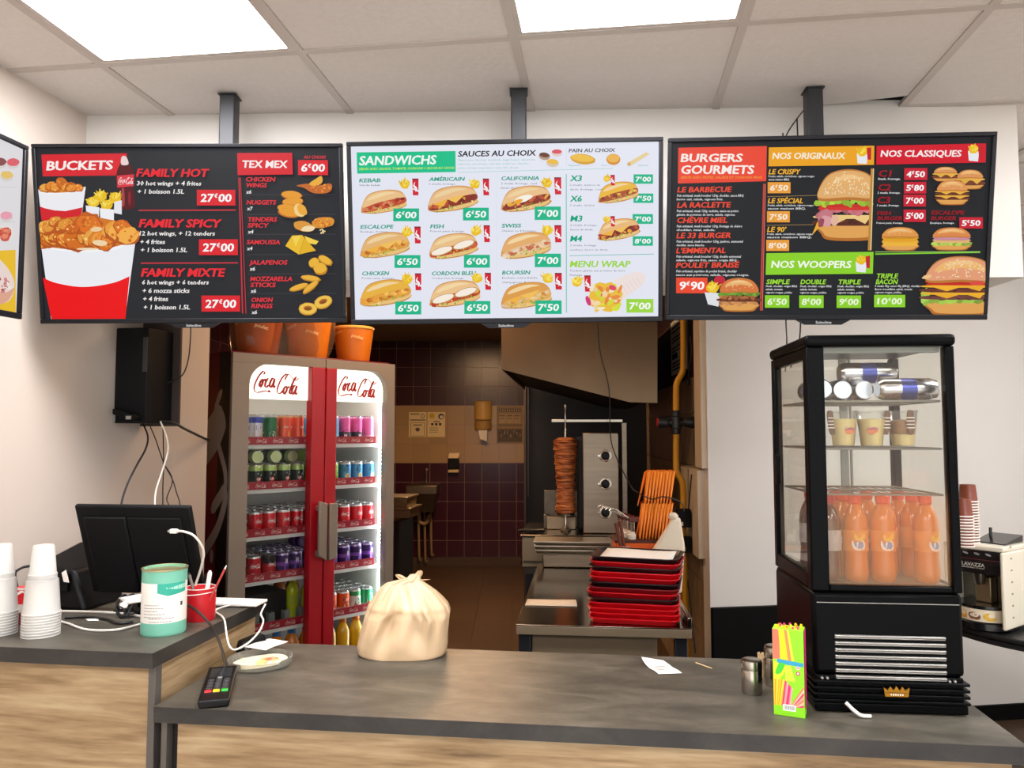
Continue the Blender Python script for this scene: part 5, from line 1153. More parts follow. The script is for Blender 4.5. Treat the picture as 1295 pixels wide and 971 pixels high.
# white plastic bag
bgm = mat('bag_plastic', '#d2b48e', .36, sss=.04, noise=.06, nscale=5, bump=.8, stretch=(1.6, 1.6, .7))
pb = PZ(505, 834, Z); ky = (pb.y) / F
LV = [(838, 455, 556), (834, 449, 561), (826, 448, 562.5), (812, 451, 563), (800, 454.5, 564), (783, 459, 566), (776, 461, 563), (768, 466, 556), (760, 471, 548), (754, 476, 540), (749, 483, 533), (745.5, 497, 528), (742, 510, 527), (738, 513, 526)]
def bagmesh():
    N = 96; rings = []; zs = []; LVf = []
    for i in range(len(LV) - 1):
        for k in range(4):
            t_ = k / 4; LVf.append(tuple(LV[i][q] * (1 - t_) + LV[i + 1][q] * t_ for q in range(3)))
    LVf.append(LV[-1]); y0 = LVf[0][0]; H_ = (838 - 738)
    V = []; Fs = []; R2 = random.Random(5); ph = [R2.uniform(0, 6.28) for _ in range(8)]
    for k, (y, xl, xr) in enumerate(LVf):
        t_ = (838 - y) / H_; z = max(0.0006, (836.5 - y) * ky * 1.0) if k else 0.0006
        cx = ((xl + xr) / 2 - 505) * ky; hw = (xr - xl) / 2 * ky; dp = (.088 * (1 - .12 * t_) if t_ < .6 else .088 * .93 * max(.13, 1 - ((t_ - .6) / .4) ** 1.1 * .9))
        dp = min(dp, hw * 1.1)
        for i in range(N):
            a_ = 2 * math.pi * i / N; c, s = math.cos(a_), math.sin(a_); e = .72 if t_ < .55 else .9
            x = hw * math.copysign(abs(c) ** e, c); yy = dp * math.copysign(abs(s) ** e, s)
            g = min(1, t_ * 1.6); fold = (.085 * math.sin(7 * a_ + ph[0] + 2 * t_) + .06 * math.sin(13 * a_ + ph[1] - 3 * t_) + .03 * math.sin(21 * a_ + ph[2])) * g
            dent = .17 * math.exp(-((a_ - 4.35 - .5 * t_) / .16) ** 2) * (t_ < .92) * min(1, 3 * t_) + .15 * math.exp(-((a_ - 5.15 + .5 * t_) / .14) ** 2) * min(1, 3 * t_) - .05 * math.exp(-((a_ - 4.75) / .3) ** 2) * math.sin(6 * t_) + .12 * math.exp(-((a_ - 3.9 - .3 * t_) / .12) ** 2) * t_
            crease = .05 * math.sin(9 * t_ + 3 * a_) * math.sin(3.14 * min(1, t_)) * (1 if s < 0 else .4)
            pl_ = 0
            for a0_, t0_, sl, wd_s, am in ((4.1, .15, .55, .10, .10), (4.45, .35, .30, .07, .12), (4.75, .10, -.10, .08, .10), (5.0, .30, -.35, .08, .13), (5.45, .12, -.60, .10, .11), (3.75, .45, .8, .09, .10), (5.8, .5, -.8, .08, .10)):
                q_ = (a_ - a0_ - sl * (t_ - t0_)) / wd_s; pl_ += am * math.exp(-q_ * q_) * min(1, max(0, (t_ - t0_) * 4)) * (1 - .4 * t_) - am * .6 * math.exp(-(q_ - 1.6) ** 2) * min(1, max(0, (t_ - t0_) * 4))
            f_ = 1 + pl_ + fold * 1.2 * (abs(s) ** .5) - dent * abs(s) + crease * abs(s)
            V.append((cx + x * (1 + fold * .22), yy * f_, z))
        if k:
            for i in range(N):
                j = (i + 1) % N; Fs.append(((k - 1) * N + i, (k - 1) * N + j, k * N + j, k * N + i))
    Fs.append(tuple(range(N))[::-1]); Fs.append(tuple((len(LVf) - 1) * N + i for i in range(N)))
    return V, Fs
V, Fs = bagmesh(); mb = MB(); mb.add(V, Fs)
t = thing('carrier_bag', 'knotted white plastic carrier bag standing full on the worktop', 'bag', (pb.x, pb.y + .07, Z), 0)
mb.build('bag_body', bgm, t, ang=3)
def ear(pts, wid, dy):
    V = []; Fs = []; n = 7
    for k, (x, y) in enumerate(pts):
        for i in range(n):
            u = i / (n - 1) * 2 - 1; w = wid[k]
            V.append(((x - 505 + u * w * .8) * ky, dy + .006 * math.cos(3.2 * u + k) + u * .004, (836.5 - y + w * .35 * (1 - u * u) * (1 if k == len(pts) - 1 else 0)) * ky))
        if k:
            for i in range(n - 1): Fs.append(((k - 1) * n + i, (k - 1) * n + i + 1, k * n + i + 1, k * n + i))
    m = MB(); m.add(V, Fs); o = m.build('knot_ear', bgm, t, ang=3); s = o.modifiers.new('thick', 'SOLIDIFY'); s.thickness = .002; s.offset = 0; o.modifiers.new('smooth', 'SUBSURF').levels = 1; return o
ear([(519, 750), (521, 744), (525, 738), (526, 733.5)], [4, 5, 6.5, 4], -.004); ear([(519, 750), (526, 746), (532, 745), (536, 746)], [3.5, 4, 6, 5], .006); ear([(512, 750), (505, 745), (499, 741), (496, 739.5)], [4, 6, 6, 3], .01)
MB().ball(((517 - 505) * ky, -.002, (836.5 - 746) * ky), .013, 8, sc=(1.3, 1, .8)).build('knot', bgm, t)
# card terminal
tl_, tr_, br_, bl_ = PZ(264.9, 842.8, .902), PZ(300.4, 842.2, .902), PZ(287.6, 884.4, .902), PZ(251.9, 885.4, .902)
w_ = ((br_ - bl_).length + (tr_ - tl_).length) / 2; l_ = ((tl_ - bl_).length + (tr_ - br_).length) / 2; yd = (tl_ + tr_ - bl_ - br_); an = math.atan2(yd.y, yd.x) - R(90)
mid = (tl_ + tr_ + bl_ + br_) / 4
t = thing('card_terminal', 'black card payment terminal lying on the front left of the worktop', 'card terminal', (mid.x, mid.y, Z), an)
W2, L2 = w_ / 2 * 1.06, l_ / 2 * .93
b = MB(); b.hexa([(-W2 * .9, -L2, .0), (W2 * .9, -L2, .0), (W2 * .9, L2, 0), (-W2 * .9, L2, 0)], [(-W2, -L2, .018), (W2, -L2, .018), (W2, L2, .026), (-W2, L2, .026)])
b.build('body', black, t, bevel=.004, seg=3)
sl_ = .008 / (2 * L2)
def tz(y): return .0222 + y * sl_
MB().hexa([(-W2 * .72, L2 * .28, tz(L2 * .28)), (W2 * .72, L2 * .28, tz(L2 * .28)), (W2 * .72, L2 * .85, tz(L2 * .85)), (-W2 * .72, L2 * .85, tz(L2 * .85))], [(-W2 * .72, L2 * .28, tz(L2 * .28) + .001), (W2 * .72, L2 * .28, tz(L2 * .28) + .001), (W2 * .72, L2 * .85, tz(L2 * .85) + .001), (-W2 * .72, L2 * .85, tz(L2 * .85) + .001)]).build('display', mat('terminal_screen', '#2a2c2e', .12), t)
def key(x, y, w, h, m, nm='key'): 
    return MB().hexa([(x - w, y - h, tz(y - h)), (x + w, y - h, tz(y - h)), (x + w, y + h, tz(y + h)), (x - w, y + h, tz(y + h))], [(x - w * .9, y - h * .8, tz(y - h) + .0022), (x + w * .9, y - h * .8, tz(y - h) + .0022), (x + w * .9, y + h * .8, tz(y + h) + .0022), (x - w * .9, y + h * .8, tz(y + h) + .0022)]).build(nm, m, t)
kgm = mat('terminal_key', '#26282a', .45)
for r_ in range(4):
    for c_ in range(3):
        k_ = key((c_ - 1) * W2 * .5, L2 * (.13 - r_ * .15), W2 * .2, L2 * .05, kgm)
        A = Art(lambda X, Y, l: (X, -Y, tz(-Y) + .0023 + l)); A.text(['1', '2', '3', '4', '5', '6', '7', '8', '9', '*', '0', '#'][r_ * 3 + c_], (c_ - 1) * W2 * .5 - .0012, -L2 * (.13 - r_ * .15 - .02), .0034, '#d8d8d4'); A.build('key_print', PRINT, k_)
for c_, (m, nm) in enumerate(((mat('key_red', '#d0202a', .4), 'red'), (mat('key_yellow', '#e0c01e', .4), 'yellow'), (mat('key_green', '#2fae3e', .4), 'green'))):
    k_ = key((c_ - 1) * W2 * .52, -L2 * .5, W2 * .22, L2 * .055, m, 'function_key'); k_['label'] = nm + ' key'
key(0, L2 * .24, W2 * .16, L2 * .035, mat('key_grey', '#8a8c8c', .4), 'menu_key')
e0 = Vector((mid.x, mid.y, 0)) + Vector((-math.sin(an), math.cos(an), 0)) * (L2 + .004)
cable('terminal_cable', 'dark cable rising from the card terminal to the till counter', [(e0.x - .0, e0.y - .002, Z + .014), (e0.x + .0, e0.y + .012, Z + .03), PY(275, 805, 2.10), PY(262, 785, 2.09), PY(246, 770, 2.1), PY(232, 764, 2.13), PZ(222, 770, 1.006)], .0035, mat('brown_cable', '#2c2019', .5))
# round dish with leaflet
p = PZ(329, 840, Z); r = 38.5 / F * p.y
t = thing('change_dish', 'shallow clear round dish with a coloured leaflet behind the terminal', 'dish', p, 0)
MB().lathe([(.0001, .0008), (r * .90, .0008), (r * .98, .004), (r, .021), (r * .965, .022), (r * .95, .006), (r * .88, .004), (.0001, .0038)], 40, close=False).build('dish', glass_mat('dish_glass', '#eef0ea', 1.6, .16, '#f4f0e4'), t)
fm = Art(lambda X, Y, l: (X * r * .86, -Y * r * .86, .0046 + .006 * (1 + math.sin(2 * X)) * .6 + l * .5), step=1e-5)
fm.blob(0, 0, 1, .95, '#e6dcc2', 0, 32); fm.blob(-.1, .1, .72, .6, '#d8d48a', 0, 16, .05); fm.blob(.3, -.05, .4, .4, '#e8b070', 10, 14, .1); fm.blob(-.35, .25, .3, .28, '#a8c878', 0, 14, .12); fm.blob(.35, -.25, .24, .2, '#d86a50', 20, 12, .12); fm.blob(-.5, -.35, .28, .2, '#e8d868', 0, 12, .1); fm.blob(.55, .25, .22, .3, '#dfe0d2', 0, 12, .1)
fm.build('leaflet', PRINT, t)
sheet('paper_slip', 'white paper slip lying behind the round dish', 'paper', [PZ(309, 828.5, Z), PZ(340, 816.8, Z), PZ(364.5, 821, Z), PZ(336, 833, Z)], lambda u, v: .0235 - .012 * v * 0 + .001 * math.sin(5 * u), paper)
p = PZ(318, 822, Z); o = thing('handset', 'small black handset lying against the oak side panel', 'handset', p, R(55))
MB().hexa([(-.05, -.02, 0), (.05, -.022, 0), (.055, .022, 0), (-.05, .024, 0)], [(-.044, -.016, .03), (.03, -.018, .046), (.04, .018, .044), (-.04, .02, .034)]).build('body', black, o, bevel=.008, seg=3)
MB().at(Matrix.Translation((-.03, -.0185, .016)) @ Matrix.Rotation(R(90), 4, 'X')).lathe([(.0001, .004), (.006, .004), (.008, -.004)], 14).build('lens', mat('lens_grey', '#8a8a88', .2), o)

# ================================================================== ON THE RAISED WORKTOP
ZR = 1.0
# tin
p = PZ(206.5, 799, ZR); r = 26.2 / F * p.y; h = PY(208, 717, p.y).z - ZR
t = thing('metal_tin', 'mint green metal tin with a white label on the till counter', 'tin', p, R(2))
MB().lathe([(r * .97, .0), (r, .003), (r, .006, 0), (r, h * .2, 1), (r, h * .205, 1), (r, h * .80, 0), (r, h * .985), (r * 1.02, h * .99), (r * 1.02, h), (r * .93, h), (r * .93, h * .96), (.0001, h * .955)], 40, close=True).build('tin_body', [mat('tin_mint', '#74bba2', .35), mat('tin_label', '#efe9e0', .5)], t)
MB().lathe([(r * .935, h * .962), (r * 1.03, h * .985), (r * 1.035, h * 1.004), (r * .95, h * 1.006), (r * .93, h * .97)], 40).build('rim', mat('tin_rim', '#cbb98e', .3, .8), t)
A = Art(lambda X, Y, l: ((r + l) * math.sin(X / r), -(r + l) * math.cos(X / r), h * (1 - Y)), base=4e-4, step=1e-5)
k_ = r * 1.55
def strip(x0, x1, f0, f1, col, n=12):
    V = []; 
    for i in range(n + 1): x = x0 + (x1 - x0) * i / n; V += [(x, f0(i / n)), (x, f1(i / n))]
    A.raw(V, [(2 * i, 2 * i + 2, 2 * i + 3, 2 * i + 1) for i in range(n)], col)
strip(.05 * k_, .95 * k_, lambda t_: .20, lambda t_: .34 + .07 * min(1, 3 * t_) - .06 * t_, '#2fa890')
strip(.30 * k_, .95 * k_, lambda t_: .235 + .05 * (1 - t_) ** 2, lambda t_: .255 + .09 * t_ ** .6 - .05 * t_ ** 2, '#a8dcc8')
for i, w in enumerate((.6, .75, .55, .8, .7)):
    for j in range(8): A.rect((-.6 + w * 1.3 * j / 8) * r, .52 + i * .045, (-.6 + w * 1.3 * (j + .8) / 8) * r, .53 + i * .045, '#8a8680', up=(j == 0))
for i, w in enumerate((.9, .8)):
    for j in range(8): A.rect((-.3 + w * 1.3 * j / 8) * r, .72 + i * .05, (-.3 + w * 1.3 * (j + .8) / 8) * r, .73 + i * .05, '#8a8680', up=(j == 0))
A.rect(r * 1.15, .50, r * 1.28, .56, '#3a3a3a'); A.build('label_print', PRINT, t)
# mug and pens
p = PZ(252.4, 783, ZR); r = 18.6 / F * p.y; h = PY(252.4, 742, p.y).z - ZR
t = thing('pen_mug', 'red mug with a white rim line beside the mint tin', 'mug', p, 0)
MB().lathe([(r * .95, 0), (r * .98, .003), (r, h * .5), (r * 1.01, h), (r * .93, h), (r * .9, h * .3), (.0001, h * .28)], 36, close=False).lathe([(.0001, .0003), (r * .95, .0003)], 36, close=False).build('cup', red_p, t)
MB().lathe([(r * .925, h * .3), (r * .932, h * 1.002), (r * 1.012, h * 1.006), (r * 1.014, h * .985)], 36, close=False).build('white_lining', whitep, t)
MB().at(Matrix.Translation((0, 0, h * .84)) @ Matrix.Rotation(R(-5), 4, 'Y')).lathe([(r * 1.005, -.0015), (r * 1.03, 0), (r * 1.005, .0015)], 36).build('wire_band', cablew, t)
def pen(lab, px0, py0, px1, py1, Y0, Y1, rr, m, tip):
    a_, b_ = PY(px0, py0, Y0), PY(px1, py1, Y1); o = thing('pen', lab, 'pen', a_, 0); d = (b_ - a_)
    MB().cyl((0, 0, 0), d, rr, n=12).build('barrel', m, o); MB().cyl(d, d * 1.08, rr * .8, rr * .45, n=12).build('tip', tip, o); return o
pen('grey metal pen leaning left in the red mug', 248, 760, 239.5, 727, 2.165, 2.16, .0042, mat('pen_grey', '#8f8a84', .3, .6), mat('pen_tip', '#4a4642', .3, .7))
pen('thick white marker standing in the red mug', 260, 758, 265.5, 724, 2.17, 2.185, .0062, whitep, whitep)
pen('thin red and white pen leaning far right in the red mug', 262, 765, 284.5, 719, 2.155, 2.15, .0030, mat('pen_red', '#b8443c', .4), whitep)
# till monitor, seen from behind
mx = thing('till_monitor', 'black till monitor seen from behind on the raised worktop', 'monitor', (-1.063, 2.217, 1.183), rot=[R(21.4), R(.3), R(-4.7)], mode='YXZ')
w2, h2 = .17, .14
MB().bx(-w2, w2, .0, .016, -h2, h2).build('shell', blackm, mx, bevel=.006, seg=3)
MB().bx(-w2 + .026, -.02, -.010, -.0002, -h2 + .004, h2 - .032).build('back_panel', blackm, mx, bevel=.004)
MB().bx(-.02, w2 - .03, -.006, -.0002, -h2 + .004, h2 - .034).build('port_cover', blackm, mx, bevel=.004)
MB().bx(-w2 + .008, w2 - .008, .0162, .018, -h2 + .008, h2 - .008).build('touch_screen', mat('monitor_glass', '#101418', .1), mx)
mbs = thing('monitor_stand', 'black stand under the tilted till monitor', 'stand', (-1.05, 2.275, ZR), R(-4.7))
MB().bx(-.09, .09, -.05, .06, 0, .012).build('foot', blackm, mbs, bevel=.004); MB().hexa([(-.04, -.01, .012), (.04, -.01, .012), (.04, .02, .012), (-.04, .02, .012)], [(-.04, -.02, .04), (.04, -.02, .04), (.04, .01, .04), (-.04, .01, .04)]).build('neck', blackm, mbs, bevel=.003)
# printer behind the cups
p = PZ(96, 768, ZR); o = thing('receipt_printer', 'black bulky till printer left of the monitor behind the cups', 'printer', (p.x - .02, p.y + .05, ZR), R(-12))
MB().hexa([(-.08, -.09, 0), (.10, -.09, 0), (.09, .09, 0), (-.08, .09, 0)], [(-.075, -.075, .135), (.045, -.075, .115), (.06, .085, .12), (-.07, .085, .18)]).build('housing', black, o, bevel=.012, seg=3)
MB().hexa([(-.06, -.088, .06), (.04, -.088, .055), (.035, -.0805, .105), (-.06, -.0805, .115)], [(-.06, -.094, .06), (.04, -.094, .055), (.035, -.087, .105), (-.06, -.087, .115)]).build('front_flap', blackm, o, bevel=.003)
MB().hexa([(.030, -.096, .085), (.046, -.094, .083), (.046, -.092, .083), (.030, -.094, .085)], [(.020, -.094, .110), (.032, -.092, .118), (.032, -.090, .118), (.020, -.092, .110)]).build('torn_paper', paper, o)  # torn paper scrap set against the printer front
for lab, pts in (('crumpled cream paper behind the cable coil', ((146, 758), (180, 752), (182, 762), (158, 766))), ('white paper scrap behind the black cable coil', ((148, 765), (163, 757), (158, 770), (150, 771))), ('tiny white paper scrap on the worktop before the monitor', ((108, 783), (124, 782.5), (125, 785), (112, 785.5)))):
    d0 = [PZ(x, y, ZR + .001) for x, y in pts] if lab.startswith('tiny') else [PY(x, y, 2.17) for x, y in pts]
    if not lab.startswith('tiny'):
        dz = min(v.z for v in d0) - ZR - .001
        d0 = [Vector((v.x, 2.17 + .3 * (v.z - ZR), v.z)) for v in d0]
        if 'left of' in lab or 'under' in lab: d0 = [PY(x, y, 2.115) for x, y in pts]
    sheet('paper_scrap', lab, 'paper', d0, lambda u, v: .0006 + .0005 * math.sin(4 * u), paper, n=4)
# plastic cups
pc = mat('frosted_cup', '#ece9e2', .38, trans=0.0, alpha=.42)
pcr = mat('frosted_cup_rim', '#f6f4ee', .35, alpha=.7)
def cupm_(R0, R1, h, ribs=0):
    o = MB().lathe([(R0, 0), (R0 + .0012, .002), (R0 * .985, .006), (R1, h - .004), (R1 * .9, h), (.0001, h)], 28, close=False, wob=(lambda a_, z, k: 1 + (.012 if ribs and 2 <= k <= 3 else 0) * math.cos(14 * a_))).build('plastic_cup', pc)
    MB().lathe([(R0 - .0004, 0), (R0 + .0018, .0005), (R0 + .0018, .0028), (R0 - .0004, .003)], 28).build('rim', pcr, o); o.location = (0, 0, -5); return o
p = PZ(51.3, 803, ZR); k_ = p.y / F
big = cupm_(20.8 * k_, 17.8 * k_, .088, 1); sm = cupm_(15.2 * k_, 12.2 * k_, .076)
zt = PY(51, 731, p.y).z - ZR; zs = PY(51, 689, p.y).z - ZR
for s_, (px, py, nm, where) in enumerate(((51.3, 803, 'right', 'right of the red packet'), (-3, 801, 'left', 'left of the red packet'))):
    q = PZ(px, py, ZR); nb = 9
    for k in range(nb):
        z = ZR + .0003 + k * (zt - .088) / (nb - 1); c = big if (s_ == 0 and k == 0) else dup(big); c.location = (q.x, q.y, z); c.rotation_euler = (0, 0, 0)
        tag(c, f'frosted plastic cup in the wide lower stack {where}', 'cup', f'wide cups of the {nm} stack')
    ns = 7; z0 = ZR + zt + .0006
    for k in range(ns):
        z = z0 + k * (zs - zt - .076) / (ns - 1) if zs - zt > .076 else z0 + k * .0045; c = sm if (s_ == 0 and k == 0) else dup(sm); c.location = (q.x, q.y, z)
        tag(c, f'frosted plastic cup in the narrow upper stack {where}', 'cup', f'narrow cups of the {nm} stack')
q = PZ(26.5, 793, ZR); t = thing('red_packet', 'red and white carton packet standing between the two cup stacks', 'packet', (q.x, q.y + .03, ZR), R(8))
hh = PY(27, 741, q.y + .03).z - ZR
b = MB().bx(-.03, .03, -.012, .012, 0, hh).build('carton', mat('packet_red', '#d81e26', .4), t, bevel=.003)
a = Art(lambda X, Y, l: (X, -.0122 - l, -Y), base=3e-4); a.rect(-.03, -hh + .002, .03, -hh + .008, '#efe6de'); a.stroke([(-.028, -hh + .022), (-.012, -hh + .012), (.006, -hh + .024), (.026, -hh + .014)], .003, .008, '#f6ece4', 4); a.rect(-.03, -hh * .55, .03, -hh * .34, '#d9cfc6'); a.rect(-.03, -hh * .34, .03, -.001, '#6a1420'); a.build('packet_print', PRINT, b)
# white tray at the end of the worktop
q = PZ(300, 766, ZR); t = thing('plastic_tray', 'thin white plastic tray lying at the end of the raised worktop', 'tray', fr(-.03, .50, ZR), RA)
MB().bx(-.115, .055, -.03, .045, .004, .012).bx(-.09, .0, -.02, .03, 0, .004).build('plate', whitep, t, bevel=.003)
# cables of the till
cable('usb_cable', 'white cable looping from the monitor back down behind the mug', [PY(221, 672, 2.085), PY(232, 672, 2.07), PY(246, 678, 2.075), PY(257, 695, 2.10), PY(255, 715, 2.13), PY(247, 740, 2.165)], .0032, cablew)
o = thing('usb_plug', 'white plug in the back of the till monitor', 'plug', PY(221, 671.5, 2.085), R(-5)); MB().bx(-.012, .008, -.006, .006, -.006, .006).build('plug_body', cablew, o, bevel=.002); MB().bx(-.018, -.012, -.004, .004, -.003, .003).build('contact', slot, o)
cable('white_cable', 'thin white cable hanging in a loop below the white tray', [fr(-.06, .47, ZR + .0065), PY(272, 772, 2.27), PY(283, 782, 2.16), PY(287, 805, 2.10), PY(291, 818, 2.08), PY(299, 821, 2.09), PY(315, 812, 2.12), PY(328, 798, 2.18), PY(333, 785, 2.25), PY(330, 776, 2.3), fr(.03, .52, ZR + .0015)], .0026, cablew)
cable('white_cable', 'upper white cable running along the worktop from the cups', [PZ(70, 773, ZR + .004), PZ(95, 773, ZR + .004), PZ(130, 774, ZR + .004), PZ(160, 776, ZR + .004), PZ(182, 780, ZR + .004)], .0038, cablew)
cable('white_cable', 'lower white cable curving along the worktop before the monitor', [PZ(70, 784, ZR + .004), PZ(85, 788, ZR + .004), PZ(110, 796, ZR + .004), PZ(145, 796.5, ZR + .004), PZ(170, 791, ZR + .004), PZ(184, 787, ZR + .004)], .0032, cablew)
co = []
for k in range(26):
    a_ = k * .75; co.append(PZ(158, 781, ZR) + Vector((.020 * math.cos(a_) + .004 * math.sin(2.3 * k), .012 * math.sin(a_), .030 + .026 * math.sin(a_ * .9 + .6) + .008 * math.sin(k * 1.7))))
cable('cable_coil', 'tangled coil of black cable between the cups and the tin', co, .0036, cablek)
cable('black_cable', 'flat black cable across the worktop below the monitor', [PZ(82, 781, ZR + .004), PZ(110, 780, ZR + .004), PZ(135, 783, ZR + .004), PZ(150, 788, ZR + .005), PZ(168, 786, ZR + .005)], .0042, cablek)
cable('black_cable', 'black cable arching up left of the cup stack', [PZ(30, 772, ZR + .003), PY(19, 730, 2.18), PY(24, 720, 2.2), PY(36, 716, 2.22), PY(48, 719, 2.24), PZ(60, 765, ZR + .003)], .004, cablek)
# wall box over the till with its cables
wb = thing('wall_computer', 'black boxy till computer mounted high on the left wall', 'computer', (-1.40, 2.69, 1.552), R(-9))
MB().bx(.004, .128, .0, .15, 0, .335).build('case', blackm, wb, bevel=.004)
MB().bx(.0, .155, .151, .162, -.01, .56).build('wall_plate', mat('brown_plate', '#3c302a', .6), wb)
MB().bx(.112, .128, -.004, 0, .18, .30).build('side_slot', mat('slot_grey', '#2c2c2e', .4), wb); MB().bx(.0, .012, -.004, 0, .002, .045).build('corner_label', mat('label_grey', '#8a8680', .5), wb)
MB().hexa([(.02, -.03, .03), (.11, -.05, .008), (.11, 0, .008), (.02, 0, .03)], [(.02, -.03, .05), (.11, -.05, .028), (.11, 0, .028), (.02, 0, .05)]).build('cable_shelf', blackm, wb, bevel=.003)
MB().bx(.088, .108, -.052, -.0505, .012, .024).build('connector', slot, wb)
Yc = 2.64
for lab, pts, r_, m in (('black cable curving from the wall computer to behind the monitor', [(181, 536, 2.70), (187, 552, 2.66), (184, 568, 2.62), (172, 590, 2.55), (160, 615, 2.5), (153, 642, 2.45), (153, 690, 2.4)], .0032, cablek), ('thin black cable crossing behind the white one above the monitor', [(189, 537, 2.70), (197, 556, 2.66), (207, 585, 2.6), (218, 606, 2.55), (223, 622, 2.52), (228, 642, 2.45), (228, 690, 2.42)], .002, cablek),
        ('straight thin black cable hanging above the monitor', [(206, 538, 2.71), (207, 583, 2.65), (206, 615, 2.6), (206, 642, 2.55), (206, 690, 2.5)], .002, cablek), ('white cable hanging from the wall computer above the monitor', [(203, 533, 2.66), (211, 553, 2.64), (212, 572, 2.6), (203, 602, 2.55), (197, 622, 2.5), (196, 642, 2.47), (196, 690, 2.43)], .0028, cablew),
        ('twisted thin black cable rightmost above the monitor', [(206, 585, 2.63), (218, 606, 2.6), (211, 630, 2.55), (214, 642, 2.52), (218, 690, 2.5)], .0018, cablek)):
    cable('hanging_cable', lab, [PY(*q) for q in pts], r_, m)
cable('hanging_cable', 'thick black cable running from the wall computer to the cooler', [PY(203, 533, 2.69), PY(220, 535, 2.74), PY(235, 543, 2.9), PY(258, 554, 3.2), PY(264, 556, 3.32)], .0055, cablek)
cable('hanging_cable', 'thin black cable dropping from the bucket screen to the wall computer', [PY(241, 400, 2.5), PY(241, 425, 2.62), PY(238, 455, 2.75), PY(230, 475, 2.8), PY(212, 484, 2.79)], .0022, cablek)
for lab, pts in (('black cable falling from behind the burger screen, left one', [(990, 168, 2.36), (993, 240, 2.44), (994, 330, 2.44), (994, 405, 2.5), (995, 432, 2.7), (993, 470, 2.75)]), ('black cable falling from behind the burger screen, right one', [(1008, 150, 2.34), (1011, 240, 2.44), (1012, 330, 2.44), (1012, 420, 2.5), (1006, 440, 2.6), (1000, 465, 2.7)]), ('thin black cable looping beside the burger screen pole', [(1020, 135, 2.36), (1008, 150, 2.35), (996, 168, 2.34), (990, 185, 2.36)])):
    cable('hanging_cable', lab, [PY(*q) for q in pts], .0022, cablek)

# ================================================================== COFFEE CORNER
pm = PY(1278, 803, 3.0); ZT = pm.z
tc_ = Vector((2.27, 3.22, 0))
t = thing('round_table', 'round black table carrying the coffee machine at the right', 'table', tc_, 0)
MB().lathe([(.45, ZT - .045), (.47, ZT - .04), (.47, ZT - .024), (.46, ZT - .020), (.47, ZT - .016), (.47, ZT - .004), (.465, ZT), (.0001, ZT)], 64).build('table_top', mat('table_black', '#161617', .4), t)
MB().lathe([(.22, 0), (.22, .015), (.04, .03), (.035, ZT - .06), (.1, ZT - .046)], 32).build('pedestal', blackm, t)
MA = R(-55); MW, MD, MH = .225, .26, PY(1276, 692, pm.y).z - ZT
def mloc(x, y, z): a_, b_ = rot2(x, y, MA); return Vector((pm.x + a_, pm.y + b_, ZT + z))
t = thing('coffee_machine', 'white and black capsule coffee machine on the round table', 'coffee machine', mloc(-MW / 2, 0, 0), MA)
shell = mat('machine_cream', '#ddd6c2', .4); mw = MW / 2
MB().bx(-mw, mw, -.03, MD, MH - .02, MH + .0).bx(-mw, -mw + .012, -.03, MD, .015, MH - .02).bx(mw - .012, mw + .002, -.04, MD, .02, MH - .02).bx(-mw + .012, mw - .012, MD - .012, MD, .015, MH - .02).build('shell', shell, t, bevel=.006, seg=3)
vs_ = MB()
for k in range(7): vs_.bx(mw + .0018, mw + .0032, .02, .032, .06 + k * .045, .066 + k * .045)
vs_.build('side_vent', mat('vent_shadow', '#8a836f', .6), t)
mbk = mat('machine_black', '#0f0e10', .25, coat=.3)
hd_ = MB().bx(-mw + .013, mw - .013, -.024, .1, MH * .66, MH - .021).build('brew_head', mbk, t, bevel=.004)
MB().bx(-mw + .013, mw - .013, .10, MD - .013, .03, MH - .021).build('back_block', mat('machine_chrome', '#6a655c', .25, .9), t)
MB().lathe([(.092, .0), (.098, .006), (.098, .03), (.09, .036), (.0001, .036)], 40, c=(0, .055, 0)).build('drip_base', mbk, t)
MB().lathe([(.088, .085), (.1, .088), (.1, .098), (.0001, .098)], 40, c=(0, .06, 0)).build('drip_tray', mbk, t)
MB().lathe([(.094, .036), (.096, .084)], 40, c=(0, .06, 0), close=False).build('front_band', mat('band_cream', '#e8dcc0', .4), t)
A = Art(lambda X, Y, l: ((.097 + l) * math.sin(X / .097), .06 - (.097 + l) * math.cos(X / .097), -Y), base=3e-4, step=1e-5)
for x, c in ((-.05, '#d89a2a'), (.0, '#7a5030'), (.055, '#e0b02e')): A.blob(x, -.056, .022, .014, c, 10, 12, .15); A.blob(x + .004, -.062, .012, .008, '#efe2c0', 0, 10, .1)
A.blob(0, -.06, .016, .007, '#f6efe0'); A.blob(0, -.061, .011, .004, '#8a5a34'); A.build('band_print', PRINT, t)
MB().at(Matrix.Translation((0, .02, 0))).lathe([(.016, MH * .52), (.02, MH * .56), (.024, MH * .66)], 20).build('spout', mat('machine_chrome', '#6a655c'), t)
MB().bx(-.03, .03, .045, .098, .098, .2).build('cup_well', mat('well_steel', '#a89878', .3, .9), t, bevel=.004)
A = Art(lambda X, Y, l: (X, -.0242 - l, -Y), base=3e-4); A.text('LAVAZZA', -.045, -MH * .745, .014, '#e8e4dc', w=.085, bold=.04); A.text('ESPRESSO POINT', -.045, -MH * .72, .005, '#c8c4bc', w=.085, bold=.02); A.line(-.098, -MH * .83, .098, -MH * .83, .0015, '#7a2a3a')
for k in range(4): A.blob(-.072 + k * .042, -MH * .895, .011, .004, '#8f9296', 15)
A.build('panel_print', PRINT, hd_)
lid_ = MB().hexa([(-.03, .05, MH + .001), (.09, .04, MH + .001), (.09, .2, MH + .001), (-.03, .2, MH + .001)], [(-.03, .05, MH + .006), (.09, .04, MH + .004), (.09, .2, MH + .03), (-.03, .2, MH + .03)]).build('tank_lid', mbk, t, bevel=.003)
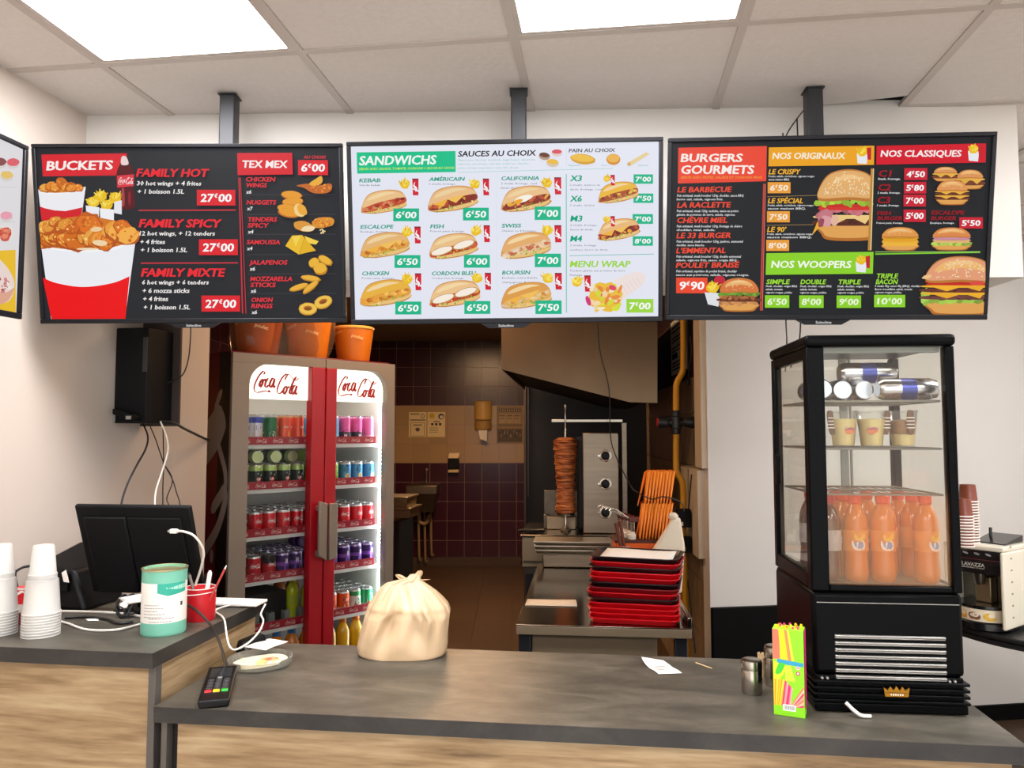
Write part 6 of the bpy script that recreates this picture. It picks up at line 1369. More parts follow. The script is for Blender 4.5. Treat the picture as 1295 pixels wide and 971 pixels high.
MB().cyl((-.005, .14, MH + .02), (-.005, .14, MH + .055), .006, n=12).build('lid_knob', mbk, t)
bcup = mat('brown_cup', '#74341c', .4); bcw = mat('cup_white_rim', '#e9e2d8', .5)
def bc():
    o = MB().lathe([(.035, 0), (.0355, .002), (.034, .004), (.0285, .066), (.027, .07), (.0001, .071)], 24, close=False).build('brown_cup', bcup); MB().lathe([(.0345, 0), (.0372, .001), (.0372, .0055), (.0345, .006)], 24).build('rim', bcw, o); return o
c0 = bc(); n_ = 0
for nm, (px, py, Y, n, top) in (('taller', (1226, 681, 3.12, 16, 612)), ('shorter', (1219, 683, 3.02, 11, 630))):
    q = PY(px, 681, Y); zb = ZT + MH + .0006
    zt_ = PY(px, top, Y).z - .071; st_ = max(.0052, (zt_ - zb) / (n - 1))
    for k in range(n):
        c = c0 if n_ == 0 else dup(c0); n_ += 1; c.location = (q.x, q.y, zb + k * st_)
        tag(c, f'brown paper cup nested in the {nm} stack on the coffee machine', 'cup', f'brown cups of the {nm} stack')

# ================================================================== KITCHEN
stw = mat('kitchen_steel', '#857868', .38, 1.0, noise=.12, nscale=5, stretch=(1, 1, 10)); stt = mat('table_steel', '#8d8375', .16, 1.0, noise=.12, nscale=3)
lidm = mat('panel_steel', '#938168', .45, .7, noise=.08, nscale=4)
TA = R(-5.5); TO = PZ(652.3, 789.5, .85)
def tw_(x, y, z=.85): a_, b_ = rot2(x, y, TA); return Vector((TO.x + a_, TO.y + b_, z))
t = thing('steel_table', 'low stainless steel prep table behind the counter under the trays', 'table', tw_(0, 0, 0), TA)
MB().bx(0, .605, 0, 1.26, .846, .85).build('table_top', stt, t, bevel=.001); MB().bx(.001, .604, .001, .02, .815, .8458).bx(.001, .02, .02, 1.25, .815, .8458).bx(.585, .604, .02, 1.25, .815, .8458).build('apron', lidm, t, bevel=.002)
MB().bx(.59, .605, .0, .42, .851, .885).build('upstand', stt, t, bevel=.002)
for x, y in ((.008, .02), (.55, .02), (.008, 1.19), (.55, 1.19)): MB().bx(x, x + .042, y, y + .042, 0, .8149).build('leg', mat('leg_navy', '#15161c', .4), t, bevel=.003)
MB().bx(.055, .49, .035, .05, .25, .812).build('front_panel', lidm, t, bevel=.002)
MB().bx(.052, .548, .06, 1.2, .18, .20).build('under_shelf', stt, t)
# paper strip
o = sheet('paper_strip', 'folded cream paper strip lying on the steel table', 'paper', [PZ(664, 766, .85), PZ(667, 759, .85), PZ(728, 760, .85), PZ(730, 767.5, .85)], lambda u, v: .002 + .006 * max(0, v - .8) * 5 * abs(math.sin(3 * u)) + .002 * u, mat('cream_paper', '#e6d8c0', .8), .0012, 6)
# serving trays
def rr(w, d, r, n=5):
    o = []
    for cx, cy, a0_ in ((w - r, d - r, 0), (-w + r, d - r, 90), (-w + r, -d + r, 180), (w - r, -d + r, 270)):
        for k in range(n + 1): a_ = R(a0_ + 90 * k / n); o.append((cx + r * math.cos(a_), cy + r * math.sin(a_)))
    return o
def tray_mesh(m):
    w, d = .160, .118; L = [(rr(w - .016, d - .016, .03), 0), (rr(w - .012, d - .012, .032), .002), (rr(w - .002, d - .002, .04), .017), (rr(w, d, .042), .0185), (rr(w, d, .042), .021), (rr(w - .006, d - .006, .038), .021), (rr(w - .018, d - .018, .03), .005)]
    V = []; Fs = []; n = len(L[0][0])
    for k, (pts, z) in enumerate(L):
        V += [(x, y, z) for x, y in pts]
        if k: Fs += [((k - 1) * n + i, (k - 1) * n + (i + 1) % n, k * n + (i + 1) % n, k * n + i) for i in range(n)]
    Fs.append(tuple(range(n))[::-1]); Fs.append(tuple((len(L) - 1) * n + i for i in range(n)))
    mb = MB(); mb.add(V, Fs); o = mb.build('serving_tray', m); o.location = (0, 0, -5); return o
trr, trb, trd = tray_mesh(mat('tray_red', '#d0101c', .3)), tray_mesh(mat('tray_black', '#141416', .35)), tray_mesh(mat('tray_dark_red', '#7c1018', .35))
fl_ = PZ(750.7, 794, .85); fr2 = PZ(866, 797.5, .85); mx_ = (fl_ + fr2) / 2
seq = [('r', 'bottom red'), ('r', 'second red'), ('r', 'third red'), ('r', 'fourth red'), ('k', 'lowest black'), ('r', 'red above the lowest black'), ('d', 'dark red middle'), ('k', 'middle black'), ('r', 'red above the middle black'), ('r', 'upper red'), ('k', 'upper black'), ('r', 'topmost red'), ('k', 'top black')]
seen_ = set(); NT = len(seq); dzt = .0175
for k, (c, l) in enumerate(seq):
    pr = {'r': trr, 'k': trb, 'd': trd}[c]; ox = (.0, .002, -.002, .003, -.004, -.002, .004, .008, .008, .012, .010, .014, .012)[k]
    p = Vector((mx_.x + ox + .012, mx_.y + .165 + rnd.uniform(-.004, .004), .8505 + k * dzt))
    if c in seen_: o = dup(pr, p, R(-11 - k * .6) + rnd.uniform(-.02, .02))
    else: seen_.add(c); pr.location = p; pr.rotation_euler = (0, 0, R(-11 - k * .6)); o = pr
    tag(o, f'{l} serving tray of the stack on the steel table', 'tray', 'serving trays stacked on the steel table')
pt = Vector((mx_.x + .024, mx_.y + .165, .8505 + (NT - 1) * dzt + .0060)); c_ = rot2(1, 0, R(-18.2)); d_ = rot2(0, 1, R(-18.2))
def tp(x, y): return Vector((pt.x + x * c_[0] + y * d_[0], pt.y + x * c_[1] + y * d_[1], pt.z))
sheet('tray_liner', 'white paper liner lying in the top black tray', 'paper', [tp(-.128, -.09), tp(.132, -.09), tp(.132, .09), tp(-.128, .09)], lambda u, v: .0022 + .012 * v + .0015 * math.sin(7 * u), paper)
# gastro pan and sheet pans at the back of the table
q = PZ(684, 718, .85); w = (777 - 684) / F * q.y
t = thing('gastro_pan', 'deep steel gastro pan at the back of the steel table', 'pan', (q.x, q.y, .8505), TA)
b = MB(); b.hexa([(.01, .01, 0), (w - .01, .01, 0), (w - .01, .17, 0), (.01, .17, 0)], [(.004, .004, .066), (w - .004, .004, .066), (w - .004, .176, .066), (.004, .176, .066)]); b.build('pan', stw, t, bevel=.006); MB().bx(-.004, w + .004, -.004, .184, .0665, .0695).build('rim', stw, t)
for k in range(3):
    o = thing('sheet_pan', f'flat steel sheet pan, {("bottom", "middle", "top")[k]} one of three on the gastro pan', 'pan', (q.x - .02 - .004 * k, q.y, .8505 + .0702 + k * .0205), TA + R((0, 1.2, .4)[k]), 'sheet pans stacked on the gastro pan')
    b = MB(); b.hexa([(.0, .004, 0), (w, .004, 0), (w, .172, 0), (0, .172, 0)], [(-.006, 0, .015), (w + .006, 0, .015), (w + .006, .178, .015), (-.006, .178, .015)]); b.build('pan', stw, o, bevel=.003); MB().bx(-.009, w + .009, -.003, .181, .0152, .0185).build('rim', mat('pan_rim', '#d8cdb8', .3, 1.0), o)
# orange holder with sleeves and sauce pumps
orange = mat('holder_orange', '#e8641a', .45); slv = mat('sleeve_orange', '#f4861c', .6, noise=.08, nscale=20); slv2 = mat('sleeve_edge', '#f7a53c', .6)
HA = R(-3); HO = PY(778, 740, 3.30); HO.z = .8505; HTOP = PY(790, 683, 3.30).z
def hw(x, y, z): a_, b_ = rot2(x, y, HA); return Vector((HO.x + a_, HO.y + b_, z))
t = thing('sleeve_holder', 'orange carton holder behind the tray stack', 'holder', HO, HA); hh = HTOP - HO.z
MB().bx(.005, .205, 0, .20, 0, hh - .002).build('carton', orange, t, bevel=.002); MB().bx(0, .21, -.002, .205, hh - .012, hh).build('brown_rim', mat('rim_brown', '#4a1f14', .5), t, bevel=.002)
A = Art(lambda X, Y, l: (X, -.0005 - l, -Y), base=4e-4)
for x, y in ((.032, -hh + .03), (.044, -hh + .034), (.055, -hh + .03), (.04, -hh + .045)): A.blob(x, y, .006, .005, '#e8e0e0', 0, 8, .2); A.blob(x, y, .003, .003, '#3a3a4a')
A.build('front_mark', PRINT, t)
def sleeve_mesh():
    # a flat paper pocket, standing on its folded foot
    b = MB(); D_, H_ = .11, .155
    b.add([(-.002, 0.0, 0), (.002, 0.0, 0), (.002, D_ * .82, 0), (-.002, D_ * .82, 0), (-.0062, -.004, H_ * .96), (.0062, -.004, H_), (.0062, D_, H_), (-.0062, D_, H_ * .96)], [(3, 2, 1, 0), (0, 1, 5, 4), (1, 2, 6, 5), (2, 3, 7, 6), (3, 0, 4, 7)], 0)
    o = b.build('paper_sleeve', [slv, slv2]); s = o.modifiers.new('wall', 'SOLIDIFY'); s.thickness = .0008; o.location = (0, 0, -5); return o
sm_ = sleeve_mesh(); u_ = 0
ORN = ['first', 'second', 'third', 'fourth', 'fifth', 'sixth', 'seventh', 'eighth', 'ninth', 'tenth']
for tier, (n, z0_, x0_, lean) in enumerate(((10, HTOP + .001, .112, 7), (9, HTOP + .139, .135, 7))):
    for k in range(n):
        o = sm_ if u_ == 0 else dup(sm_); u_ += 1; o.location = hw(x0_ + k * .0132, .045 + .002 * (k % 2), z0_); o.rotation_euler = (0, R(lean), HA + R(rnd.uniform(-3, 3)))
        tag(o, f'orange paper sleeve in the {("lower", "upper")[tier]} tier, {ORN[k]} from the left', 'paper sleeve', f'orange sleeves of the {("lower", "upper")[tier]} tier')
for k, (px, py, ln) in enumerate(((804, 668, 13), (809, 666, 12), (806, 622, 14))):
    o = dup(sm_); p = PY(px, py, 3.40); o.location = (p.x, p.y, HTOP + .001 if k < 2 else HTOP + .135); o.rotation_euler = (0, R(ln), HA + R(-8)); tag(o, f'orange paper sleeve leaning at the left of the tiers, {("front lower", "second lower", "upper")[k]} one', 'paper sleeve', 'orange sleeves leaning at the left')
pumpw = mat('pump_white', '#e9dfcd', .4); pumpb = mat('pump_brown', '#5a2016', .35); pumps = mat('pump_silver', '#c9c2b4', .25, .9)
pm0 = thing('sauce_pump', 'white-capped sauce pump with curved spout, nearest of four', 'sauce pump', hw(.075, .03, HTOP + .001), HA, 'sauce pumps on the orange holder')
MB().lathe([(.017, 0), (.018, .003), (.018, .02), (.014, .024), (.014, .03), (.0001, .031)], 20).build('cap', pumpw, pm0); MB().cyl((0, 0, .03), (0, 0, .075), .0035, n=10).cyl((.010, 0, .025), (.010, 0, .075), .0022, n=8).build('stem', pumps, pm0)
MB().bx(-.012, .03, -.009, .009, .073, .095).build('pump_head', pumpb, pm0, bevel=.003); MB().tube([(-.01, 0, .088), (-.035, 0, .104), (-.065, -.002, .124), (-.085, -.003, .128), (-.097, -.003, .120)], .0042, 8).build('spout', pumps, pm0)
for k in range(1, 4): dup(pm0, hw(.075 - .012 * k, .03 + .052 * k, HTOP + .001), HA, f'white-capped sauce pump with curved spout, {("second", "third", "farthest")[k - 1]} of four')
o = thing('wooden_stick', 'two dark brown bars leaning left of the sauce pumps', 'bars', PY(785, 690, 3.27))
b_ = PY(785, 690, 3.275); e_ = PY(779, 661, 3.275); MB().cyl((0, 0, 0), e_ - b_, .008, n=10).build('bar', mat('bar_brown', '#6a3524', .4), o); MB().cyl((.014, 0.0, 0), (e_ - b_) + Vector((.017, 0, .008)), .007, n=10).build('bar', mat('bar_brown', '#6a3524'), o)
o['label'] = 'pair of dark brown bars leaning left of the sauce pumps'
# white paper bag leaning
p0, p1, p2, p3, p4 = PY(815, 712, 3.235), PY(862, 712, 3.235), PY(866, 690, 3.24), PY(859, 653, 3.26), PY(849, 655, 3.26)
zb_ = .8505
V = []; ring = [(p0.x, zb_), (p1.x, zb_), (p2.x, p2.z), (p3.x, p3.z), (p4.x, p4.z), (p0.x, p0.z)]
o = MB().prism([(x, z) for x, z in ring], 3.228, 3.262, plane='XZ').build('paper_bag', mat('bag_paper', '#e9dcc4', .75, bump=.4, nscale=14), bevel=.012, seg=3)
tag(o, 'folded white paper bag leaning right of the orange holder', 'bag')
o2 = MB().lathe([(.008, 0), (.018, .006), (.02, .018), (.012, .03), (.0001, .032)], 14, wob=lambda a_, z, k: 1 + .16 * math.sin(5 * a_ + k)).build('knot', mat('bag_paper', '#e9dcc4'), o, ang=3); o2.location = (p4.x + .004, 3.245, p4.z - .006)
# doner grill
GYY = 4.15
g0, g1 = PY(660, 676, GYY), PY(776, 717, GYY)
t = thing('grill_stand', 'dark stand carrying the doner grill', 'stand', (g0.x, GYY + .01, 0), TA)
gw = g1.x - g0.x
for x, y in ((.02, .03), (gw - .06, .03), (.02, .5), (gw - .06, .5)): MB().bx(x, x + .04, y, y + .04, 0, g1.z - .003).build('leg', mat('leg_navy', '#15161c'), t)
MB().bx(.01, gw - .01, .02, .55, g1.z - .04, g1.z - .002).build('rail', steeld, t); MB().bx(.03, gw - .03, .2, .54, .1, g1.z - .042).build('back_panel', mat('dark_carcass', '#1a1714'), t)
t = thing('doner_grill', 'stainless upright doner grill with three black control knobs', 'grill', (g0.x, GYY, g1.z), TA); gh = g0.z - g1.z
MB().bx(0, gw, 0, .56, 0, gh - .012).build('drip_base', lidm, t, bevel=.004); MB().bx(-.008, gw + .006, -.008, .565, gh - .0115, gh).build('base_top', stt, t, bevel=.002)
MB().bx(.008, .115, -.002, -.0002, .02, .035).bx(.19, gw - .02, -.002, -.0002, .02, .03).build('base_seam', steeld, t)
f0, f1 = PY(732, 547, GYY + .08), PY(778, 678, GYY + .08)
xa = f0.x - g0.x + .01; xb = f1.x - g0.x + .01; zt_ = f0.z - g1.z
pn = MB().bx(xa, xb, .075, .40, gh + .001, zt_).build('control_panel', stw, t, bevel=.006)
MB().bx(xa - .03, xa, .09, .11, zt_ - .04, zt_ - .02).bx(xa - .02, xa, .2, .39, gh + .02, zt_ - .03).build('heat_shield', mat('heat_shield', '#1c1714', .5, .5), t)
for k, py in enumerate((576, 611, 647)):
    q = PY(760.5, py, GYY + .07); x = q.x - g0.x + .012; z = q.z - g1.z
    kb_ = MB().at(Matrix.Translation((x, .0745, z)) @ Matrix.Rotation(R(90), 4, 'X')).lathe([(.033, 0), (.034, .003), (.03, .005), (.0001, .005)], 24).build('knob_ring', pumps, t)
    MB().at(Matrix.Translation((x, .0695, z)) @ Matrix.Rotation(R(90), 4, 'X')).lathe([(.024, 0), (.023, .018), (.018, .021), (.0001, .021)], 20).build('knob', black, kb_); MB().bx(x - .04, x - .028, .0695, .0745, z - .004, z + .004).build('pointer', pumps, kb_)
bx0 = PY(693, 532, GYY + .2)
MB().bx(bx0.x - g0.x, gw + .06, .2, .225, bx0.z - g1.z - .009, bx0.z - g1.z + .008).build('top_bar', stt, t, bevel=.002)
MB().bx(gw + .055, gw + .085, .24, .27, gh, bx0.z - g1.z - .01).build('side_post', stw, t, bevel=.003)
MB().bx(.10, xa - .03, .33, .35, gh + .001, PY(700, 620, GYY + .33).z - g1.z).bx(.10, .13, .28, .33, gh + .001, PY(700, 650, GYY + .3).z - g1.z).build('back_plate', mat('back_plate', '#5e5548', .4, .9, noise=.2), t, bevel=.003)
MB().bx(.12, xa - .04, .24, .28, gh + .001, gh + .07).build('front_plate', lidm, t, bevel=.003)
dn = thing('doner_spit', 'upright spit of browned doner meat tapering to the bottom', 'doner meat', (g0.x + .245, GYY + .15, g0.z + .0005), 0)
sc_ = (GYY + .15) / F; ym = lambda y: PY(715, y, GYY + .15).z - g0.z
prof = [(0.0001, 649), (12, 648.5), (14, 645), (12.3, 640), (11.5, 630), (11.2, 618), (11.8, 605), (12.8, 592), (13.8, 578), (14.6, 566), (15, 560), (14, 556), (9, 553.5), (0.0001, 553)]
pf = []
for i in range(len(prof) - 1):
    for k in range(5): t_ = k / 5; pf.append((max(1e-4, (prof[i][0] * (1 - t_) + prof[i + 1][0] * t_) * sc_), ym(prof[i][1] * (1 - t_) + prof[i + 1][1] * t_)))
pf.append((1e-4, ym(553)))
meat, nt_, b_ = nodes('doner_meat')
tc2 = nt_.nodes.new('ShaderNodeTexCoord'); mp2 = nt_.nodes.new('ShaderNodeMapping'); mp2.inputs['Scale'].default_value = (9, 9, 70); nt_.links.new(tc2.outputs['Object'], mp2.inputs[0])
nz2 = nt_.nodes.new('ShaderNodeTexNoise'); nz2.inputs['Scale'].default_value = 1.6; nz2.inputs['Detail'].default_value = 6; nt_.links.new(mp2.outputs[0], nz2.inputs['Vector'])
cr2 = nt_.nodes.new('ShaderNodeValToRGB'); e2 = cr2.color_ramp.elements; e2[0].position = .3; e2[0].color = (*lin('#4a1f0e'), 1); e2[1].position = .72; e2[1].color = (*lin('#d98a45'), 1); q2 = e2.new(.5); q2.color = (*lin('#a8592a'), 1)
nt_.links.new(nz2.outputs[0], cr2.inputs[0]); nt_.links.new(cr2.outputs[0], b_.inputs['Base Color']); b_.inputs['Roughness'].default_value = .5
bp2 = nt_.nodes.new('ShaderNodeBump'); bp2.inputs['Distance'].default_value = .02; nt_.links.new(nz2.outputs[0], bp2.inputs['Height']); nt_.links.new(bp2.outputs[0], b_.inputs['Normal'])
MB().lathe(pf, 40, wob=lambda a_, z, k: 1 + .05 * math.sin(k * 1.9 + 2 * math.sin(a_)) + .035 * math.sin(5 * a_ + k * .8), close=False).build('meat', meat, dn, ang=3)
MB().lathe([(.028, 0), (.03, .006), (.012, .02), (.006, .03), (.005, ym(650))], 20).lathe([(.006, ym(556)), (.007, ym(548)), (.007, ym(541)), (.004, ym(540)), (.004, ym(518)), (.007, ym(517)), (.007, ym(512)), (.0001, ym(511))], 16).build('spit_rod', pumps, dn)
MB().lathe([(.0001, ym(651)), (.05, ym(651)), (.05, ym(649.4)), (.0001, ym(649.4))], 24).build('spit_plate', steeld, dn)
o = thing('tongs', 'black tongs lying on the left end of the grill base', 'tongs', (g0.x + .02, GYY + .05, g0.z + .001), R(-10)); MB().tube([(-.04, .0, .012), (.04, .02, .01), (.10, .03, .012)], .008, 8).build('arm', black, o); MB().tube([(-.04, .03, .012), (.04, .05, .01), (.10, .04, .012)], .008, 8).build('arm', black, o)
# extractor hood
HY = 4.32
hp = [PY(x, y, HY) for x, y in ((634, 380), (634, 467), (795, 509), (829, 510), (829, 380))]
h0 = hp[0]; t = thing('extractor_hood', 'large brushed steel extractor hood above the doner grill', 'extractor hood', (h0.x, HY, 0), R(-4.5))
P_ = [(v.x - h0.x, v.z) for v in hp]
MB().prism(P_, 0, .012, plane='XZ').build('end_panel', mat('hood_steel', '#75604a', .36, 1.0, noise=.16, nscale=3), t, flat=True)
Pi = [(x + (.006 if x < .1 else -.006), z + (.03 if z < 2 else -.004)) for x, z in P_]
MB().prism(Pi, .0125, 2.1, plane='XZ').build('plenum', mat('hood_inside', '#1d1915', .6, .3), t, flat=True)
MB().bx(.0, .0055, .0125, 2.1, P_[1][1], P_[0][1]).build('front_lip', stw, t)
cable('hanging_cable', 'thin black cable hanging down in front of the extractor hood and grill', [PY(x, y, Y) for x, y, Y in ((755, 395, 4.18), (756, 409, 4.18), (759, 445, 4.18), (770, 491, 4.12), (772, 550, 4.1), (779, 577, 4.0), (797, 613, 3.6), (806, 622, 3.30), (824, 631, 3.28), (840, 628, 3.28), (861, 635, 3.4), (865, 646, 3.6))], .0026, cablek)
# gas pipe and valve
gas = mat('gas_yellow', '#c98f12', .45)
gx = lambda px, py, Y=4.25: PY(px, py, Y)
t = thing('gas_pipe', 'yellow gas pipe running up the tiled kitchen wall', 'pipe', (gx(855, 540).x, 4.25, 0)); o0 = Vector((gx(855, 540).x, 4.25, 0))
MB().tube([v - o0 for v in (gx(864, 400), gx(864, 455), gx(863, 470), gx(856, 484), gx(855, 496), gx(855, 519))], .017, 12).build('upper_run', gas, t)
MB().tube([v - o0 for v in (gx(855, 549), gx(855, 585), gx(856, 597), gx(862, 608), gx(864, 622), gx(864, 680), gx(868, 800), Vector((gx(868, 800).x, 4.25, .0)))], .017, 12).build('lower_run', gas, t)
vm = gx(854.5, 534) - o0
v_ = MB().at(Matrix.Translation(vm)); v_.lathe([(.02, -.065), (.026, -.06), (.026, -.035), (.033, -.03), (.033, .03), (.026, .035), (.026, .06), (.02, .065)], 16)
v_.at(Matrix.Translation(vm) @ Matrix.Rotation(R(90), 4, 'Y')).lathe([(.03, -.10), (.033, -.095), (.033, -.05), (.022, -.04), (.022, .045), (.026, .05), (.034, .09), (.034, .098), (.0001, .098)], 16); v_.build('valve', mat('valve_black', '#15171a', .4), t)
MB().at(Matrix.Translation(vm) @ Matrix.Rotation(R(90), 4, 'Y')).lathe([(.0001, -.104), (.024, -.104), (.024, -.1002)], 14).build('valve_cap', red_p, t)
# wall fittings on the right tiled wall: local frame along the wall
WRo = s0 + Vector((-.001, .02, 0)); WRa = R(-3)
def onwall(px, py):
    n = Vector((math.cos(WRa), math.sin(WRa), 0)); return PP(px, py, WRo, n)
def wallbox(name, lab, cat, x0, y0, x1, y1, dep, m, bev=.003, part='case', off=.0008):
    a_, b_ = onwall(x1, y0), onwall(x0, y1); zc0 = onwall((x0 + x1) / 2, y0).z; zc1 = onwall((x0 + x1) / 2, y1).z
    L = (Vector((b_.x, b_.y, 0)) - Vector((a_.x, a_.y, 0))).length
    t = thing(name, lab, cat, (a_.x, a_.y, zc1), WRa); MB().bx(-dep - off, -off, 0, L, 0, zc0 - zc1).build(part, m, t, bevel=bev); return t, L, zc0 - zc1
tr_w = mat('trunking_cream', '#cfc2ac', .5)
wallbox('cable_trunking', 'upright cream cable trunking high on the tiled wall', 'trunking', 886.5, 395, 892, 591, .03, tr_w)
t, L_, H_ = wallbox('fuse_box', 'flat cream box fixed on the tiled wall below the trunking', 'wall box', 871, 592, 892, 697, .04, tr_w)
MB().bx(-.0425, -.0411, .02, L_ - .02, .02, H_ - .02).build('cover', tr_w, t, bevel=.001)
t, L_, H_ = wallbox('wall_notice', 'white printed safety notice hanging high beside the gas pipe', 'notice', 850, 400, 868, 471, .004, paper, 0, 'board')
A = Art(lambda X, Y, l: (-.0052 - l, L_ * (1 - X), H_ * (1 - Y)), base=3e-4)
for k, (y, w) in enumerate(((.12, .8), (.2, .6), (.32, .85), (.38, .7), (.5, .8), (.56, .5), (.78, .85), (.84, .7), (.9, .8))): A.rect(.08, y, .08 + w, y + .028, '#3a3632')
A.rect(.1, .62, .45, .72, '#22201e'); A.build('notice_print', PRINT, t)
for nm, x0_, y0_, x1_, y1_ in (('upper', 857, 644, 874, 667), ('lower', 860, 679, 875, 699)):
    a_, b_ = PY(x0_, y1_, 4.17), PY(x1_, y0_, 4.17); o = thing('power_adapter', f'{nm} black power adapter strapped to the yellow gas pipe beside the sleeves', 'adapter', (a_.x, 4.17, a_.z))
    MB().bx(0, b_.x - a_.x, 0, .05, 0, b_.z - a_.z).build('case', blackm, o, bevel=.006); MB().bx(.02, .03, -.001, 0, .01, .03).build('rating_label', tr_w, o); MB().bx(.004, b_.x - a_.x - .004, .05, .0625, .03, .05).build('strap', blackm, o)
cable('hanging_cable', 'black cable with a small plug hanging high on the tiled wall', [onwall(x, y) + Vector((-.05, 0, 0)) for x, y in ((884, 425), (886, 445), (884, 460), (882, 478))], .003, cablek)
q = onwall(881.5, 483) + Vector((-.05, 0, 0)); o = thing('hanging_plug', 'small black plug at the end of the cable on the tiled wall', 'plug', q); MB().lathe([(.008, -.022), (.013, -.018), (.013, .012), (.006, .02)], 14).build('plug_body', black, o)
cable('hanging_cable', 'black cable running down the tiled wall from the cream box', [onwall(x, y) + Vector((-.06, 0, 0)) for x, y in ((889, 600), (885, 640), (880, 680), (882, 720), (888, 770), (894, 826))], .0032, cablek)
# back wall fittings
BY = 8.915
def bk(px, py, d=0.0): return PY(px, py, BY - d)
for k, (x0, x1, lab) in enumerate(((517, 539.5, 'cream hygiene notice on the beige back tiles, left of the pair'), (540.5, 563, 'cream hygiene notice on the beige back tiles, right of the pair'))):
    a_, b_ = bk(x0, 552.5), bk(x1, 521); W_, H2_ = b_.x - a_.x, b_.z - a_.z; t = thing('hygiene_notice', lab, 'notice', (a_.x, BY - .0052, a_.z), 0, 'hygiene notices on the back wall')
    b = MB().bx(0, W_, 0, .004, 0, H2_).build('sheet', mat('notice_paper', '#e2cf9a', .6), t)
    A = Art(lambda X, Y, l: (X * W_, -l - .0002, H2_ * (1 - Y)), base=5e-4, step=1e-4)
    if k == 0:
        A.rect(.06, .30, .95, .34, '#3a3432'); A.rect(.08, .06, .6, .1, '#5a5048'); A.blob(.78, .16, .12, .09, '#6a6058'); A.blob(.78, .16, .08, .06, '#e2cf9a'); A.rect(.1, .42, .9, .97, '#8a7a58'); A.rect(.13, .44, .87, .95, '#e2cf9a'); A.rect(.25, .5, .75, .54, '#5a5048'); A.blob(.5, .7, .13, .08, '#5a4a52')
    else:
        A.blob(.25, .15, .16, .1, '#c8a41e'); A.blob(.78, .18, .17, .12, '#2a2a3a'); A.blob(.8, .2, .11, .07, '#d8ccb0'); A.rect(.35, .36, .7, .4, '#5a5048')
        for x in (.28, .5, .72): A.rect(x - .07, .44, x + .07, .54, '#2e2c2e')
        for y in (.62, .68, .74, .8): A.rect(.12, y, .6, y + .02, '#8a7a58')
    A.build('notice_print', PRINT, b)
a_, b_ = bk(628, 560), bk(661, 514); W_, H2_ = b_.x - a_.x, b_.z - a_.z; t = thing('wall_poster', 'printed poster with a photo on the back wall beside the paper dispenser', 'poster', (a_.x, BY - .0052, a_.z))
b = MB().bx(0, W_, 0, .004, 0, H2_).build('sheet', mat('poster_paper', '#8d7658', .6), t)
A = Art(lambda X, Y, l: (X * W_, -l - .0002, H2_ * (1 - Y)), base=5e-4, step=1e-4); A.rect(.1, .06, .92, .14, '#3c322c')
for k in range(9): A.rect(.13 + k * .087, .08, .18 + k * .087, .12, '#b8a07a', up=(k == 0))
for k in range(3): A.rect(.1 + k * .28, .2, .36 + k * .28, .46, '#a88e66'); A.rect(.12 + k * .28, .24, .32 + k * .28, .27, '#5a4a3a'); A.rect(.12 + k * .28, .32, .30 + k * .28, .34, '#5a4a3a')
A.rect(.04, .5, .97, .52, '#3c322c'); A.rect(.04, .62, .97, .97, '#4a3a2c')
for k in range(14): A.blob(.12 + k * .06, .74 + .06 * math.sin(k * 2), .03, .05, ['#2a221c', '#7a6448', '#1c1814', '#8a6a4a'][k % 4], 0, 8, .2)
A.build('poster_print', PRINT, b)
c_ = bk(611, 544); t = thing('paper_dispenser', 'cream paper towel dispenser on the back wall', 'dispenser', (c_.x, BY - .003, c_.z)); r_ = 11.5 / F * BY; H2_ = bk(611, 507).z - c_.z
half = [(r_ * math.cos(math.pi * k / 12 + math.pi), r_ * .9 * math.sin(math.pi * k / 12 + math.pi)) for k in range(13)]
crm = mat('dispenser_cream', '#cfa85e', .4)
MB().prism(half, H2_ * .34, H2_, 0).build('cover', crm, t, bevel=.03, seg=3); MB().prism([(x * .97, y * .97) for x, y in half], 0, H2_ * .33, 0).build('lower_cup', mat('dispenser_shade', '#a8864a', .4), t, bevel=.02)
MB().hexa([(-.03, -.13, -.10), (.05, -.12, -.13), (.045, -.06, -.12), (-.03, -.06, -.09)], [(-.05, -.14, .0), (.05, -.14, 0), (.05, -.06, 0), (-.05, -.06, 0)]).build('paper_tail', paper, t)
c_ = bk(574, 597); t = thing('soap_dispenser', 'black and cream soap dispenser on the dark back tiles', 'dispenser', (c_.x, BY - .003, c_.z)); H2_ = bk(574, 572.5).z - c_.z
MB().bx(-.062, .062, -.09, 0, H2_ * .16, H2_ * .72).build('body', black, t, bevel=.008); MB().hexa([(-.06, -.095, H2_ * .73), (.06, -.095, H2_ * .73), (.065, 0, H2_ * .73), (-.06, 0, H2_ * .73)], [(-.05, -.08, H2_), (.075, -.08, H2_), (.075, 0, H2_ * 1.0), (-.05, 0, H2_)]).build('cream_cap', mat('dispenser_pale', '#d8c090', .4), t, bevel=.006); MB().bx(-.06, .06, -.095, 0, 0, H2_ * .15).build('nozzle_lip', mat('dispenser_pale', '#d8c090'), t, bevel=.006)
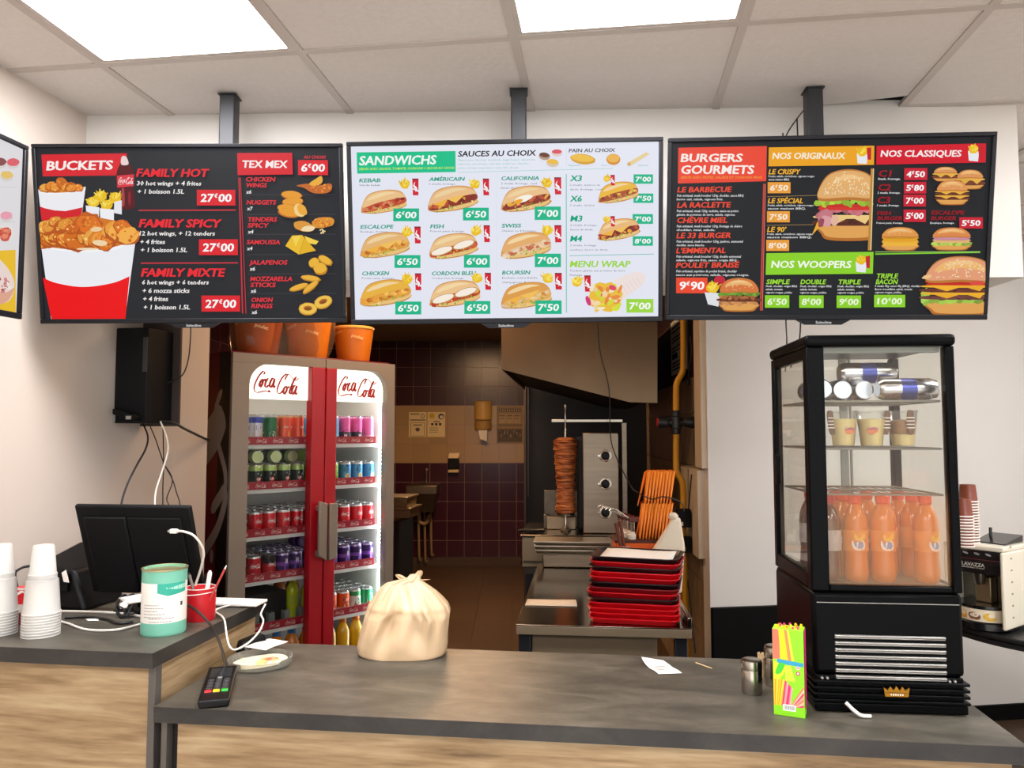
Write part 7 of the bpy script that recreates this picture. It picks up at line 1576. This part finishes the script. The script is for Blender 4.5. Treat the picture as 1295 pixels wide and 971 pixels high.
# hand basin
a_, b_ = bk(519, 622), bk(556.5, 611); sx_ = b_.x - a_.x; t = thing('hand_basin', 'small steel hand basin with pipes on the back wall', 'basin', (a_.x, BY - .003, 0))
MB().bx(0, sx_, -.38, 0, a_.z, b_.z).build('rim', stw, t, bevel=.008); MB().hexa([(.08, -.3, a_.z - .2), (sx_ - .05, -.3, a_.z - .2), (sx_ - .05, 0, a_.z - .2), (.08, 0, a_.z - .2)], [(.01, -.37, a_.z - .002), (sx_ - .01, -.37, a_.z - .002), (sx_ - .01, 0, a_.z - .002), (.01, 0, a_.z - .002)]).build('bowl', steeld, t)
MB().tube([(sx_ * .55, -.05, b_.z), (sx_ * .55, -.05, b_.z + .12), (sx_ * .58, -.1, b_.z + .17), (sx_ * .6, -.2, b_.z + .15)], .012, 8).build('tap', pumps, t)
for x, z1 in ((.10, .1), (.17, .08), (.24, .15)): MB().tube([(x, -.12, a_.z - .2), (x + .01, -.12, .55), (x + .02, -.1, z1), (x + .03, -.01, z1 - .03)], .014, 8).build('waste_pipe', mat('pipe_beige', '#8a7556', .5), t)
MB().tube([(.12, -.15, a_.z - .2), (.13, -.15, a_.z - .32), (.2, -.15, a_.z - .34), (.24, -.15, a_.z - .24)], .022, 8).build('trap', mat('pipe_beige', '#8a7556'), t)
# dark worktop cabinet at the left of the kitchen
q = PZ(522, 646.5, .85); t = thing('kitchen_cabinet', 'dark navy kitchen cabinet with steel top left of the passage', 'cabinet', (q.x, q.y + .2, 0), R(-9))
MB().bx(-.75, -.02, -1.1, .0, .05, .812).build('body', mat('cabinet_navy', '#16222e', .4), t, bevel=.004); MB().bx(-.76, 0, -1.11, .02, .813, .85).build('steel_top', lidm, t, bevel=.003); MB().bx(-.74, -.05, -1.06, -.03, 0, .05).build('plinth', cblk, t)
MB().bx(-.0195, -.012, -1.05, -.56, .1, .78).bx(-.0195, -.012, -.54, -.04, .1, .78).build('door', mat('cabinet_navy', '#16222e'), t, bevel=.003)
for k, (x0, y0, x1, y1, Y, l) in enumerate(((488, 636, 522, 646.5, 6.15, 'lower steel pan stacked on the navy kitchen cabinet'), (486, 622.5, 518, 634, 6.1, 'upper steel pan stacked on the navy kitchen cabinet'))):
    a_ = PY(x0, 640, Y); w_ = (x1 - x0) / F * Y; o = thing('steel_pan', l, 'pan', (a_.x, Y - .1, .8505 + k * .086), R(-9), 'steel pans on the navy cabinet')
    MB().hexa([(.012, .012, 0), (w_ - .012, .012, 0), (w_ - .012, .288, 0), (.012, .288, 0)], [(.004, .004, .07), (w_ - .004, .004, .07), (w_ - .004, .296, .07), (.004, .296, .07)]).build('pan', lidm, o, bevel=.006); MB().bx(-.008, w_ + .008, -.008, .308, .0705, .085).build('rim', mat('pan_rim', '#d8cdb8'), o, bevel=.003)
